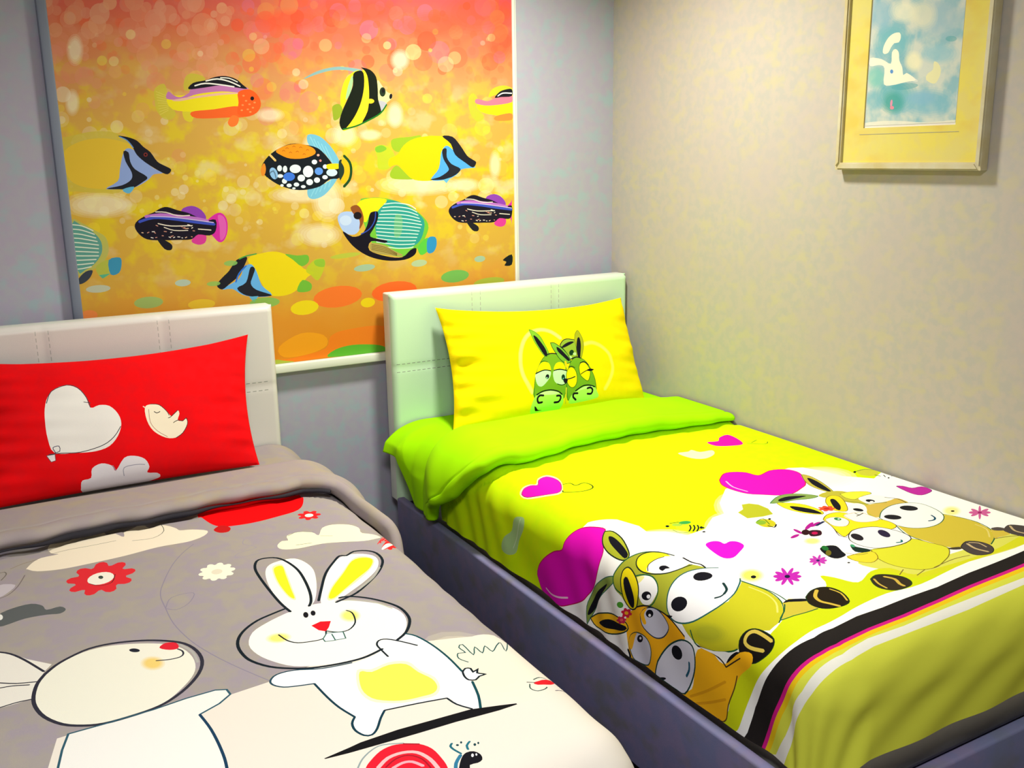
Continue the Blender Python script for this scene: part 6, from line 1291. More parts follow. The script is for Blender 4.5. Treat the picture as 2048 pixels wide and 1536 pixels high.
s|807818|1|1|20|-4640 14232 -4360 14388 -4097 14701 -4043 15204 -4210 15441 -4512 15210 -4700 14838 -4729 14525 -4640 14232
p|14141c|1|1|0|-4515 14587 -4308 14792 -4161 15107 -4195 15412 -4435 15192 -4604 14856
p|e8d420|1|1|0|-3200 14630 -2935 14566 -2822 14741 -3037 15136 -3454 15588 -3688 15524 -3726 15290 -3493 14884
s|806c18|1|1|20|-3200 14630 -2935 14566 -2822 14741 -3037 15136 -3454 15588 -3688 15524 -3726 15290 -3493 14884 -3200 14630
p|14141c|1|1|0|-3247 14807 -3098 14825 -3328 15236 -3605 15470 -3603 15285
p|e05030|1|0|0|-3617 15330 -3657 15338 -3710 15324 -3732 15338 -3744 15378 -3776 15395 -3813 15396 -3848 15378 -3868 15339 -3896 15335 -3946 15352 -3984 15344 -4010 15323 -4013 15292 -3985 15257 -3999 15238 -4050 15219 -4067 15192 -4061 15165 -4031 15144 -3975 15139 -3964 15119 -3978 15078 -3959 15052 -3926 15038 -3885 15044 -3844 15073 -3816 15067 -3780 15034 -3741 15029 -3705 15040 -3685 15068 -3689 15110 -3666 15123 -3609 15124 -3578 15144 -3568 15171 -3584 15200 -3630 15223 -3629 15244 -3594 15278 -3595 15307
e|c02820|1|0|0|-3815 15210 -3745 15252 -3870 15260
p|f0e020|1|1|0|-4479 15708 -4155 15525 -3810 15528 -3616 15723 -3610 16080 -3302 16321 -3150 16640 -3228 16957 -3550 17019 -3800 16745 -4185 16632 -4551 16655 -4888 16767 -4776 16406 -4622 16112
s|604818|1|1|20|-4479 15708 -4155 15525 -3810 15528 -3616 15723 -3610 16080 -3302 16321 -3150 16640 -3228 16957 -3550 17019 -3800 16745 -4185 16632 -4551 16655 -4888 16767 -4776 16406 -4622 16112 -4479 15708
p|f4f4e4|1|1|0|-4437 15733 -4175 15702 -3956 15870 -3993 16120 -4296 16304 -4535 16187 -4544 15989
s|a08830|1|1|18|-4437 15733 -4175 15702 -3956 15870 -3993 16120 -4296 16304 -4535 16187 -4544 15989 -4437 15733
e|308048|1|0|0|-4126 15868 -4071 15942 -4204 15931
e|c8e8d8|1|0|0|-4105 15880 -4078 15897 -4138 15910
p|f4f4e4|1|1|0|-3805 15761 -3321 15827 -3225 16155 -3251 16453 -3673 16388 -3880 16163
s|c09040|1|1|18|-3805 15761 -3321 15827 -3225 16155 -3251 16453 -3673 16388 -3880 16163 -3805 15761
s|302820|1|1|30|-3442 15829 -3441 15983
s|302820|1|1|30|-3268 15937 -3561 15985
p|f0f0ec|1|1|0|-4752 16775 -4420 16589 -4020 16588 -3684 16744 -3500 17074 -3453 17413 -3589 17682 -3983 17792 -4457 17766 -4847 17631 -4996 17337 -4953 17011
s|302c24|1|1|25|-4752 16775 -4420 16589 -4020 16588 -3684 16744 -3500 17074 -3453 17413 -3589 17682 -3983 17792 -4457 17766 -4847 17631 -4996 17337 -4953 17011 -4752 16775
e|242028|1|0|0|-4632 16939 -4604 17111 -4798 17055
e|2c2440|1|0|0|-3886 17121 -3887 17311 -4054 17228
s|207070|1|1|50|-4097 17665 -3948 17696 -3859 17610
p|14141c|1|1|0|-5997 17016 -5707 16958 -5519 17080 -5659 17389 -5773 17604 -6092 17646 -6176 17439
e|207030|1|0|0|-5853 17045 -5843 17145 -5968 17127
e|706818|1|0|0|-6008 17294 -5951 17328 -6141 17416
p|183028|1|1|0|-5183 17205 -5141 17369 -5000 17659 -5218 17716 -5411 17557
e|40a070|1|0|0|-5167 17272 -5162 17339 -5236 17320
s|504030|1|1|25|-4714 16299 -4932 16648 -4860 16831
s|806838|1|1|20|-5665 17499 -5503 17731 -5233 17775
p|342c20|1|1|0|-6380 18832 -6110 18742 -5875 18846 -5678 19107 -5726 19372 -5960 19517 -6372 19503 -6562 19290 -6538 19061
s|284818|1|1|25|-6380 18832 -6110 18742 -5875 18846 -5678 19107 -5726 19372 -5960 19517 -6372 19503 -6562 19290 -6538 19061 -6380 18832
s|d0b048|1|1|80|-6018 18900 -5931 19103 -6042 19325 -6047 19445
s|d0b048|1|1|50|-6310 18867 -6421 19088 -6452 19323
s|807030|1|1|25|-5332 18850 -5646 19005
s|807030|1|1|25|-4911 19094 -5344 19223
s|807030|1|1|25|-4629 19119 -3832 19020 -3298 19067
'''
PRINTS['yellow_pillow']='''
s|f8f878|0.5|1|160|-1056 -1331 -1331 -809 -1405 -390 -1337 60 -1118 505 -773 788 -313 878 95 746 406 470
s|f8f468|0.35|1|160|1350 161 1727 206 2127 47 2393 -226 2486 -527 2487 -867 2263 -1259 2016 -1547
s|f8f878|0.8|1|90|-1056 -1331 -1331 -809 -1405 -390 -1337 60 -1118 505 -773 788 -313 878 95 746 406 470
s|f8f468|0.56|1|90|1350 161 1727 206 2127 47 2393 -226 2486 -527 2487 -867 2263 -1259 2016 -1547
p|74a820|1|1|0|-1006 -1515 -973 -1077 -881 -750 -718 -469 -517 -216 -334 -96 -115 -61 92 -94 230 -204 353 -405 390 -687 370 -1004 327 -1342 250 -1560 184 -1686 -199 -1706
s|286818|1|1|20|-1006 -1515 -973 -1077 -881 -750 -718 -469 -517 -216 -334 -96 -115 -61 92 -94 230 -204 353 -405 390 -687 370 -1004 327 -1342 250 -1560 184 -1686 -199 -1706 -1006 -1515
p|7cb828|1|1|0|-812 919 -602 819 -413 596 -299 284 -227 34 -221 -85 -394 -129 -555 111 -728 518
s|388020|1|1|20|-812 919 -602 819 -413 596 -299 284 -227 34 -221 -85 -394 -129 -555 111 -728 518 -812 919
p|14141c|1|1|0|-691 668 -574 609 -396 323 -299 70 -291 -105 -387 -118 -544 181 -660 484
p|8cac30|1|1|0|296 201 458 363 643 423 886 383 1068 317 1063 112 969 -235 617 -336 482 -61
s|14141c|1|1|30|296 201 458 363 643 423 886 383 1068 317 1063 112 969 -235 617 -336 482 -61 296 201
p|14141c|1|1|0|361 140 567 257 808 312 925 272 652 164 416 98
e|103818|1|0|0|719 -106 804 -142 654 -202
e|b8e890|1|0|0|854 -165 939 -172 843 -217
e|b8e890|1|0|0|629 -277 696 -284 619 -329
p|74b030|1|1|0|-61 336 90 321 267 179 438 -9 582 -238 611 -442 397 -466 184 -294 49 -42 -37 159
s|204818|1|1|25|-61 336 90 321 267 179 438 -9 582 -238 611 -442 397 -466 184 -294 49 -42 -37 159 -61 336
p|14141c|1|1|0|147 158 269 85 440 -124 595 -334 525 -403 336 -219 159 -11
p|a0a81c|1|1|0|967 345 1060 574 1213 728 1298 583 1347 344 1310 94 1183 -191 1079 -357 917 -271 970 69
s|607818|1|1|20|967 345 1060 574 1213 728 1298 583 1347 344 1310 94 1183 -191 1079 -357 917 -271 970 69 967 345
p|14141c|1|1|0|1120 411 1219 425 1204 151 1113 -138 1036 -353 960 -275 978 68
p|74a820|1|1|0|376 -1753 349 -1345 394 -893 514 -607 663 -388 883 -295 1104 -349 1307 -514 1499 -835 1608 -1176 1632 -1602 1641 -1811 918 -1840
s|286818|1|1|20|376 -1753 349 -1345 394 -893 514 -607 663 -388 883 -295 1104 -349 1307 -514 1499 -835 1608 -1176 1632 -1602 1641 -1811 918 -1840 376 -1753
s|14141c|1|1|40|645 -339 886 -283 1077 -340
s|14141c|1|1|40|-304 -76 -114 -56 92 -94
s|e0c818|1|1|90|393 -409 404 -596
s|d8cc28|1|1|50|328 -1320 292 -1632 297 -1853
p|f0ec00|1|1|0|-814 -655 -684 -426 -510 -321 -332 -353 -250 -479 -266 -675 -457 -598 -675 -642
p|c4f8b4|1|1|0|-876 -716 -648 -636 -438 -633 -268 -691 -313 -863 -495 -1046 -691 -1161 -843 -1093 -900 -907
p|f0ec00|1|1|0|-128 -651 -35 -457 137 -395 292 -469 349 -683 93 -650
p|c4f8b4|1|1|0|-165 -709 89 -675 371 -727 370 -913 315 -1136 142 -1197 -46 -1142 -166 -993
s|14141c|1|1|40|-873 -694 -647 -629 -460 -612 -264 -663
s|14141c|1|1|40|-126 -668 120 -648 399 -729
s|285818|1|1|25|-614 -320 -478 -290 -330 -342
s|183810|1|1|30|-46 -1142 142 -1204 312 -1170
e|14141c|1|0|0|-425 -850 -357 -874 -461 -929
e|a0e0b0|1|0|0|-449 -888 -423 -891 -453 -919
e|103828|1|0|0|228 -944 305 -952 218 -1048
e|60c0b0|1|0|0|231 -1001 264 -1005 227 -1042
p|f0e400|1|1|0|826 -991 800 -1150 733 -1275 639 -1341 535 -1335 440 -1260 375 -1129 354 -970 379 -814 449 -690 547 -623 652 -627 743 -701 805 -831
s|487010|1|1|25|826 -991 800 -1150 733 -1275 639 -1341 535 -1335 440 -1260 375 -1129 354 -970 379 -814 449 -690 547 -623 652 -627 743 -701 805 -831 826 -991
s|14141c|1|1|35|396 -1025 552 -1011 740 -968
p|14141c|1|1|0|232 -990 410 -1020 370 -1141 284 -1167 223 -1080
p|f0e400|1|1|0|941 -658 1027 -519 1219 -507 1372 -672 1424 -899 1294 -1173 1115 -1084 961 -914
s|487010|1|1|25|941 -658 1027 -519 1219 -507 1372 -672 1424 -899 1294 -1173 1115 -1084 961 -914 941 -658
s|504808|1|1|30|990 -910 1205 -820 1355 -799 1580 -790
p|14141c|1|1|0|1267 -796 1422 -746 1594 -796 1438 -841
s|14141c|1|1|35|1013 -517 1195 -481 1380 -614
s|385010|1|1|30|486 -609 629 -594 762 -658
p|b4f858|1|1|0|-1109 -2003 -1096 -1698 -920 -1417 -651 -1329 -358 -1327 -63 -1389 131 -1524 198 -1688 169 -1901 -43 -2095 -596 -2091
s|102810|1|1|50|-907 -1419 -651 -1329 -331 -1324 -36 -1403 131 -1528
p|d8fcb0|0.8|1|0|-788 -1390 -360 -1343 16 -1454 -95 -1498 -581 -1462
s|14141c|1|1|70|-635 -1477 -792 -1456 -885 -1554 -842 -1690 -684 -1693
s|14141c|1|1|70|-96 -1554 47 -1559 77 -1651 -3 -1762 -189 -1764
p|14141c|1|1|0|-991 -1794 -922 -1828 -838 -1922 -665 -1952 -880 -1956 -955 -1927
p|b4f460|1|1|0|446 -1871 515 -1636 770 -1460 1032 -1339 1320 -1340 1554 -1411 1661 -1605 1679 -1815 925 -1885
s|102810|1|1|50|713 -1477 1032 -1339 1320 -1335 1562 -1419
p|d8fcb0|0.7|1|0|769 -1494 1086 -1380 1433 -1382 1458 -1443 1082 -1449
s|14141c|1|1|70|809 -1568 640 -1560 607 -1669 731 -1787
s|14141c|1|1|70|1226 -1442 1372 -1422 1460 -1518 1392 -1645 1219 -1631
'''
PRINTS['red_pillow']='''
p|f0ece4|1|1|0|-1940 -935 -2102 -531 -2148 -46 -2130 351 -2022 699 -1777 925 -1498 965 -1229 840 -1019 536 -906 181 -671 222 -395 157 -178 -99 -105 -407 -220 -733 -469 -986 -845 -1067 -1349 -1032
s|404048|1|1|22|-2073 498 -1921 839 -1497 976 -1206 837 -998 506 -914 198
s|404048|1|1|22|-2101 -953 -1759 -975 -1257 -1028 -652 -936 -324 -742 -128 -477
s|404048|1|1|20|-1077 376 -896 317
s|505068|1|1|20|-1917 -930 -1978 -788 -1817 -767 -1801 -911 -1940 -935
p|f0e8e8|1|0|0|-2161 -975 -1933 -974 -1923 -1150 -2042 -1172
s|604850|1|0|15|-2161 -975 -1933 -974 -1923 -1150 -2042 -1172 -2161 -975
p|f8ecd0|1|1|0|585 -22 748 54 991 2 1201 -203 1326 -371 1423 -298 1531 -220 1575 -327 1510 -511 1662 -551 1760 -492 1790 -658 1638 -890 1425 -1011 1125 -970 792 -734 618 -402
s|302828|1|1|18|749 64 992 12 1201 -203 1267 -338
s|302828|1|1|20|1237 -409 1315 -384 1531 -220
s|302828|1|1|20|1378 -568 1510 -511 1662 -551 1772 -478 1795 -659 1638 -900 1425 -1021
s|303030|1|1|22|840 -171 915 -221 1007 -193
s|f0d8c0|1|1|30|540 19 595 -24
s|b07868|1|1|15|688 -86 712 -464 891 -737 1176 -952
p|ece8ec|1|1|0|-1275 -1987 -1238 -1818 -1002 -1784 -965 -1533 -708 -1433 -430 -1539 -322 -1701 -82 -1382 207 -1368 494 -1499 618 -1733 559 -1885 845 -1938 942 -2048 628 -2100 -83 -2100 -778 -2100 -1225 -2100
s|a0a0b0|1|1|20|-96 -1880 -92 -1653 256 -1621 490 -1656
s|9898a8|1|1|20|-322 -1701 -402 -1544
'''
PRINTS['picture']='''
p|e8e2cc|0.7|1|0|12450 15692 13428 15718 14528 15634 15400 15669 15400 15550 12450 15550
g|6cb0b8|0.6|0|0|13241 17754 13795 17698 13285 17279
g|58a8b0|0.7|0|0|13442 16377 14032 16344 13478 15987
g|78b0c0|0.6|0|0|14477 16145 15299 16102 14509 15824
g|88b8c4|0.6|0|0|14702 17355 15208 17308 14725 17128
g|60a4b4|0.5|0|0|13440 17207 13881 17170 13468 16910
g|7cc0b0|0.6|0|0|12747 16903 13057 16881 12772 16629
g|8cb4c4|0.6|0|0|12791 18566 13171 18519 12828 18150
g|a0b8c0|0.6|0|0|14612 18257 15281 18176 14657 17807
g|489c94|0.7|0|0|13384 16201 13720 16184 13409 15930
g|70acb8|0.5|0|0|12762 16294 13073 16278 12784 16049
g|80b0c8|0.5|0|0|14289 16271 14710 16247 14306 16095
g|e8e4c4|0.5|0|0|13536 18531 13969 18477 13560 18270
g|dcd8b8|0.5|0|0|14120 18373 14503 18326 14153 18031
g|ece4b8|0.6|0|0|13948 17222 14199 17201 13970 16989
p|f0ead0|1|1|0|12921 17548 12943 17724 13076 17917 13255 18009 13440 18001 13481 17875 13426 17758 13279 17750 13176 17642 13112 17531 13001 17499
p|f0ead0|1|1|0|13225 17520 13330 17598 13450 17499 13488 17291 13597 17106 13653 16896 13758 16947 14065 16750 13852 16721 13599 16694 13341 16664 13035 16702 13016 17123 12834 17227 12524 17223 12505 17436 12898 17372 13215 17226
p|dcd8a8|1|1|0|14584 17168 14728 17099 14814 16923 14765 16729 14640 16609 14385 16727 14406 16869 14570 16970
e|5c90c8|1|0|0|13263 17020 13316 17016 13268 16966
e|d890a8|1|0|0|13328 16189 13366 16183 13321 16100
e|d88898|1|0|0|13358 16067 13426 16064 13363 16019
e|489ca0|0.5|0|0|15038 17684 15204 17667 15045 17614
e|58a0a8|0.6|0|0|13718 16598 14148 16606 13736 16514
e|e8e4d4|0.5|0|0|13993 16755 14132 16705 13977 16712
'''

# ------------------------------------------------------------------ helpers
def lin(h):
    v=[int(h[i:i+2],16)/255 for i in (0,2,4)]
    return [x/12.92 if x<=.04045 else ((x+.055)/1.055)**2.4 for x in v]
def tag(o,label=None,cat=None,group=None,kind=None):
    for k,v in (('label',label),('category',cat),('group',group),('kind',kind)):
        if v: o[k]=v
    return o
def empty(name,loc,label,cat,group=None):
    o=bpy.data.objects.new(name,None);C.objects.link(o);o.location=loc;o.empty_display_size=.1
    return tag(o,label,cat,group)
def link(name,me,m,parent=None):
    o=bpy.data.objects.new(name,me);C.objects.link(o)
    if m: me.materials.append(m)
    if parent is not None:
        o.parent=parent;o.matrix_parent_inverse=Matrix.Translation(parent.location).inverted()
    return o
def box_mesh(name,boxes,bev=0.,seg=2):
    import bmesh
    bm=bmesh.new()
    for (x0,x1,y0,y1,z0,z1) in boxes:
        vs=[bm.verts.new((x,y,z)) for x in (x0,x1) for y in (y0,y1) for z in (z0,z1)]
        for f in ((0,1,3,2),(4,6,7,5),(0,4,5,1),(2,3,7,6),(0,2,6,4),(1,5,7,3)): bm.faces.new([vs[i] for i in f])
    bmesh.ops.recalc_face_normals(bm,faces=bm.faces)
    if bev: bmesh.ops.bevel(bm,geom=bm.edges[:],offset=bev,segments=seg,affect='EDGES',profile=.5)
    me=bpy.data.meshes.new(name);bm.to_mesh(me);bm.free()
    if bev:
        me.shade_smooth()
        me.set_sharp_from_angle(angle=math.radians(50))
    return me
def box(name,b,m,parent=None,bev=0.,seg=2):
    return link(name,box_mesh(name,b if isinstance(b[0],(tuple,list)) else [b],bev,seg),m,parent)
def grid_mesh(name,F,a0,a1,b0,b1,na,nb,flip=False):
    A,B=np.meshgrid(np.linspace(a0,a1,na),np.linspace(b0,b1,nb),indexing='ij')
    P=F(A,B).reshape(-1,3);idx=np.arange(na*nb).reshape(na,nb)
    q=np.stack([idx[:-1,:-1],idx[1:,:-1],idx[1:,1:],idx[:-1,1:]],-1).reshape(-1,4)
    if flip: q=q[:,::-1]
    me=bpy.data.meshes.new(name);me.from_pydata(P.tolist(),[],q.tolist());me.shade_smooth();return me

# ---- printed cloth: the pattern's outlines are cut into the mesh and coloured face by face
def catmull(p,closed):
    p=np.array(p);n=len(p)
    if n<4 if closed else n<3: return p
    out=[];rng=range(n) if closed else range(n-1)
    for i in rng:
        p0,p1,p2,p3=(p[(i+k)%n] for k in (-1,0,1,2)) if closed else (p[max(i-1,0)],p[i],p[i+1],p[min(i+2,n-1)])
        L=np.linalg.norm(p2-p1);k=1 if L<.004 else 2 if L<.015 else 3 if L<.05 else 4
        for j in range(k):
            t=j/k;out.append(.5*((2*p1)+(-p0+p2)*t+(2*p0-5*p1+4*p2-p3)*t*t+(-p0+3*p1-3*p2+p3)*t**3))
    if not closed: out.append(p[-1])
    return np.array(out)
def ribbon(p,w):
    p=[q for i,q in enumerate(p) if i==0 or np.linalg.norm(q-p[i-1])>1e-5];p=np.array(p)
    if len(p)<2: return None
    d=np.diff(p,axis=0);d/=np.linalg.norm(d,axis=1)[:,None];nn=np.stack([-d[:,1],d[:,0]],-1)
    L=[];n=len(p)
    for i in range(n):
        a=nn[max(i-1,0)];b=nn[min(i,n-2)];m=a+b;l=np.linalg.norm(m)
        m=m/l if l>1e-6 else a
        m=m/max(.5,m@b);L.append(m*w/2)
    L=np.array(L);cap0=p[0]-d[0]*w*.45;cap1=p[-1]+d[-1]*w*.45
    return np.concatenate([p+L,[cap1],(p-L)[::-1],[cap0]])
def inside(P,poly):
    x,y=P[:,0],P[:,1];w=np.zeros(len(P),int)
    for i in range(len(poly)):
        x0,y0=poly[i-1];x1,y1=poly[i]
        if y0==y1: continue
        cr=(x1-x0)*(y-y0)-(x-x0)*(y1-y0)
        if y0<y1: w+=((y0<=y)&(y<y1)&(cr>0))
        else: w-=((y1<=y)&(y<y0)&(cr<0))
    return w!=0
def printed(name,key,S,dom,step,mat,parent=None,flip=False,extra=None,scale=None):
    a0,a1,b0,b1=dom;shapes=[]
    for line in PRINTS.get(key,'').strip().split('\n'):
        if not line: continue
        kind,col,al,sm,w,pts=line.split('|');v=np.array([int(t) for t in pts.split()],float)/1e4;v=v.reshape(-1,2)
        c=np.array(lin(col)+[float(al)]);w=int(w)/1e4
        if kind in 'eg':
            for f,g in ([(1,1)] if kind=='e' else [(1.25,.28),(1.08,.38),(.91,.48),(.74,.58)]):
                n=18;th=np.arange(n)*2*math.pi/n
                q=v[0]+(np.cos(th)[:,None]*(v[1]-v[0])+np.sin(th)[:,None]*(v[2]-v[0]))*f
                q=np.stack([np.clip(q[:,0],a0,a1),np.clip(q[:,1],b0,b1)],-1)
                if np.ptp(q[:,0])>1e-4 and np.ptp(q[:,1])>1e-4: shapes.append((q,np.append(c[:3],c[3]*g)))
            continue
        if kind=='p':
            poly=catmull(v,True) if sm=='1' else v
        else:
            poly=ribbon(catmull(v,False) if sm=='1' and len(v)>2 else v,w)
            if poly is None: continue
        poly=np.stack([np.clip(poly[:,0],a0,a1),np.clip(poly[:,1],b0,b1)],-1)
        if np.ptp(poly[:,0])<1e-4 or np.ptp(poly[:,1])<1e-4: continue
        shapes.append((poly,c))
    if extra: shapes=extra+shapes
    def dense(q):
        # long outline edges follow the curved cloth instead of bridging it
        out=[]
        for i in range(len(q)):
            p0,p1=q[i],q[(i+1)%len(q)];k=max(1,int(np.linalg.norm(p1-p0)/(step*1.1)))
            out+=[p0+(p1-p0)*j/k for j in range(k)]
        return np.array(out)
    shapes=[(dense(q),c) for q,c in shapes]
    na=max(2,int((a1-a0)/step)+1);nb=max(2,int((b1-b0)/step)+1)
    pts=[Vector((x,y)) for x in np.linspace(a0,a1,na) for y in np.linspace(b0,b1,nb)];E=[]
    for poly,c in shapes:
        k=len(pts);n=len(poly);pts+=[Vector(q) for q in poly.tolist()];E+=[(k+i,k+(i+1)%n) for i in range(n)]
    vo,eo,fo,*_=delaunay_2d_cdt(pts,E,[],0,2e-5,False)
    V=np.array([(q.x,q.y) for q in vo]);T=np.array(fo)
    area=np.abs(np.cross(V[T[:,1]]-V[T[:,0]],V[T[:,2]]-V[T[:,0]]));T=T[area>1e-11]
    ce=V[T].mean(1);n=len(T);col=np.zeros((n,3));al=np.zeros(n)
    for poly,c in shapes:
        mn,mx=poly.min(0),poly.max(0)
        ix=np.where((ce[:,0]>=mn[0])&(ce[:,0]<=mx[0])&(ce[:,1]>=mn[1])&(ce[:,1]<=mx[1]))[0]
        if not len(ix): continue
        ix=ix[inside(ce[ix],poly)];a=c[3];old=al[ix];new=a+old*(1-a)
        col[ix]=(c[:3]*a+col[ix]*(old*(1-a))[:,None])/new[:,None];al[ix]=new
    X=S(V[:,0],V[:,1]);e=5e-4
    N=np.cross(S(V[:,0]+e,V[:,1])-S(V[:,0]-e,V[:,1]),S(V[:,0],V[:,1]+e)-S(V[:,0],V[:,1]-e))
    if flip: N=-N
    N/=np.maximum(np.linalg.norm(N,axis=1),1e-12)[:,None]
    fn=np.cross(X[T[:,1]]-X[T[:,0]],X[T[:,2]]-X[T[:,0]])
    if np.median(np.sum(fn*N[T[:,0]],1))<0: T=T[:,::-1]
    me=bpy.data.meshes.new(name);me.from_pydata(X.tolist(),[],T.tolist());me.shade_smooth()
    at=me.color_attributes.new('Print','FLOAT_COLOR','CORNER')
    buf=np.repeat(np.concatenate([col,al[:,None]],1),3,axis=0).astype(np.float32)
    at.data.foreach_set('color',buf.ravel())
    me.normals_split_custom_set_from_vertices(N.tolist())
    return link(name,me,mat,parent)

# ------------------------------------------------------------------ materials
class NT:
    def __init__(s,name):
        s.m=bpy.data.materials.new(name);s.m.use_nodes=True;s.t=s.m.node_tree;s.b=s.t.nodes['Principled BSDF']
    def n(s,t,**k):
        o=s.t.nodes.new(t)
        for a,v in k.items():
            if a in ('operation','blend_type','data_type','feature','attribute_name','noise_dimensions','bands_direction','wave_type'): setattr(o,a,v)
            else: o.inputs[a].default_value=v
        return o
    def l(s,a,b): s.t.links.new(a,b)
    def mix(s,fac,A,B,mode='MIX'):
        o=s.t.nodes.new('ShaderNodeMix');o.data_type='RGBA';o.blend_type=mode
        for sock,v in ((0,fac),(6,A),(7,B)):
            if isinstance(v,(int,float)): o.inputs[sock].default_value=v
            elif isinstance(v,(list,tuple)): o.inputs[sock].default_value=tuple(v[:3])+(1,)
            else: s.l(v,o.inputs[sock])
        return o.outputs[2]
    def ramp(s,src,stops):
        o=s.t.nodes.new('ShaderNodeValToRGB');s.l(src,o.inputs[0]);e=o.color_ramp.elements
        while len(e)<len(stops): e.new(.5)
        for i,(p,c) in enumerate(stops):
            e[i].position=p;e[i].color=(tuple(lin(c))+(1,)) if isinstance(c,str) else ((c,c,c,1))
        return o.outputs[0]
    def coord(s,scale=(1,1,1),which='Object'):
        tc=s.t.nodes.new('ShaderNodeTexCoord');mp=s.t.nodes.new('ShaderNodeMapping');mp.inputs['Scale'].default_value=scale
        s.l(tc.outputs[which],mp.inputs[0]);return mp.outputs[0]
    def noise(s,scale,detail=3,vec=None,rough=.5):
        o=s.n('ShaderNodeTexNoise',Scale=scale,Detail=detail,Roughness=rough)
        s.l(vec or s.coord(),o.inputs['Vector']);return o
    def bump(s,h,strength=.2,dist=.002):
        o=s.n('ShaderNodeBump',Strength=strength,Distance=dist);s.l(h,o.inputs['Height']);s.l(o.outputs[0],s.b.inputs['Normal'])
def mat(name,col,rough=.6,metal=0,bump=0,bs=300,var=0,col2=None,vs=6,spec=.3,sheen=0):
    t=NT(name);b=t.b;b.inputs['Roughness'].default_value=rough;b.inputs['Metallic'].default_value=metal;b.inputs['Specular IOR Level'].default_value=spec
    c=lin(col);b.inputs['Base Color'].default_value=tuple(c)+(1,)
    if col2:
        n=t.noise(vs,4);r=t.ramp(n.outputs['Fac'],[(.35,col),(.65,col2)]);t.l(r,b.inputs['Base Color'])
    if bump:
        n=t.noise(bs,2);t.bump(n.outputs['Fac'],bump,.001)
    if sheen: b.inputs['Sheen Weight'].default_value=sheen
    return t.m
def mottled(name,cols,scale=28,big=3.,rough=.85,bump=.15):
    # painted plaster / cloth with faint blotches of several tints
    t=NT(name);t.b.inputs['Roughness'].default_value=rough;t.b.inputs['Specular IOR Level'].default_value=.15
    n=t.noise(scale,3);n2=t.noise(scale*.55,2,t.coord((1.1,.9,1.3)));n3=t.noise(big,2)
    a=t.ramp(n.outputs['Fac'],[(.42,cols[0]),(.58,cols[1])])
    m2=t.ramp(n2.outputs['Fac'],[(.5,0.),(.66,.75)])
    c=t.mix(m2,a,lin(cols[2]));m3=t.ramp(n3.outputs['Fac'],[(.45,0.),(.7,.6)])
    c=t.mix(m3,c,lin(cols[3]));t.l(c,t.b.inputs['Base Color'])
    f=t.noise(420,2);t.bump(f.outputs['Fac'],bump,.0008);return t.m
def cloth(name,base,base2=None,rough=.9,vs=30,weave=.25):
    t=NT(name);t.b.inputs['Roughness'].default_value=rough;t.b.inputs['Specular IOR Level'].default_value=.1
    at=t.n('ShaderNodeAttribute',attribute_name='Print')
    if base2:
        n=t.noise(vs,3);bc=t.ramp(n.outputs['Fac'],[(.4,base),(.6,base2)])
    else: bc=lin(base)
    t.l(t.mix(at.outputs['Alpha'],bc,at.outputs['Color']),t.b.inputs['Base Color'])
    f=t.noise(900,1);t.bump(f.outputs['Fac'],weave,.0006);return t.m
def cloth3(name,c):
    t=NT(name);t.b.inputs['Roughness'].default_value=.9;t.b.inputs['Specular IOR Level'].default_value=.1
    at=t.n('ShaderNodeAttribute',attribute_name='Print')
    n=t.noise(26,3);n2=t.noise(17,2,t.coord((1.2,.8,1)))
    a=t.ramp(n.outputs['Fac'],[(.42,c[0]),(.58,c[1])]);m=t.ramp(n2.outputs['Fac'],[(.52,0.),(.66,.7)])
    bc=t.mix(m,a,lin(c[2]))
    t.l(t.mix(at.outputs['Alpha'],bc,at.outputs['Color']),t.b.inputs['Base Color'])
    f=t.noise(900,1);t.bump(f.outputs['Fac'],.25,.0006);return t.m
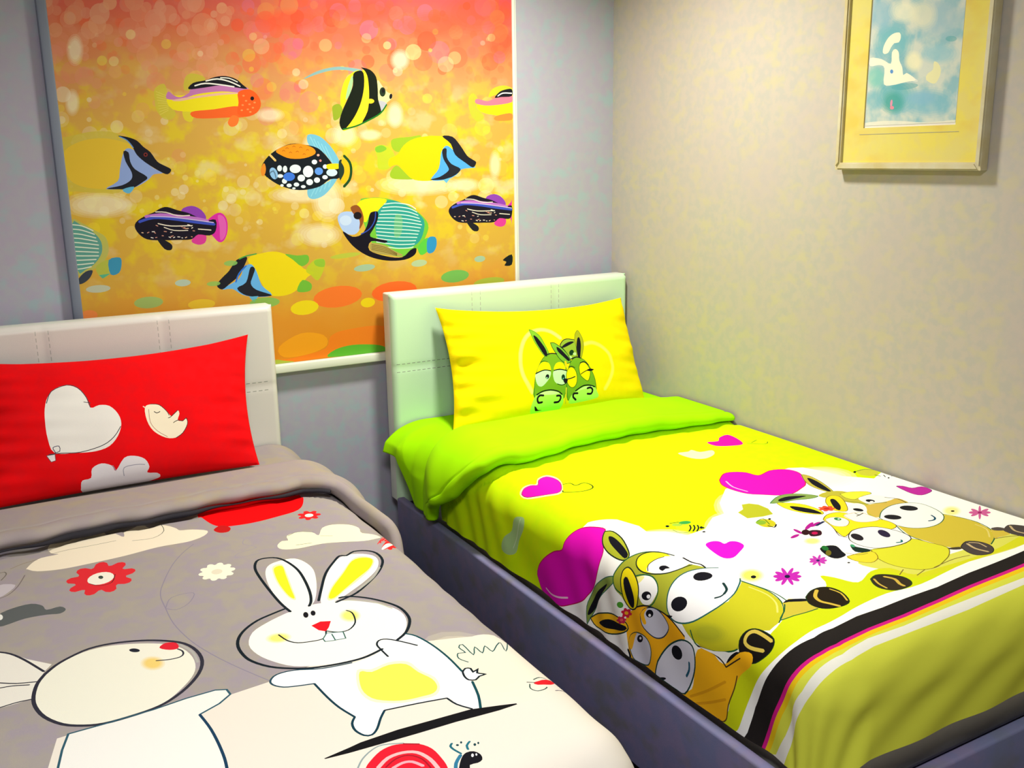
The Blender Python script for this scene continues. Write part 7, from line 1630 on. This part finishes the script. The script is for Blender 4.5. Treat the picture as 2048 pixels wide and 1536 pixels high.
def blind_mat():
    t=NT('printed blind fabric');t.b.inputs['Roughness'].default_value=.8;t.b.inputs['Specular IOR Level'].default_value=.15
    at=t.n('ShaderNodeAttribute',attribute_name='Print')
    tc=t.t.nodes.new('ShaderNodeTexCoord');sp=t.t.nodes.new('ShaderNodeSeparateXYZ');t.l(tc.outputs['Object'],sp.inputs[0])
    mr=t.n('ShaderNodeMapRange');t.l(sp.outputs['Z'],mr.inputs[0]);mr.inputs[1].default_value=.8;mr.inputs[2].default_value=2.1
    n=t.noise(7,3);ad=t.n('ShaderNodeMath',operation='MULTIPLY_ADD');t.l(n.outputs['Fac'],ad.inputs[0]);ad.inputs[1].default_value=.12
    sb=t.n('ShaderNodeMath',operation='SUBTRACT');t.l(mr.outputs[0],sb.inputs[0]);sb.inputs[1].default_value=.06;t.l(sb.outputs[0],ad.inputs[2])
    g=t.ramp(ad.outputs[0],[(.0,'dc8410'),(.14,'d89230'),(.26,'cca040'),(.42,'d2aa3c'),(.62,'d2a44c'),(.74,'d09058'),(.84,'d66e4c'),(.97,'d8505c')])
    n2=t.noise(16,3,t.coord((1,1,1.0)));m2=t.ramp(n2.outputs['Fac'],[(.48,0.),(.62,.8)])
    band=t.ramp(mr.outputs[0],[(.12,0.),(.25,.45),(.45,1.),(.62,.8),(.82,0.)])
    mm=t.n('ShaderNodeMath',operation='MULTIPLY');t.l(m2,mm.inputs[0]);t.l(band,mm.inputs[1])
    c=t.mix(mm.outputs[0],g,lin('dcc818'))
    n3=t.noise(9,3,t.coord((1,1,1.4)));m3=t.ramp(n3.outputs['Fac'],[(.56,0.),(.68,.5)])
    band2=t.ramp(mr.outputs[0],[(.2,0.),(.32,.5),(.42,1.),(.58,.6),(.8,.15)])
    m4=t.n('ShaderNodeMath',operation='MULTIPLY');t.l(m3,m4.inputs[0]);t.l(band2,m4.inputs[1])
    c=t.mix(m4.outputs[0],c,lin('e4dcb8'))
    vo=t.n('ShaderNodeTexVoronoi',Scale=22.0);t.l(t.coord((1,1,1)),vo.inputs['Vector'])
    vm=t.ramp(vo.outputs['Distance'],[(.30,.4),(.36,0.)]);bm_=t.ramp(mr.outputs[0],[(.6,0.),(.85,1.)])
    m5=t.n('ShaderNodeMath',operation='MULTIPLY');t.l(vm,m5.inputs[0]);t.l(bm_,m5.inputs[1])
    c=t.mix(m5.outputs[0],c,lin('e8603c'))
    t.l(t.mix(at.outputs['Alpha'],c,at.outputs['Color']),t.b.inputs['Base Color'])
    f=t.noise(700,1);t.bump(f.outputs['Fac'],.15,.0005);return t.m

M_wall=mottled('painted wall plaster',['beb5a8','b6b2a8','c2ba98','bcb0ac'],34)
M_wallb=mottled('painted back wall plaster',['b2acbe','b2b2bc','a2bcc0','b6aec0'],30)
M_white=mat('white painted wood','e9ecdc',.45,bump=.05,bs=60)
M_frame=mat('shade toned window casing','7c8496',.5,bump=.05,bs=60)  # left casing only: its shade is put into the darker blue-grey
M_ceil=mat('ceiling paint','d8d6d0',.9,bump=.1,bs=200)
M_floor=mat('dark wood floor','3c3540',.5,col2='2c2830',vs=3,bump=.1,bs=40)
M_leather=mat('white upholstery leather','e4e6d8',.42,bump=.25,bs=500,spec=.4)
M_groove=mat('stitching thread','9a9c90',.6,bump=.2,bs=400)
M_rail=mottled('grey bed base upholstery',['77769a','80789a','747270','6c789a'],22,4.,.7,.3)
M_matt=mat('white mattress ticking','dcdad0',.9,bump=.2,bs=200)
M_brass=mat('champagne gold moulding','cec8ac',.45,metal=0.0,bump=.1,bs=120,col2='c4b684',vs=12)
M_mat=mottled('yellow mount board',['d8c870','dccc60','d8bc58','d4cc80'],24,5.,.85,.1)
M_glass=NT('clear window glass');M_glass.b.inputs['Transmission Weight'].default_value=1;M_glass.b.inputs['Roughness'].default_value=.02;M_glass=M_glass.m
M_back=mat('brown backing board','6a5844',.8,bump=.2,bs=90)
M_lime=mat('lime green cotton','a8f000',.9,col2='a0e800',vs=5,bump=.25,bs=800,spec=.1)
M_taupe=mottled('taupe cotton lining',['a29890','a09494','a89c84','a2969c'],26,4.,.9,.2)
M_rd=cloth('lime yellow printed cotton','d2f400','ccf400')
M_ld=cloth3('taupe printed cotton',['a29a94','a0969c','a69e90'])
M_yp=cloth('yellow printed cotton','ffe600','fde200')
M_rp=cloth('red printed cotton','f00810','e80c14')
M_blind=blind_mat()
M_pic=cloth('pale blue watercolour paper','8cb4bc','c6ccc0',.8,20,.1)

# ------------------------------------------------------------------ room
XR,XLW,YF,ZC=0.,-3.7,-4.5,2.55
WX0,WX1,WZ0,WZ1=-1.975,-.47,.815,2.12
box('wall_back',[(XLW,WX0,0,.12,0,ZC),(WX1,.12,0,.12,0,ZC),(WX0,WX1,0,.12,0,WZ0-.03),(WX0,WX1,0,.12,WZ1,ZC)],M_wallb)['kind']='structure'
box('wall_right',(0,.12,YF,0,0,ZC),M_wall)['kind']='structure'
box('wall_left',(XLW-.12,XLW,YF,.12,0,ZC),M_wallb)['kind']='structure'
box('wall_front',(XLW-.12,.12,YF-.12,YF,0,ZC),M_wall)['kind']='structure'
box('floor',(XLW-.12,.12,YF-.12,.12,-.1,0),M_floor)['kind']='structure'
box('ceiling',(XLW-.12,.12,YF-.12,.12,ZC,ZC+.1),M_ceil)['kind']='structure'
w=empty('window_1',((WX0+WX1)/2,0,WZ0),None,None);w['kind']='structure'
cw=.024
box('window_casing',[(WX0-.038,WX0-.010,-.02,.0,WZ0,WZ1+cw)],M_frame,w,.004)
box('window_casing',[(WX1+.012,WX1+.022,-.016,.0,WZ0,WZ1+cw),(WX1+.026,WX1+.030,-.012,.0,WZ0,WZ1+cw),(WX0-.01,WX1+.02,-.018,.0,WZ1+.0,WZ1+cw)],M_white,w)
box('window_sash',[(WX0,WX1,.05,.09,WZ0,WZ0+.06),(WX0,WX1,.05,.09,WZ1-.06,WZ1),(WX0,WX0+.06,.05,.09,WZ0+.06,WZ1-.06),(WX1-.06,WX1,.05,.09,WZ0+.06,WZ1-.06),((WX0+WX1)/2-.03,(WX0+WX1)/2+.03,.05,.09,WZ0+.06,WZ1-.06)],M_white,w,.003)
box('window_glass',[(WX0+.06,(WX0+WX1)/2-.03,.068,.072,WZ0+.06,WZ1-.06),((WX0+WX1)/2+.03,WX1-.06,.068,.072,WZ0+.06,WZ1-.06)],M_glass,w)
box('window_sill',(WX0-.038,WX1+.03,-.034,.05,WZ0-.03,WZ0-.001),M_white,w,.003)

# ------------------------------------------------------------------ roller blind
bl=empty('roller_blind',((WX0+WX1)/2,-.012,WZ0),'roller blind printed with tropical fish on orange and yellow, covering the window','blind')
F,dom=SURF['blind'];printed('blind_fabric','blind',F,dom,.05,M_blind,bl,flip=True)
box('bottom_rail',(dom[0],dom[1],-.011,-.003,dom[2],dom[2]+.02),M_white,bl,.002)
box('blind_backing',(dom[0],dom[1],-.0112,-.0105,dom[2]+.02,dom[3]),M_matt,bl)
def tube(name,p0,p1,r,m,parent,n=24):
    p0,p1=Vector(p0),Vector(p1);d=(p1-p0).normalized();u=d.orthogonal().normalized();v=d.cross(u);vs=[];fs=[]
    for p in (p0,p1):
        for i in range(n):
            t=2*math.pi*i/n;vs.append(p+(u*math.cos(t)+v*math.sin(t))*r)
    fs=[(i,(i+1)%n,n+(i+1)%n,n+i) for i in range(n)]+[tuple(range(n))[::-1],tuple(range(n,2*n))]
    me=bpy.data.meshes.new(name);me.from_pydata([tuple(q) for q in vs],[],fs);me.shade_smooth();me.set_sharp_from_angle(angle=.8);return link(name,me,m,parent)
tube('roller_tube',(dom[0],-.04,dom[3]+.02),(dom[1],-.04,dom[3]+.02),.024,M_white,bl)

# ------------------------------------------------------------------ beds
class Pad:
    # upholstered headboard front: a across, b up; stitched seams sunk into a padded face
    def __init__(s,x0,w,z0,h,y,va,hb): s.x0,s.w,s.z0,s.h,s.y,s.va,s.hb=x0,w,z0,h,y,va,hb
    def __call__(s,a,b):
        a=np.asarray(a,float);b=np.asarray(b,float);y=np.full(np.broadcast(a,b).shape,s.y)
        e=np.minimum(np.minimum(a,s.w-a),s.h-b);r=.022;k=np.clip(r-e,0,r)
        y=y+(r-np.sqrt(np.maximum(r*r-k*k,0)))
        for x in s.va: y=y+.0018*np.exp(-((a-x)/.013)**2)
        for z in s.hb: y=y+.0018*np.exp(-((b-z)/.013)**2)
        y=y+.0015*wav(a*1.5,b*1.5,5)
        return np.stack([s.x0+a+0*b,y,s.z0+b+0*a],-1)
def strip(a0,b0,a1,b1,w):
    d=np.array([a1-a0,b1-b0]);d/=np.linalg.norm(d);n=np.array([-d[1],d[0]])*w/2;p,q=np.array([a0,b0]),np.array([a1,b1])
    return np.array([p+n,q+n,q-n,p-n])
def leather(nm,c):
    t=NT(nm);t.b.inputs['Roughness'].default_value=.42;t.b.inputs['Specular IOR Level'].default_value=.35
    at=t.n('ShaderNodeAttribute',attribute_name='Print')
    t.l(t.mix(at.outputs['Alpha'],lin(c),at.outputs['Color']),t.b.inputs['Base Color'])
    f=t.noise(450,3);t.bump(f.outputs['Fac'],.2,.0008);return t.m
M_hb=leather('ivory stitched leather','e2ddd6');M_hb2=leather('white stitched leather with lime bounce','d4f4cc')  # lime bounce from the bedding is tinted into the right headboard's white leather
def make_bed(x0,x1,label,hbm):
    bed=empty('single_bed',((x0+x1)/2,-1.1,0),label,'bed','pair of low box beds with white headboards')
    W_=x1-x0;H=.76;pad=Pad(x0,W_,.275,H,-.130,(W_/3-.005,2*W_/3-.005),(.255,.497))
    ex=[]
    for k in (0,1):
        xc=pad.va[k]
        for dx in (-.017,.017):
            for i in range(38):
                z=.01+i*.0195;ex.append((strip(xc+dx,z,xc+dx,z+.012,.0022),np.array(lin('a8aaa2')+[.8])))
    for zc in pad.hb:
        for dz in (-.014,.014):
            for i in range(50):
                x=.012+i*.0195;ex.append((strip(x,zc+dz,x+.012,zc+dz,.0022),np.array(lin('84887e')+[.9])))
    hb=printed('headboard','',pad,(0,W_,0,H),.011,hbm,bed,extra=ex)
    box('headboard_back',(x0+.0005,x1-.0005,-.109,-.052,.275,1.0342),M_leather,hb,.006,3)
    box('headboard_leg',(x0+.04,x0+.12,-.105,-.065,0,.30),M_rail,bed,.004);box('headboard_leg',(x1-.12,x1-.04,-.105,-.065,0,.30),M_rail,bed,.004)
    box('side_rail',(x0-.012,x0+.018,-2.155,-.133,.06,.300),M_rail,bed,.007,3)
    box('side_rail',(x1-.018,x1+(.0 if x1>-.5 else .012),-2.155,-.133,.06,.300),M_rail,bed,.007,3)
    box('foot_rail',(x0+.0185,x1-.0185,-2.155,-2.125,.06,.300),M_rail,bed,.007,3)
    box('base_board',(x0+.019,x1-.019,-2.124,-.134,.14,.20),M_rail,bed)
    for x in (x0+.03,x1-.09):
        for y in (-2.11,-.30): box('leg',(x,x+.06,y,y+.06,0,.14),M_rail,bed,.004)
    return bed
make_bed(-1.02,-.012,'single bed with white stitched headboard against the right wall, under yellow and lime bedding',M_hb2)
make_bed(-2.445,-1.430,'single bed with white stitched headboard at left, under grey and red bedding',M_hb)
for nm,x0,x1,lab in (('r',-.962,-.04,'white mattress on the bed by the right wall, hidden under the lime and yellow duvet'),('l',-2.415,-1.468,'white mattress on the left bed, hidden under the grey rabbit duvet')):
    o=box('mattress',(x0,x1,-2.075,-.150,.2005,.540),M_matt,None,.07,5);tag(o,lab,'mattress')

def thicken(o,t):
    md=o.modifiers.new('thickness','SOLIDIFY');md.thickness=t;md.offset=-1;md.use_rim=True
def fold_mesh(name,Fo,a0,a1,m,parent,na=220,nb=110,flip=False):
    o=link(name,grid_mesh(name,Fo,a0,a1,0,1,na,nb,flip),m,parent);thicken(o,.003);return o
dr=empty('duvet',(-.5,-1.2,.56),'lime and yellow duvet printed with donkeys and pink hearts, on the right bed','duvet')
F,dom=SURF['right_duvet'];printed('duvet_cover','right_duvet',F,dom,.011,M_rd,dr,extra=[(np.array([(dom[0],1.945),(dom[1],1.945),(dom[1],dom[3]),(dom[0],dom[3])]),np.array(lin('dce048')+[1.]))])
fold_mesh('turned_back_edge',RF,-1.20,-.012,M_lime,dr)
tag(bpy.data.objects['turned_back_edge'],'plain lime green underside folded back below the pillow')
dl=empty('duvet',(-1.95,-1.2,.56),'grey duvet with cartoon rabbits, clouds and red flowers, on the left bed','duvet')
F,dom=SURF['left_duvet'];printed('duvet_cover','left_duvet',F,dom,.011,M_ld,dl)
fo=fold_mesh('turned_back_edge',LF,-2.47,-1.275,M_taupe,dl);tag(fo,'plain grey strip folded back below the red pillow')
def crease_shade_tube(name,Fo,a0,a1,dy,dz,r0,m,parent,n=150,k=8,seed=1):
    # thin dark tube in the fold crease, standing in for the gap's shadow
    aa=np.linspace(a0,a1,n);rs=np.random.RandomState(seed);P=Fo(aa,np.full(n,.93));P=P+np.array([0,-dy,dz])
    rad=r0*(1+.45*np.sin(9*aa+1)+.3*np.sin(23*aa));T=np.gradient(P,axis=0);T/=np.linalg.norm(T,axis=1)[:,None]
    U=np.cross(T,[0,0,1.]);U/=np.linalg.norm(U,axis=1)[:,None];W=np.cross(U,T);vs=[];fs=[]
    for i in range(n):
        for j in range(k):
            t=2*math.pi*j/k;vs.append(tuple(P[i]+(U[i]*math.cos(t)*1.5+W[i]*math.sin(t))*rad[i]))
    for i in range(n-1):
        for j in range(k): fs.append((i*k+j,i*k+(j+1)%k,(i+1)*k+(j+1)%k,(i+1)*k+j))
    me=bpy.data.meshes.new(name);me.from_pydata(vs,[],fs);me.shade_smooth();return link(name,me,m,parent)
M_crease_shade=mat('charcoal crease shade','26242c',.8,bump=.2,bs=200)
tr=crease_shade_tube('shade_strip',LF,-2.46,-1.47,.010,-.008,.0055,M_crease_shade,dl);tag(tr,'dark strip standing in for shadow along the crease')

# ------------------------------------------------------------------ pillows
def pillow(P,key,m,label):
    S,dom=SURF[key];r=empty('pillow',tuple(P(0.,0.)),label,'pillow')
    printed('pillow_front',key,S,dom,.008,m,r)
    back=lambda A,B:P(A,B,-.55)
    link('pillow_back',grid_mesh('pillow_back',back,-1,1,-1,1,70,44,True),m,r)
    return r
pillow(YP,'yellow_pillow',M_yp,'yellow pillow with two green cartoon donkeys, leaning on the headboard by the right wall')
pillow(RP,'red_pillow',M_rp,'red pillow with a white heart balloon, little bird and cloud, leaning on the left headboard')

# ------------------------------------------------------------------ framed print on the right wall
Y0,Y1,Z0,Z1=-1.629,-1.158,1.440,2.10
pf=empty('framed_picture',(0,(Y0+Y1)/2,Z0),'pale blue watercolour with yellow mount in a thin gold frame on the right wall','picture')
fw=.017
def bar(name,pts):
    me=bpy.data.meshes.new(name);q=[(-.002,)+p for p in pts]+[(-.032,)+p for p in pts]
    me.from_pydata(q,[],[(0,1,2,3),(7,6,5,4),(0,4,5,1),(1,5,6,2),(2,6,7,3),(3,7,4,0)]);me.validate()
    o=link(name,me,M_brass,pf);import bmesh;bm=bmesh.new();bm.from_mesh(me);bmesh.ops.recalc_face_normals(bm,faces=bm.faces)
    bmesh.ops.bevel(bm,geom=[e for e in bm.edges if abs(e.verts[0].co.x+.032)<1e-5 and abs(e.verts[1].co.x+.032)<1e-5],offset=.004,segments=2,affect='EDGES');bm.to_mesh(me);bm.free()
bar('frame_moulding',[(Y0,Z0),(Y1,Z0),(Y1-fw,Z0+fw*1.2),(Y0+fw,Z0+fw*1.2)])
bar('frame_moulding',[(Y1,Z0),(Y1,Z1),(Y1-fw,Z1-fw),(Y1-fw,Z0+fw*1.2)])
bar('frame_moulding',[(Y0,Z1),(Y0,Z0),(Y0+fw,Z0+fw*1.2),(Y0+fw,Z1-fw)])
bar('frame_moulding',[(Y1,Z1),(Y0,Z1),(Y0+fw,Z1-fw),(Y1-fw,Z1-fw)])
PA0,PA1,PB0,PB1=SURF['picture'][1]
box('mount_board',[(-.020,-.012,Y0+fw,-PA1,Z0+fw,Z1-fw),(-.020,-.012,-PA0,Y1-fw,Z0+fw,Z1-fw),(-.020,-.012,-PA1,-PA0,Z0+fw,PB0),(-.020,-.012,-PA1,-PA0,PB1,Z1-fw)],M_mat,pf)
gl=.0012
box('ruled_line',[(-.0206,-.0199,-PA1-.012,-PA0+.012,PB0-.018,PB0-.018+gl)],M_groove,pf)
box('print_border',[(-.0165,-.0155,-PA1-.002,-PA0+.002,PB0-.002,PB1+.002)],M_matt,pf)
F=lambda a,b: PI(a,b)+np.array([-.0012,0,0])
printed('print',"picture",F,(PA0+.003,PA1-.003,PB0+.006,PB1-.003),.03,M_pic,pf)
box('backing_board',(-.011,-.003,Y0+.01,Y1-.01,Z0+.01,Z1-.01),M_back,pf)

# ------------------------------------------------------------------ light
def area(name,loc,size,power,col=(1,1,1),rot=(0,0,0),spread=math.pi):
    l=bpy.data.lights.new(name,'AREA');l.shape='DISK';l.size=size;l.energy=power;l.color=col;l.spread=spread
    o=bpy.data.objects.new(name,l);C.objects.link(o);o.location=loc;o.rotation_euler=rot;return o
area('ceiling_lamp_light',(-.82,-.78,2.50),.24,21,(1,.97,.88),spread=2.5)
area('fill_light',(-2.2,-3.0,2.50),.6,33,(.95,.96,1))  # added fill with no visible source, brightens surfaces facing the camera
wd=bpy.data.worlds.new('world');bpy.context.scene.world=wd;wd.use_nodes=True;wd.node_tree.nodes['Background'].inputs[0].default_value=(.05,.06,.09,1);wd.node_tree.nodes['Background'].inputs[1].default_value=1

# ------------------------------------------------------------------ camera
cam=bpy.data.cameras.new('camera');co=bpy.data.objects.new('camera',cam);C.objects.link(co)
yaw,pitch,roll=-.5145,-.2328,-.0153
Fw=Vector((-math.sin(yaw)*math.cos(pitch),math.cos(yaw)*math.cos(pitch),math.sin(pitch)));Rt=Vector((math.cos(yaw),math.sin(yaw),0));Up=Rt.cross(Fw)
R2=Rt*math.cos(roll)+Up*math.sin(roll);U2=-Rt*math.sin(roll)+Up*math.cos(roll)
co.matrix_world=Matrix(((R2.x,U2.x,-Fw.x,-2.2859),(R2.y,U2.y,-Fw.y,-3.2087),(R2.z,U2.z,-Fw.z,1.4956),(0,0,0,1)))
cam.sensor_width=36;cam.lens=1930.5/2048*36;cam.clip_start=.02
bpy.context.scene.camera=co
vs=bpy.context.scene.view_settings;vs.view_transform='Standard';vs.look='None';vs.gamma=1;vs.exposure=0.57;vs.use_curve_mapping=False
